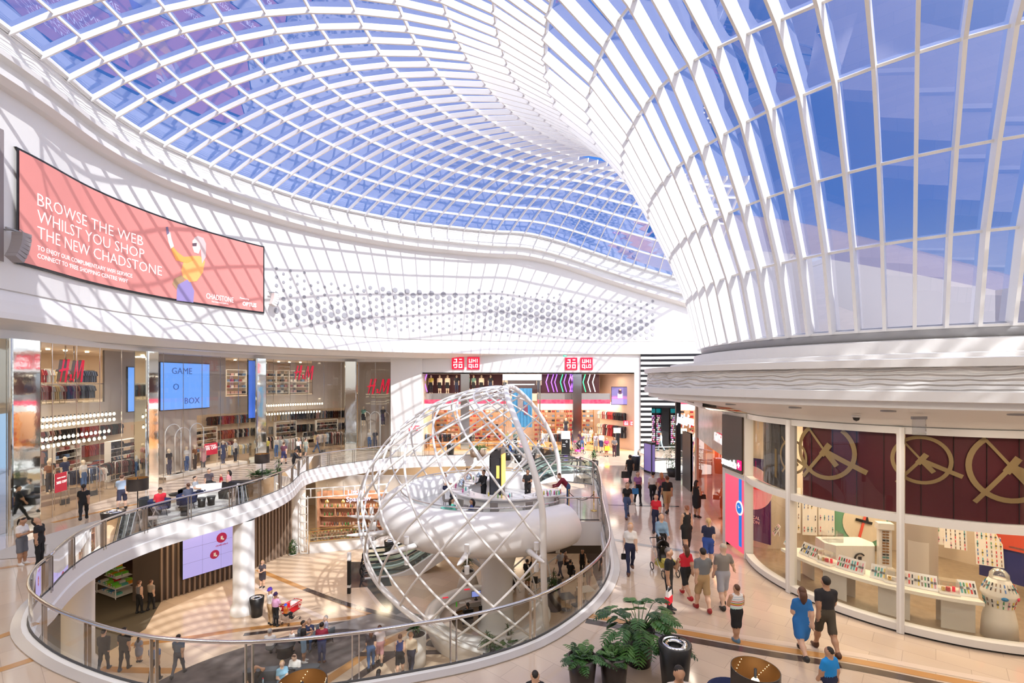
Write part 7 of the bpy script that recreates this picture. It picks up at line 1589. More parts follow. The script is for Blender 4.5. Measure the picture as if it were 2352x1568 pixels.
rt = thing('cafe_counter', 'white tiled cafe counter with a brass-framed glass food case', 'counter', (-13.7, 34.75, L_), .3)
mb = MB(); mb.box((2.4, .3, .45), (6.4, .7, .9), WHITE2); mb.obj('base', parent=rt); mb = MB(); mb.box((1.2, 0.05, 1.28), (3.9, .6, .7)); mb.obj('glass_case', glass('case_glass', (.92, .95, .92), .08, .9), rt)
mb = MB()
for z in (.92, 1.63): 
    for y in (-.27, .37): mb.box((1.2, y, z), (3.95, .03, .04), GOLD)
for x in (-.75, 3.15):
    for y in (-.27, .37): mb.box((x, y, 1.28), (.03, .03, .72), GOLD)
for z in (1.15, 1.4): mb.box((1.2, .1, z), (3.8, .45, .015), GOLD)
mb.obj('brass_frame', parent=rt)
cake = []
for k, c in enumerate([(.6, .35, .12), (.75, .6, .3), (.3, .12, .05), (.6, .1, .08), (.15, .35, .08), (.8, .75, .6)]):
    mb = MB(); mb.lathe([(0, 0), (.06, 0), (.065, .04), (.03, .07), (0, .075)], 8, (0, 0, 0), mat('cake_%d' % k, c, .5)); cake.append(mb.mesh('pastry'))
Mc = Matrix.Translation((-13.7, 34.75, L_)) @ Matrix.Rotation(.3, 4, 'Z')
for z, nm in ((.93, 'bottom'), (1.165, 'middle'), (1.415, 'top')):
    for y in (-.08, .18):
        for i in range(17): link('pastry', cake[rnd.randrange(6)], None, loc=Mc @ Vector((-.62 + .22 * i, y, z)), label='pastry in the %s row of the brass and glass case' % nm, cat='pastry', group='pastries in the %s row' % nm)
rt = thing('cafe_sign', 'purple glowing handwritten cafe sign above the lower cafe', 'sign', (-12.1, 34.6, -2.0), .3); text('lettering', 'Little', .5, (.3, 0, .35), m=mat('sign_violet', (.8, .7, 1), emit=(.75, .55, 1), es=1.6), parent=rt, depth=.03); text('lettering', 'Sparrow', .5, (.2, 0, -.15), m=mat('sign_violet'), parent=rt, depth=.03)
mb = MB(); FRW = mat('frame_white2', (.75, .74, .7), .4)
rz_ = .3
for k in range(9): x = -15.1 + .75 * k * math.cos(rz_); mb.box((x, 34.3 + (x + 15.1) * .31, -1.5), (.06, .06, .7), FRW)
for z in (-1.82, -1.18): mb.box((-12.2, 35.2, z), (6.2, .06, .06), FRW, rz_)
for z in np.arange(GZ + .1, -1.7, .55): mb.box((-14.75, 34.3, z), (.5, .06, .06), FRW)
for x in (-15.0, -14.5): mb.box((x, 34.3, -3.7), (.06, .06, 4.1), FRW)
struct('trim_35', mb)
mb = MB(); mb.b2(-15.4, -7.5, 37.9, 38.1, GZ, -.9, mat('grey_slats', (.4, .36, .32), .5)); struct('wall_cafe_back', mb)
plant('ivy plant climbing in a low pot at the foot of the cafe column', (-15.5, 34.2, L_), 'bush', .22, .3, .1, POTW, 31, .7, dens=.6)
for i, x in enumerate([-13.7, -12.5, -11.3, -9.9]):
    rt = thing('pendant_lamp', 'brass pendant lamp over the cafe counter, %s of four' % ['leftmost', 'second', 'third', 'rightmost'][i], 'lamp', (x, 35.8, -2.5)); mb = MB(); mb.lathe([(.16, 0), (.15, .12), (.05, .22), (0, .24)], 16, (0, 0, 0), GOLD); mb.obj('shade', parent=rt); mb = MB(); mb.tube([(0, 0, .22), (0, 0, 1.55)], .008, BLACK, 4); mb.obj('cord', parent=rt)
for x in (-13.5, -11.5, -9.5): area('ceiling_lamp_or_fill', (x, 36, -1.1), 1.0, 70, (1, .8, .55))
# right lower cafe zone
def cafetable(label, p, sq=True):
    rt = thing('cafe_table', label, 'table', p, .3); mb = MB(); mb.box((0, 0, .74), (.8, .8, .03), WHITE2 if sq else BLACK); mb.obj('tabletop', parent=rt); mb = MB(); mb.cyl((0, 0, 0), .03, .73, STEEL, 8); mb.cyl((0, 0, 0), .25, .02, STEEL, 18); mb.obj('pedestal', parent=rt)
def cchair(label, p, rz, m=None):
    m = m or mat('tan_shell', (.30, .20, .12), .5); rt = thing('cafe_chair', label, 'chair', p, rz); mb = MB(); mb.rbox((0, 0, .45), (.44, .44, .04), .1, m); mb.obj('seat', parent=rt); mb = MB(); mb.lathe([(.22, 0), (.24, .38)], 10, (0, 0, .46), m, PI * 1.15, PI * 1.85); mb.obj('backrest', parent=rt)
    for x in (-.18, .18):
        for y in (-.18, .18):
            mb = MB(); mb.tube([(x * .8, y * .8, .44), (x * 1.15, y * 1.15, 0)], .012, DARK, 5); mb.obj('leg', parent=rt)
cafetable('white square cafe table below the bridge, nearest the handrail', (4.1, 26.9, L_)); cchair('tan shell chair left of the white square table', (3.4, 26.6, L_), 1.2); cchair('tan shell chair behind the white square table', (3.9, 27.7, L_), .2)
cafetable('dark round table group below the pod, left', (2.0, 28.0, L_), False); cchair('dark chair at the left dark table', (1.4, 28.6, L_), -.6, DARK); cchair('dark chair right of the left dark table', (2.7, 28.3, L_), .9, DARK)
cafetable('dark table among the standing people below the bridge', (2.9, 26.0, L_), False); cchair('dark chair by the standing people below the bridge', (3.4, 25.6, L_), 2.0, DARK)
mb = MB(); mb.b2(5.2, 12, 23, 40, GZ + .002, GZ + .008, BROWN); mb.b2(2.5, 8, 34.5, 34.8, GZ, -.9, mat('dark_timber', (.06, .045, .035), .4)); struct('floor_dark_band', mb)
# striped barrier post
rt = thing('bollard_post', 'tall thin black and white banded post near the escalator foot', 'post', fl(802, 1362, L_)); 
for z0, z1, m_ in [(0, .35, BLACK), (.35, .5, WHITE), (.5, 1.9, BLACK), (1.9, 2.35, WHITE)]:
    mb = MB(); mb.b2(-.09, .09, -.09, .09, z0, z1, m_); mb.obj('band', parent=rt)
# rope stanchions on the bridge
for i, (x, y) in enumerate([(2.9, 24.6), (4.1, 24.2)]):
    rt = thing('stanchion', 'brass rope post on the bridge, %s one' % ['left', 'right'][i], 'post', (x, y, .012)); mb = MB(); mb.lathe([(0, 0), (.16, 0), (.15, .03), (.03, .05), (.025, .9), (.045, .95), (0, 1.0)], 18, (0, 0, 0), GOLD); mb.obj('pole', parent=rt)
mb = MB(); mb.tube([Vector((2.9, 24.6, .85)).lerp(Vector((4.1, 24.2, .85)), t) - Vector((0, 0, .35 * 4 * t * (1 - t))) for t in np.linspace(0, 1, 10)], .02, BLACK, 6); o = mb.obj('barrier_rope'); o['label'] = 'black rope sagging between the two brass posts'; o['category'] = 'rope'
# pod bar items
def lathe_thing(name, label, cat, p, prof_, m, group=None, part='body'):
    mb = MB(); mb.lathe(prof_, 12, (0, 0, 0), m); return mb.obj(name, None, loc=p, label=label, cat=cat, group=group)
BC = Vector((PC.x + .7, PC.y - .2, 1.06)); GL = mat('cake_glass', (.7, .75, .78), .1, .3)
for i, a in enumerate([130, 150, 172, 195]):
    p = BC + Vector((2.3 * math.cos(math.radians(a)), 2.3 * math.sin(math.radians(a)), 0)); rt = thing('cake_stand', 'silver domed cake stand on the pod bar, %s' % ['farthest back', 'second from the back', 'third from the back', 'nearest the front'][i], 'cake stand', p)
    mb = MB(); mb.lathe([(0, 0), (.08, 0), (.02, .03), (.02, .14), (.17, .16), (0, .17)], 16, (0, 0, 0), CHROME); mb.obj('stand', parent=rt); mb = MB(); mb.lathe([(.15, .17), (.14, .28), (.03, .40), (.02, .44), (0, .45)], 16, (0, 0, 0), mat('cloche', (.45, .55, .68), .12, .8)); mb.obj('dome', parent=rt)
cupm = MB(); cupm.lathe([(0, 0), (.025, 0), (.04, .09), (.035, .09), (.02, .01)], 8, (0, 0, 0), WHITE2); cupm = cupm.mesh('cup')
btm = []
for k, c in enumerate([(.1, .6, .55), (.7, .6, .1), (.6, .1, .3), (.3, .5, .2), (.7, .7, .72)]):
    mb = MB(); mb.lathe([(0, 0), (.035, 0), (.035, .14), (.012, .2), (0, .2)], 8, (0, 0, 0), mat('jar_%d' % k, c, .3)); btm.append(mb.mesh('jar'))
for i in range(46):
    a = math.radians(rnd.uniform(120, 330)); r = rnd.uniform(2.0, 2.6); p = BC + Vector((r * math.cos(a), r * math.sin(a), 0))
    if i % 2: link('cup', cupm, None, loc=p, label='small white cup on the marble bar in the pod', cat='cup', group='cups on the pod bar')
    else: link('jar', btm[rnd.randrange(5)], None, loc=p, label='coloured jar on the marble bar in the pod', cat='jar', group='jars on the pod bar')
for i, a in enumerate([205, 232, 262, 290, 318]):
    p = PC + Vector((.7, -.2, 0)) + Vector((3.1 * math.cos(math.radians(a)), 3.1 * math.sin(math.radians(a)), 0)); rt = thing('bar_stool', 'grey bar stool at the outer side of the pod bar, %s' % ['leftmost', 'second from the left', 'middle', 'fourth from the left', 'rightmost'][i], 'stool', p, math.radians(a + 90)); STM = mat('taupe_seat', (.25, .22, .2), .6)
    mb = MB(); mb.rbox((0, 0, .68), (.4, .4, .06), .1, STM); mb.obj('seat', parent=rt); mb = MB(); mb.box((0, -.19, .88), (.36, .03, .34), STM); mb.obj('backrest', parent=rt)
    for x in (-.16, .16):
        for y in (-.16, .16): mb = MB(); mb.tube([(x * .8, y * .8, .66), (x, y, 0)], .013, BLACK, 5); mb.obj('leg', parent=rt)
rt = thing('sweets_cabinet', 'ornate white cabinet with pastel sweet jars at the right of the pod', 'cabinet', (PC.x + 3.0, PC.y - 1.9, 0), .4); mb = MB(); mb.rbox((0, 0, .5), (1.1, .55, 1.0), .12, WHITE2); mb.obj('body', parent=rt); mb = MB(); mb.rbox((0, 0, 1.04), (1.25, .65, .06), .12, WHITE2); mb.obj('top', parent=rt)
for i in range(14):
    p = Matrix.Translation((PC.x + 3.0, PC.y - 1.9, 1.07)) @ Matrix.Rotation(.4, 4, 'Z') @ Vector((-.5 + .077 * i, rnd.uniform(-.18, .2), 0)); link('sweet_jar', btm[i % 5], None, loc=p, label='pastel sweet jar on the ornate white cabinet', cat='jar', group='sweet jars on the white cabinet')
rt = thing('pod_table', 'small bistro table between the two seated women at the front of the pod', 'table', (PC.x - 1.15, PC.y - 3.35, 0)); mb = MB(); mb.cyl((0, 0, .7), .28, .025, WHITE2, 20); mb.obj('tabletop', parent=rt); mb = MB(); mb.cyl((0, 0, 0), .025, .7, BLACK, 8); mb.cyl((0, 0, 0), .18, .02, BLACK, 16); mb.obj('pedestal', parent=rt)
tub('small green chair under the woman in green in the pod', (PC.x - 1.7, PC.y - 3.3, 0), -1.4, mat('mint', (.1, .4, .33), .6), name='cafe_chair'); tub('taupe chair under the woman in the navy dress in the pod', (PC.x - .7, PC.y - 3.45, 0), 1.5, mat('taupe_seat'), name='cafe_chair')
# ================================================================ curved billboard on the wall
BS = offs(PW2, .34); BD = [0]
for a, b in zip(BS, BS[1:]): BD.append(BD[-1] + (b - a).length)
def bs_of(px):
    q = rayplan(BS, px); best = min(range(len(BS)), key=lambda i: (BS[i].x - q[0]) ** 2 + (BS[i].y - q[1]) ** 2)
    i = max(1, min(len(BS) - 2, best)); d = (BS[i + 1] - BS[i - 1]).normalized(); return BD[i] + (Vector((q[0], q[1], 0)) - BS[i]).dot(d), q[1]
def bpt(s, z, out):
    for i in range(len(BD) - 1):
        if BD[i + 1] >= s: break
    t = (s - BD[i]) / (BD[i + 1] - BD[i]); p = BS[i].lerp(BS[i + 1], t); d = (BS[min(i + 2, len(BS) - 1)] - BS[max(i - 1, 0)]).normalized(); n = Vector((d.y, -d.x, 0)); p = p + n * out; return Vector((p.x, p.y, z))
def pz(px, py): s, Y = bs_of(px); return s, zat(py, Y)
S0, S1 = bs_of(36)[0], bs_of(602)[0]; Z0, Z1 = 11.45, 16.05
bb = thing('billboard', 'huge curved pink video billboard with white lettering and a person taking a selfie', 'billboard', bpt(S0, Z0, 0)); BO = bb.location
def bstrip(mb, z0, z1, out, m, s0=S0, s1=S1, n=40):
    P = [bpt(s0 + (s1 - s0) * i / n, 0, out) - Vector((BO.x, BO.y, 0)) for i in range(n + 1)]; mb.add([(p.x, p.y, z0 - BO.z) for p in P] + [(p.x, p.y, z1 - BO.z) for p in P], [(i, i + 1, n + i + 2, n + i + 1) for i in range(n)], m)
mb = MB(); bstrip(mb, Z0 - .1, Z1 + .1, .12, BLACK, S0 - .1, S1 + .1); P0 = [bpt(S0 - .1 + (S1 - S0 + .2) * i / 40, 0, .12) for i in range(41)]; P1 = [bpt(S0 - .1 + (S1 - S0 + .2) * i / 40, 0, -.1) for i in range(41)]
for z in (Z0 - .1, Z1 + .1): mb.add([(p.x - BO.x, p.y - BO.y, z - BO.z) for p in P0 + P1], [(i, i + 1, 42 + i, 41 + i) for i in range(40)], BLACK)
mb.obj('casing', parent=bb)
PINK = mat('billboard_pink', (.60, .22, .20), .5, emit=(.80, .30, .27), es=.30)
mb = MB(); bstrip(mb, Z0, Z1, .14, PINK); mb.obj('display', parent=bb)
BWH = mat('billboard_white', (.9, .9, .9), .5, emit=(1, .95, .97), es=.8)
def btext(txt, px0, px1, zbase, hgt, bold=0.0, nm='lettering', space=1.0):
    me = textmesh(txt, 1.0, depth=0, bold=bold, space=space); xs = [v.co.x for v in me.vertices]; ys = [v.co.y for v in me.vertices]; s0 = bs_of(px0)[0]; s1 = bs_of(px1)[0]; cap = .69
    mb = MB(); mb.add([bpt(s0 + (v.co.x - min(xs)) / (max(xs) - min(xs)) * (s1 - s0), zbase + v.co.y / cap * hgt, .155) - BO for v in me.vertices], [tuple(p.vertices) for p in me.polygons], BWH); mb.obj(nm, parent=bb)
zc = zat(441, bs_of(77)[1])
btext('BROWSE THE WEB', 77, 323, zc - .56, .54, -.012); btext('WHILST YOU SHOP', 77, 326, zc - 1.27, .54, -.012); btext('THE NEW CHADSTONE', 77, 367, zc - 1.98, .54, -.012)
btext('TO ENJOY OUR COMPLIMENTARY WIFI SERVICE', 77, 298, zc - 2.48, .2, .002); btext("CONNECT TO ‘FREE SHOPPING CENTRE WIFI’", 77, 288, zc - 2.82, .2, .002)
btext('CHADSTONE', 470, 533, pz(500, 690)[1], .34, .0); btext('THE FASHION CAPITAL', 482, 522, pz(500, 696)[1] - .02, .09, 0); btext('Powered by', 548, 569, pz(560, 688)[1], .12); btext('OPTUS', 554, 586, pz(565, 703)[1], .26, .03)
def bpoly(pts, c, nm, out=.158, es=.45):
    m_ = mat('bb_%02d%02d%02d' % tuple(int(q * 99) for q in c), c, .5, emit=c, es=es); P = [bpt(*pz(x, y), out) - BO for x, y in pts]; mb = MB(); mb.add(P, [tuple(range(len(P)))], m_); mb.obj(nm, parent=bb)
bpoly([(402, 655), (430, 640), (442, 668), (440, 695), (401, 690)], (.25, .2, .42), 'pictured_skirt')
bpoly([(396, 640), (412, 632), (420, 640), (415, 660), (400, 664), (391, 652)], (.35, .22, .12), 'pictured_handbag')
bpoly([(393, 567), (404, 580), (418, 590), (437, 589), (441, 598), (425, 605), (400, 598), (388, 572)], (.75, .33, .08), 'pictured_sleeve', .160)
bpoly([(420, 592), (436, 588), (455, 588), (467, 600), (462, 626), (448, 646), (430, 648), (416, 636), (412, 620)], (.80, .38, .12), 'pictured_jacket')
bpoly([(378, 535), (386, 533), (389, 548), (395, 566), (387, 572), (382, 556)], (.8, .6, .55), 'pictured_arm', .161)
bpoly([(376, 522), (381, 521), (384, 536), (378, 540)], (.15, .12, .2), 'pictured_phone', .162)
bpoly([(438, 553), (444, 547), (456, 547), (458, 566), (452, 583), (442, 580), (438, 568)], (.85, .68, .62), 'pictured_face', .162)
bpoly([(441, 547), (450, 542), (463, 547), (469, 560), (469, 590), (460, 606), (458, 585), (455, 560), (448, 552)], (.55, .42, .42), 'pictured_hair', .164)
bpoly([(437, 559), (448, 558), (447, 566), (438, 566)], (.1, .06, .08), 'pictured_sunglasses', .166)
def spk(label, px, py, col, n=7, s=1.0, flip=1):
    ss = bs_of(px)[0]
    for _ in range(30):
        p = bpt(ss, 0, .55); e_ = px - (CX + p.x / p.y * F); ss += e_ * .02
    p = bpt(ss, 0, .55); p.z = zat(py, p.y); q = (p.x, p.y); d = bpt(bs_of(px)[0] + .3, 0, .0) - bpt(bs_of(px)[0] - .3, 0, .0); rz = math.atan2(d.y, d.x); rt = thing('line_array_speaker', label, 'speaker', p, rz); m_ = mat('spk_%d' % int(col[0] * 99), col, .5)
    for i in range(n):
        a = i * .085; x = -flip * .035 * i * i * .35; mb = MB(); T = Matrix.Rotation(flip * a, 4, 'Y'); mb.box((0, 0, 0), (.62 * s, .42, .24 * s), m_, 0, Matrix.Translation((x * s, 0, -.25 * s * i)) @ T); mb.obj('speaker_cabinet', parent=rt)
    mb = MB(); mb.box((-.1, .25, .28 * s), (.9 * s, .08, .06), GREY); mb.box((-.1, .45, .28 * s), (.08, .5, .06), GREY); mb.tube([(.15, 0, .1), (.15, .2, .28)], .02, GREY, 5); mb.obj('bracket', parent=rt)
spk('grey curved stack of speakers at the left edge of the billboard', 50, 540, (.33, .30, .30), 7, .66, 1); spk('white curved stack of speakers at the right edge of the billboard', 632, 676, (.74, .72, .7), 6, .6, 1)
# grey framed recess at the far left of the wall
mb = MB(); a_ = bs_of(7)[0]; P = [bpt(a_ - 1.4 + 1.4 * i / 4, 0, .03) for i in range(5)]; mb.add([(p.x, p.y, 11.3) for p in P] + [(p.x, p.y, 16.6) for p in P], [(i, i + 1, 6 + i, 5 + i) for i in range(4)], mat('recess_grey', (.30, .26, .26), .6)); struct('wall_recess', mb)
# ================================================================ mannequins and clothes
rnd = random.Random(33)
def man_mesh(sex, top, bottom, legs='short', sleeves='short', arm='down', res=.026, dress=False):
    return dict(H=1.78, sex=sex, top=top, bottom=bottom, legs=legs, sleeves=sleeves, armL=arm, armR=arm, res=res, mann=True, dress=dress, shoes=(.72, .58, .42), hairlen='none')
PAL = [((.70, .68, .66), (.03, .03, .04)), ((.03, .03, .035), (.04, .05, .1)), ((.25, .09, .03), (.03, .02, .02)), ((.015, .03, .10), (.015, .03, .1)), ((.6, .3, .3), (.1, .1, .12)), ((.6, .5, .08), (.03, .03, .03)), ((.14, .28, .22), (.02, .02, .03)), ((.72, .58, .42), (.02, .02, .02)), ((.62, .58, .55), (.05, .12, .28))]
MANQ = [person('mannequin pattern', (0, 0), 0, name='mannequin', cat='mannequin', **man_mesh('f' if i % 2 == 0 else 'm', *PAL[i], legs='short' if i in (6, 7) else 'long', dress='short' if i in (3, 4) else False)) for i in range(len(PAL))]
used = set()
def mannequin(k, p, rz, label, group=None):
    if k not in used: used.add(k); r = MANQ[k]; r.location = p; r.rotation_euler = (0, 0, rz); r['label'] = label
    else: r = dup(MANQ[k], p, rz, label)
    if group: r['group'] = group
    return r
def q3(P, px, z=0.0): q = rayplan(P, px); return (q[0], q[1], z)
IN2 = offs(SFP, 3.2); IN3 = offs(SFP, 5.0); IN25 = offs(SFP, 2.2); IN1 = offs(SFP, .8)
# display plinth with mannequins, left bay
q = q3(offs(SFP, 2.6), 126); rt = thing('display_plinth', 'low stepped plinth carrying the mannequin group in the leftmost entrance', 'plinth', q, 1.4); mb = MB(); mb.box((0, 0, .12), (3.2, 1.7, .24), mat('plinth_wood', (.42, .32, .24), .4)); mb.obj('lower_step', parent=rt); mb = MB(); mb.box((0, .2, .36), (2.3, 1.1, .24), mat('plinth_wood')); mb.obj('upper_step', parent=rt)
PMx = Matrix.Translation(q) @ Matrix.Rotation(1.4, 4, 'Z')
for i, (x, y, z, k, lab) in enumerate([(-1.3, .1, .24, 0, 'in a pale shirt, leftmost on the stepped plinth'), (-.8, .45, .48, 4, 'in a pink dress at the back of the plinth'), (-.35, -.1, .48, 2, 'in a rust jacket in the middle of the plinth'), (.15, .5, .48, 1, 'in dark clothes at the back of the plinth'), (.7, .25, .48, 3, 'in a navy dress on the plinth'), (1.2, -.35, .24, 8, 'in white top, rightmost on the plinth')]):
    mannequin(k, PMx @ Vector((x, y, z)), 1.4 + PI - .3 + .1 * i, 'cream mannequin ' + lab)
# centre window platform
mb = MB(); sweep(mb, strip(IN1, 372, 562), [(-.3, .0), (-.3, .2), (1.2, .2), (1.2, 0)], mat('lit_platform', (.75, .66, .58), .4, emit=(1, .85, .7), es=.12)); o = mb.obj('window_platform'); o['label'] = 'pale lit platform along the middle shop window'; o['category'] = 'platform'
for i, (px, k, lab) in enumerate([(388, 1, 'in a long black coat at the left of the middle window'), (428, 8, 'in white and denim in the middle window'), (447, 2, 'in a brown top in the middle window'), (466, 4, 'in a pale dress beside the red banner'), (512, 3, 'in navy right of the red banner'), (540, 0, 'in a light shirt at the right of the middle window')]):
    mannequin(k, q3(IN1, px, .2), wallrz(SFP, px) + PI + rnd.uniform(-.4, .4), 'cream mannequin ' + lab)
mannequin(4, q3(IN25, 400, 1.5), wallrz(SFP, 400) + PI, 'cream mannequin in a striped dress raised in the white arch')
p = q3(IN25, 400); mb = MB(); mb.box((0, 0, .75), (.6, .6, 1.5), WHITE); o = mb.obj('pedestal', None, loc=p); o['label'] = 'tall white pedestal under the raised mannequin'; o['category'] = 'pedestal'
def arch(label, p, rz, w_, h):
    rt = thing('display_arch', label, 'arch frame', p, rz); mb = MB(); mb.tube([(-w_ / 2, 0, 0), (-w_ / 2, 0, h - w_ / 2)] + [(-w_ / 2 * math.cos(a), 0, h - w_ / 2 + w_ / 2 * math.sin(a)) for a in np.linspace(0, PI, 12)] + [(w_ / 2, 0, h - w_ / 2), (w_ / 2, 0, 0)], .035, WHITE, 6); mb.obj('tube', parent=rt); mb = MB(); mb.b2(-w_ / 2 - .1, w_ / 2 + .1, -.2, .2, 0, .04, WHITE); mb.obj('foot', parent=rt)
for px, w_, h, lab in [(398, 1.3, 3.4, 'around the raised mannequin'), (420, 1.3, 3.1, 'second from the left in the middle window'), (452, 1.2, 3.3, 'third in the middle window')]: q = q3(IN1, px, .2); arch('slim white arch frame ' + lab, (q[0], q[1], q[2]), wallrz(SFP, px), w_, h)
for px, lab in [(840, 'left'), (862, 'middle'), (884, 'right')]: q = q3(IN1, px, 0); arch('slim white arch frame in the narrow glazed bay, ' + lab, q, wallrz(SFP, px), .9, 3.6)
for px, z, k, lab in [(835, 2.3, 6, 'in green high up at the left of the narrow bay'), (880, 2.3, 1, 'in dark shorts high up at the right of the narrow bay'), (849, .1, 8, 'in jeans low in the narrow bay'), (862, .1, 1, 'in black low in the narrow bay'), (613, .02, 5, 'in yellow beside the third mirror column'), (634, .02, 8, 'in denim at the entrance under the middle red sign')]:
    mannequin(k, q3(IN1, px, z), wallrz(SFP, px) + PI, 'cream mannequin ' + lab)
# red offer signs and security gates
def offer(label, p, rz, w_, h, zc_, pole=True):
    rt = thing('sale_sign', label, 'sign', p, rz); mb = MB(); mb.box((0, 0, zc_), (w_, .04, h), mat('sale_red', (.50, .01, .04), .4, emit=(.6, .0, .04), es=.4)); mb.obj('panel', parent=rt)
    text('lettering', '20% OFF', w_ * .24, (0, -.03, zc_ - .05), m=SW, parent=rt, align='CENTER', bold=.004); text('lettering', 'ENDS TODAY', w_ * .12, (0, -.03, zc_ + h * .22), m=SW, parent=rt, align='CENTER')
    mb = MB(); mb.tube([(-w_ / 2, .03, 0), (-w_ / 2, .03, zc_ + h / 2)], .015, STEEL, 5); mb.tube([(w_ / 2, .03, 0), (w_ / 2, .03, zc_ + h / 2)], .015, STEEL, 5); mb.obj('stand', parent=rt)
for px, py, w_, h, z, lab in [(140, 1160, .75, .95, 1.35, 'in front of the plinth mannequins'), (325, 1118, .5, .9, 1.6, 'behind the second mirror column'), (483, 1092, 1.25, .85, 1.3, 'wide, in the middle window')]:
    g = fl(px, py); q = q3(offs(SFP, .9), px, .0 if px != 483 else .2); offer('red discount sign ' + lab, q, wallrz(SFP, px), w_, h, z)
for i, (px, py) in enumerate([(76, 1180), (149, 1158), (214, 1138), (272, 1118)]):
    g = fl(px, py); rt = thing('security_gate', 'tall slim anti-theft gate at the leftmost entrance, %s of four' % ['nearest', 'second', 'third', 'farthest'][i], 'security gate', g, 1.4); mb = MB(); mb.tube([(-.2, 0, .1), (-.2, 0, 1.55), (.2, 0, 1.55), (.2, 0, .1)], .022, STEEL, 6); mb.obj('frame', parent=rt); mb = MB(); mb.box((0, 0, .14), (.42, .1, .28), DARK); mb.obj('base', parent=rt)
for i, px in enumerate([672, 700, 742]):
    q = q3(offs(SFP, .3), px); rt = thing('security_gate', 'slim anti-theft gate under the middle red sign, %s' % ['left', 'middle', 'right'][i], 'security gate', q, 1.0); mb = MB(); mb.tube([(-.2, 0, .1), (-.2, 0, 1.55), (.2, 0, 1.55), (.2, 0, .1)], .022, STEEL, 6); mb.obj('frame', parent=rt); mb = MB(); mb.box((0, 0, .14), (.42, .1, .28), DARK); mb.obj('base', parent=rt)
# hanging garments
GARM = {}
def garment(c, kind):
    key = (c, kind)
    if key in GARM: return GARM[key]
    m_ = mat('fabric_%02d%02d%02d' % tuple(int(99 * q) for q in c), c, .85); mb = MB(); w_, L_ = (.20, .75) if kind == 'shirt' else (.15, 1.0) if kind == 'trouser' else (.2, 1.1)
    out_ = [(-.03, 0), (-w_, -.06), (-w_ - .07, -.32), (-w_ + .01, -.34), (-w_ * (.9 if kind != 'dress' else .6), -.4), (-w_ * (.95 if kind != 'dress' else 1.25), -L_), (w_ * (.95 if kind != 'dress' else 1.25), -L_), (w_ * (.9 if kind != 'dress' else .6), -.4), (w_ - .01, -.34), (w_ + .07, -.32), (w_, -.06), (.03, 0)]
    k = len(out_); vs = [(-.028, x, z) for x, z in out_] + [(.028, x, z) for x, z in out_]; mb.add(vs, [tuple(range(k)), tuple(range(2 * k - 1, k - 1, -1))] + [(i, i + k, (i + 1) % k + k, (i + 1) % k) for i in range(k)], m_)
    GARM[key] = mb.mesh('garment'); return GARM[key]
DKS = [(.01, .01, .012), (.02, .025, .05), (.04, .035, .035), (.09, .02, .02), (.015, .015, .02)]; MXS = [(.6, .57, .54), (.02, .02, .03), (.25, .05, .05), (.12, .2, .35), (.5, .3, .28), (.15, .14, .12)]; LTS = [(.68, .64, .6), (.6, .45, .4), (.45, .5, .55), (.7, .55, .3), (.3, .33, .36)]; DNS = [(.05, .08, .16), (.08, .12, .22), (.03, .04, .08)]; RDS = [(.35, .01, .02), (.25, .01, .03), (.4, .05, .04)]
def addm(mb, me, loc, rz):
    T = Matrix.Translation(loc) @ Matrix.Rotation(rz, 4, 'Z'); mb.add([T @ v.co for v in me.vertices], [tuple(p.vertices) for p in me.polygons], me.materials[0])
NG = [0]; GB = MB(); FB = MB(); NF = [0]
def rack(desc, p, rz, n=10, h=1.5, cols=MXS, L=1.6, kind='shirt', frame=True):
    if frame:
        rt = thing('clothes_rack', 'metal clothes rack, ' + desc, 'clothes rack', p, rz); mb = MB(); mb.tube([(-L / 2, 0, h), (L / 2, 0, h)], .015, STEEL, 5); mb.obj('rail', parent=rt)
        for x in (-L / 2, L / 2): mb = MB(); mb.tube([(x, 0, 0), (x, 0, h)], .015, STEEL, 5); mb.box((x, 0, .02), (.05, .5, .03), STEEL); mb.obj('upright', parent=rt)
    M_ = Matrix.Translation(p) @ Matrix.Rotation(rz, 4, 'Z')
    for i in range(n):
        c = rnd.choice(cols); NG[0] += frame; q = M_ @ Vector((-L / 2 + .08 + (L - .16) * (i + .5) / n, rnd.uniform(-.02, .02), h - .03)); 
        if not frame or NG[0] > 290: addm(GB, garment(c, kind), q, rz + rnd.uniform(-.12, .12)); continue
        link('garment', garment(c, kind), None, loc=q, rz=rz + rnd.uniform(-.12, .12), label='garment hanging, ' + desc, cat='clothing', group='garments, ' + desc)
rk = [(66, IN3, LTS, 'far left of the leftmost entrance, pale shirts'), (95, IN3, MXS, 'behind the plinth, left'), (190, IN25, DNS, 'long rack of denim right of the plinth'), (212, IN25, LTS, 'white garments right of the denim'), (238, IN2, DKS, 'black garments near the second mirror column'), (262, IN3, MXS, 'deep in the leftmost bay'), (290, IN2, DKS, 'beside the second mirror column'), (318, IN3, RDS, 'red knitwear behind the second mirror column'),
      (404, IN2, DKS, 'black garments in the middle window, left'), (436, IN3, LTS, 'middle of the middle window'), (492, IN3, DNS, 'behind the red banner'), (520, IN3, MXS, 'right side of the middle window'), (548, IN25, LTS, 'pale garments near the third mirror column'), (630, IN3, MXS, 'left under the middle red sign'), (655, IN25, LTS, 'pale garments under the middle red sign'), (684, IN25, MXS, 'mixed garments under the middle red sign'), (712, IN3, DKS, 'dark garments deep under the middle red sign'), (738, IN25, LTS, 'right end under the middle red sign'), (768, IN3, MXS, 'near the fourth mirror column'), (786, IN25, DKS, 'beside the fourth mirror column'), (852, IN25, DKS, 'black garments in the narrow bay'), (874, IN25, LTS, 'pale garments in the narrow bay')]
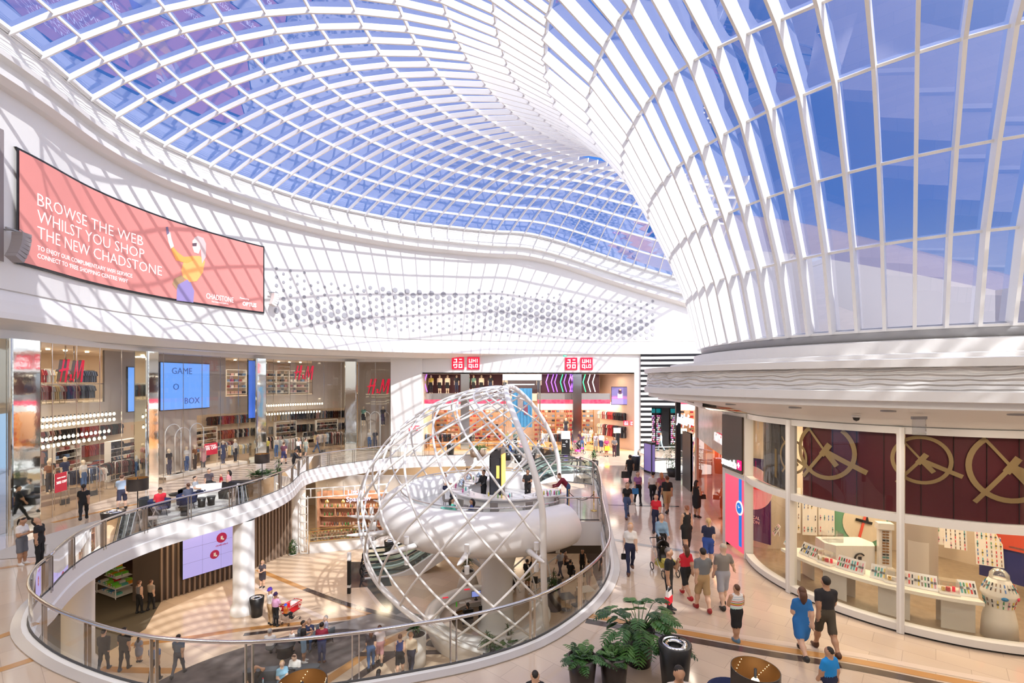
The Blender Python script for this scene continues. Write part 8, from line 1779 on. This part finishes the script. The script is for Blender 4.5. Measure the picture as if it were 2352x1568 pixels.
for px, P, c, d in rk:
    q = q3(P, px); rack(d, q, wallrz(SFP, px) + rnd.choice([0, .25, -.25]), rnd.randint(9, 13), rnd.choice([1.35, 1.5]), c, 1.7, rnd.choice(['shirt', 'shirt', 'dress', 'trouser']))
# upper wall rails at the back of the store
for px, c, d in [(80, RDS, 'back wall high left'), (120, MXS, 'back wall above the plinth'), (170, DKS, 'back wall centre of the leftmost bay'), (215, RDS, 'back wall right of the leftmost bay'), (255, DKS, 'back wall next to the shelves'), (500, DKS, 'back wall of the middle window left'), (530, RDS, 'back wall of the middle window centre'), (560, MXS, 'back wall of the middle window right'), (640, LTS, 'back wall under the middle sign left'), (690, DKS, 'back wall under the middle sign'), (730, MXS, 'back wall under the middle sign right'), (775, DKS, 'back wall near the fourth column')]:
    for h, nm in ((3.4, 'upper row, '), (2.1, 'lower row, ')):
        q = q3(offs(SFP, 7.4), px); rack(nm + d, q, wallrz(SFP, px), 11, h, c, 2.2, 'shirt', False)
# shelves with folded stacks
STK = {}
def stack(c):
    if c in STK: return STK[c]
    mb = MB(); m_ = mat('fabric_%02d%02d%02d' % tuple(int(99 * q) for q in c), c, .85)
    for i in range(4): mb.rbox((0, 0, .025 + .05 * i), (.3, .3, .045), .04, m_, .05 * (i % 2), 2)
    STK[c] = mb.mesh('folded_stack'); return STK[c]
z_far = False
def shelving(desc, p, rz, w_=2.0, h=2.6, rows=5, cols=MXS, wood=None, dens=1.0):
    rt = thing('shelf_unit', 'shelf unit, ' + desc, 'shelf', p, rz); wm = wood or WHITE; mb = MB()
    for x in (-w_ / 2, w_ / 2): mb.box((x, 0, h / 2), (.04, .4, h), wm)
    for j in range(rows + 1): mb.box((0, 0, .1 + (h - .12) * j / rows), (w_, .4, .03), wm)
    mb.obj('frame', parent=rt); M_ = Matrix.Translation(p) @ Matrix.Rotation(rz, 4, 'Z'); n = int(w_ / .38)
    for j in range(rows):
        for i in range(n):
            if rnd.random() > dens: continue
            NF[0] += 1
            if NF[0] > 240 and z_far: addm(FB, stack(rnd.choice(cols)), M_ @ Vector((-w_ / 2 + w_ * (i + .5) / n, -.02, .12 + (h - .12) * j / rows)), rz); continue
            link('folded_clothes', stack(rnd.choice(cols)), None, loc=M_ @ Vector((-w_ / 2 + w_ * (i + .5) / n, -.02, .12 + (h - .12) * j / rows)), rz=rz, label='folded clothes, ' + desc, cat='folded clothes', group='folded clothes, ' + desc)
for px, P, d, c in [(150, offs(SFP, 6.5), 'deep behind the plinth mannequins', MXS), (278, offs(SFP, 4.0), 'right end of the leftmost bay', DKS), (470, offs(SFP, 6), 'behind the middle window', DKS), (655, offs(SFP, 6), 'deep under the middle red sign', DKS), (750, offs(SFP, 5.6), 'near the fourth mirror column', DKS)]:
    shelving(d, q3(P, px), wallrz(SFP, px), 2.2, 2.6, 5, c)
# tables across the sales floor
for i, (px, P) in enumerate([(205, IN3), (232, offs(SFP, 6.2)), (440, offs(SFP, 4.4)), (512, offs(SFP, 4.2)), (668, offs(SFP, 4.4)), (722, offs(SFP, 4.8))]):
    q = q3(P, px); rz = wallrz(SFP, px); rt = thing('sales_table', 'pale wooden sales table with folded clothes, %s' % ['right of the denim rack', 'deep in the leftmost bay', 'behind the white arches', 'behind the banner', 'under the middle sign left', 'under the middle sign right'][i], 'table', q, rz); TW = mat('pale_wood', (.5, .38, .26), .5); mb = MB(); mb.box((0, 0, .86), (1.9, .9, .05), TW); mb.obj('tabletop', parent=rt)
    for x in (-.85, .85): mb = MB(); mb.box((x, 0, .42), (.06, .8, .84), TW); mb.obj('leg', parent=rt)
    M_ = Matrix.Translation(q) @ Matrix.Rotation(rz, 4, 'Z')
    for a in range(5):
        for b in (-.22, .2): link('folded_clothes', stack(rnd.choice(MXS)), None, loc=M_ @ Vector((-.75 + .37 * a, b, .885)), rz=rz, label='folded clothes on the table, ' + rt['label'].split(', ')[1], cat='folded clothes', group='folded clothes on the table, ' + rt['label'].split(', ')[1])
# mezzanine goods
for px, c, d in [(70, LTS, 'mezzanine left, pink and grey tops'), (100, RDS, 'mezzanine second from left'), (128, LTS, 'mezzanine middle'), (158, MXS, 'mezzanine below the big red sign'), (195, DNS, 'mezzanine right, denim')]:
    rack(d, q3(IN3, px, 5.3), wallrz(SFP, px), 10, 1.9, c, 1.7, 'shirt'); rack('lower rail, ' + d, q3(IN25, px, 5.3), wallrz(SFP, px), 8, 1.0, c, 1.3, 'shirt')
for px, d in [(540, 'mezzanine between the second and third columns'), (628, 'mezzanine right of the third column, left'), (655, 'mezzanine right of the third column, middle'), (685, 'mezzanine right of the third column, right')]:
    shelving(d, q3(IN3, px, 5.3), wallrz(SFP, px), 2.0, 2.2, 4, MXS)
# ================================================================ far store goods
z_far = True; NF[0] = 999
UP = [Vector((ux(p_, UY + 5), UY + 5, 0)) for p_ in (960, 1400)]
for i, (x, k, lab) in enumerate([(ux(990, 47.6), 5, 'first, with yellow scarf'), (ux(1010, 47.6), 7, 'second, in black shorts'), (ux(1028, 47.6), 7, 'third'), (ux(1049, 47.6), 1, 'fourth, in a black shirt'), (ux(1088, 47.6), 6, 'fifth, in green'), (ux(1106, 47.6), 7, 'sixth'), (ux(1127, 47.6), 1, 'seventh, in a black jacket'), (ux(1160, 47.6), 7, 'eighth, behind the glass tower'), (ux(1238, 47.6), 1, 'ninth, beside the neon tubes')]):
    mannequin(k, (x, 47.6, 5.3), PI, 'mannequin on the far upper gallery, %s, counting from the left' % lab if i < 7 else 'mannequin on the far upper gallery, ' + lab)
WD = mat('honey_wood', (.52, .27, .10), .4, var=.15)
for i, px in enumerate([985, 1015, 1040, 1090, 1120, 1150, 1240, 1262, 1290, 1312, 1350]):
    shelving('far store back wall, bay %s from the left' % ['one', 'two', 'three', 'four', 'five', 'six', 'seven', 'eight', 'nine', 'ten', 'eleven'][i], (ux(px, 52.5), 52.5, .02), 0, 1.25, 3.6, 7, MXS if i % 3 else RDS, WD, .85)
for i, px in enumerate([1000, 1030, 1100, 1135]):
    q = (ux(px, 47.5 + (i % 2)), 47.5 + (i % 2), .02); rt = thing('sales_table', 'honey wood sales table in the far store, %s' % ['leftmost', 'second from the left', 'third from the left', 'behind the glass tower'][i], 'table', q); mb = MB(); mb.box((0, 0, .8), (1.5, .9, .06), WD); mb.obj('tabletop', parent=rt)
    for x in (-.65, .65): mb = MB(); mb.box((x, 0, .39), (.06, .8, .77), WD); mb.obj('leg', parent=rt)
    for a in range(4):
        for b in (-.22, .2): link('folded_clothes', stack(rnd.choice(MXS + RDS)), None, loc=(q[0] - .55 + .36 * a, q[1] + b, .85), label='folded clothes on the table, ' + rt['label'].split(', ')[1], cat='folded clothes', group='folded clothes, ' + rt['label'])
for i in range(5):      # wall racks along the peach side wall
    t = .25 + i * .16; x = ux(1457) + (ux(1378, UY + 5) - ux(1457)) * t - .25; y = UY + 5 * t
    for h, nm in ((3.5, 'upper'), (2.2, 'lower')):
        rack('%s rail of the side wall, bay %s from the front' % (nm, ['one', 'two', 'three', 'four', 'five'][i]), (x, y, 0), 2.1, 7, h, [DKS, DKS, RDS, MXS, LTS][i], .9, 'shirt' if h > 3 else 'dress', False)
for i, (px, c) in enumerate([(975, MXS), (1020, DKS), (1075, MXS), (1255, LTS), (1275, DKS), (1345, LTS)]):
    rack('far store floor, %s from the left' % ['first', 'second', 'third', 'fourth', 'fifth', 'sixth'][i], (ux(px, 46.8), 46.8, .02), .3 * (i % 3), 10, 1.4, c, 1.5, 'shirt')
for px, k, lab in [(1284, 0, 'in a white jacket by the far shelves'), (1300, 1, 'in black raised on a white block in the far store'), (1166, 5, 'with red umbrella colours, left in the glass tower'), (1200, 8, 'right in the glass tower'), (1184, 6, 'middle in the glass tower')]:
    z = .02 if px in (1284,) else (1.0 if px == 1300 else .15); y = 48.5 if px in (1284, 1300) else 44.2; mannequin(k, (ux(px, y), y, z), PI, 'mannequin ' + lab)
mb = MB(); mb.box((0, 0, .49), (.8, .8, .98), WHITE); o = mb.obj('display_block', None, loc=(ux(1300, 48.5), 48.5, .012)); o['label'] = 'white block under the mannequin in black in the far store'; o['category'] = 'pedestal'
# glass tower with blue banner
rt = thing('glass_display_tower', 'tall glass display tower with a hanging blue banner in front of the far store', 'display case', (ux(1199, 44.0), 44.0, 0)); w_ = 77 / F * 44 / 2 + .1
mb = MB(); mb.box((0, 0, 3.6), (w_ * 2, 1.2, 7.0)); mb.obj('glass_walls', glass('tower_glass', (.93, .96, .95), .06, .7), rt)
mb = MB(); mb.box((0, 0, 6.85), (w_ * 2 + .25, 1.3, .55), mat('tower_top', (.62, .66, .70), .3)); mb.obj('header', parent=rt)
mb = MB(); mb.box((0, 0, .06), (w_ * 2 + .2, 1.3, .12), WHITE2); mb.obj('base', parent=rt)
for x in (-w_, w_):
    for y in (-.6, .6): mb = MB(); mb.box((x, y, 3.5), (.05, .05, 7), STEEL); mb.obj('post', parent=rt)
mb = MB(); vs = []; n = 20
for i in range(n + 1):
    x = -.92 + 1.84 * i / n; y = .06 * math.sin(i * 1.9); vs += [(x, y, 2.3), (x, y, 5.85)]
mb.add(vs, [(2 * i, 2 * i + 2, 2 * i + 3, 2 * i + 1) for i in range(n)], mat('banner_blue', (.10, .38, .65), .6, emit=(.1, .4, .7), es=.25)); mb.obj('banner', parent=rt)
mb = MB(); mb.box((-.15, -.09, 4.6), (.5, .02, 1.3), mat('banner_skin', (.7, .5, .45), .6)); mb.box((.35, -.09, 3.9), (.35, .02, .9), mat('banner_red', (.5, .12, .2), .6)); mb.obj('banner_figure', parent=rt)
mb = MB(); mb.box((0, -.3, 6.2), (2.2, .1, .08), COOL); mb.obj('light_bar', parent=rt)
text('lettering', 'WINDPROOF', .36, (-w_ + .1, -.7, .95), m=SW, parent=rt)
# hanging lamps in the store left of the second column etc. : recessed spots
for i, (px, P, z) in enumerate([(75, IN2, 8.22), (110, IN2, 8.22), (150, IN2, 8.22), (200, IN2, 8.22), (540, IN2, 8.22), (640, IN2, 8.22), (665, IN2, 8.22), (690, IN2, 8.22)]):
    q = q3(P, px, z); mb = MB(); mb.lathe([(0, 0), (.09, 0), (.1, .04)], 12, (0, 0, 0), WARM); o = mb.obj('ceiling_spot', None, loc=q); o['label'] = 'round warm ceiling spot over the mezzanine, %s from the left' % ['first', 'second', 'third', 'fourth', 'fifth', 'sixth', 'seventh', 'eighth'][i]; o['category'] = 'light'

o = GB.obj('hanging_garments', kind='stuff'); o['label'] = 'rows of small hanging garments on the back walls of both clothes stores'; o['category'] = 'clothing'
o = FB.obj('folded_garments', kind='stuff'); o['label'] = 'rows of folded clothes in the honey wood shelves of the far store'; o['category'] = 'clothing'
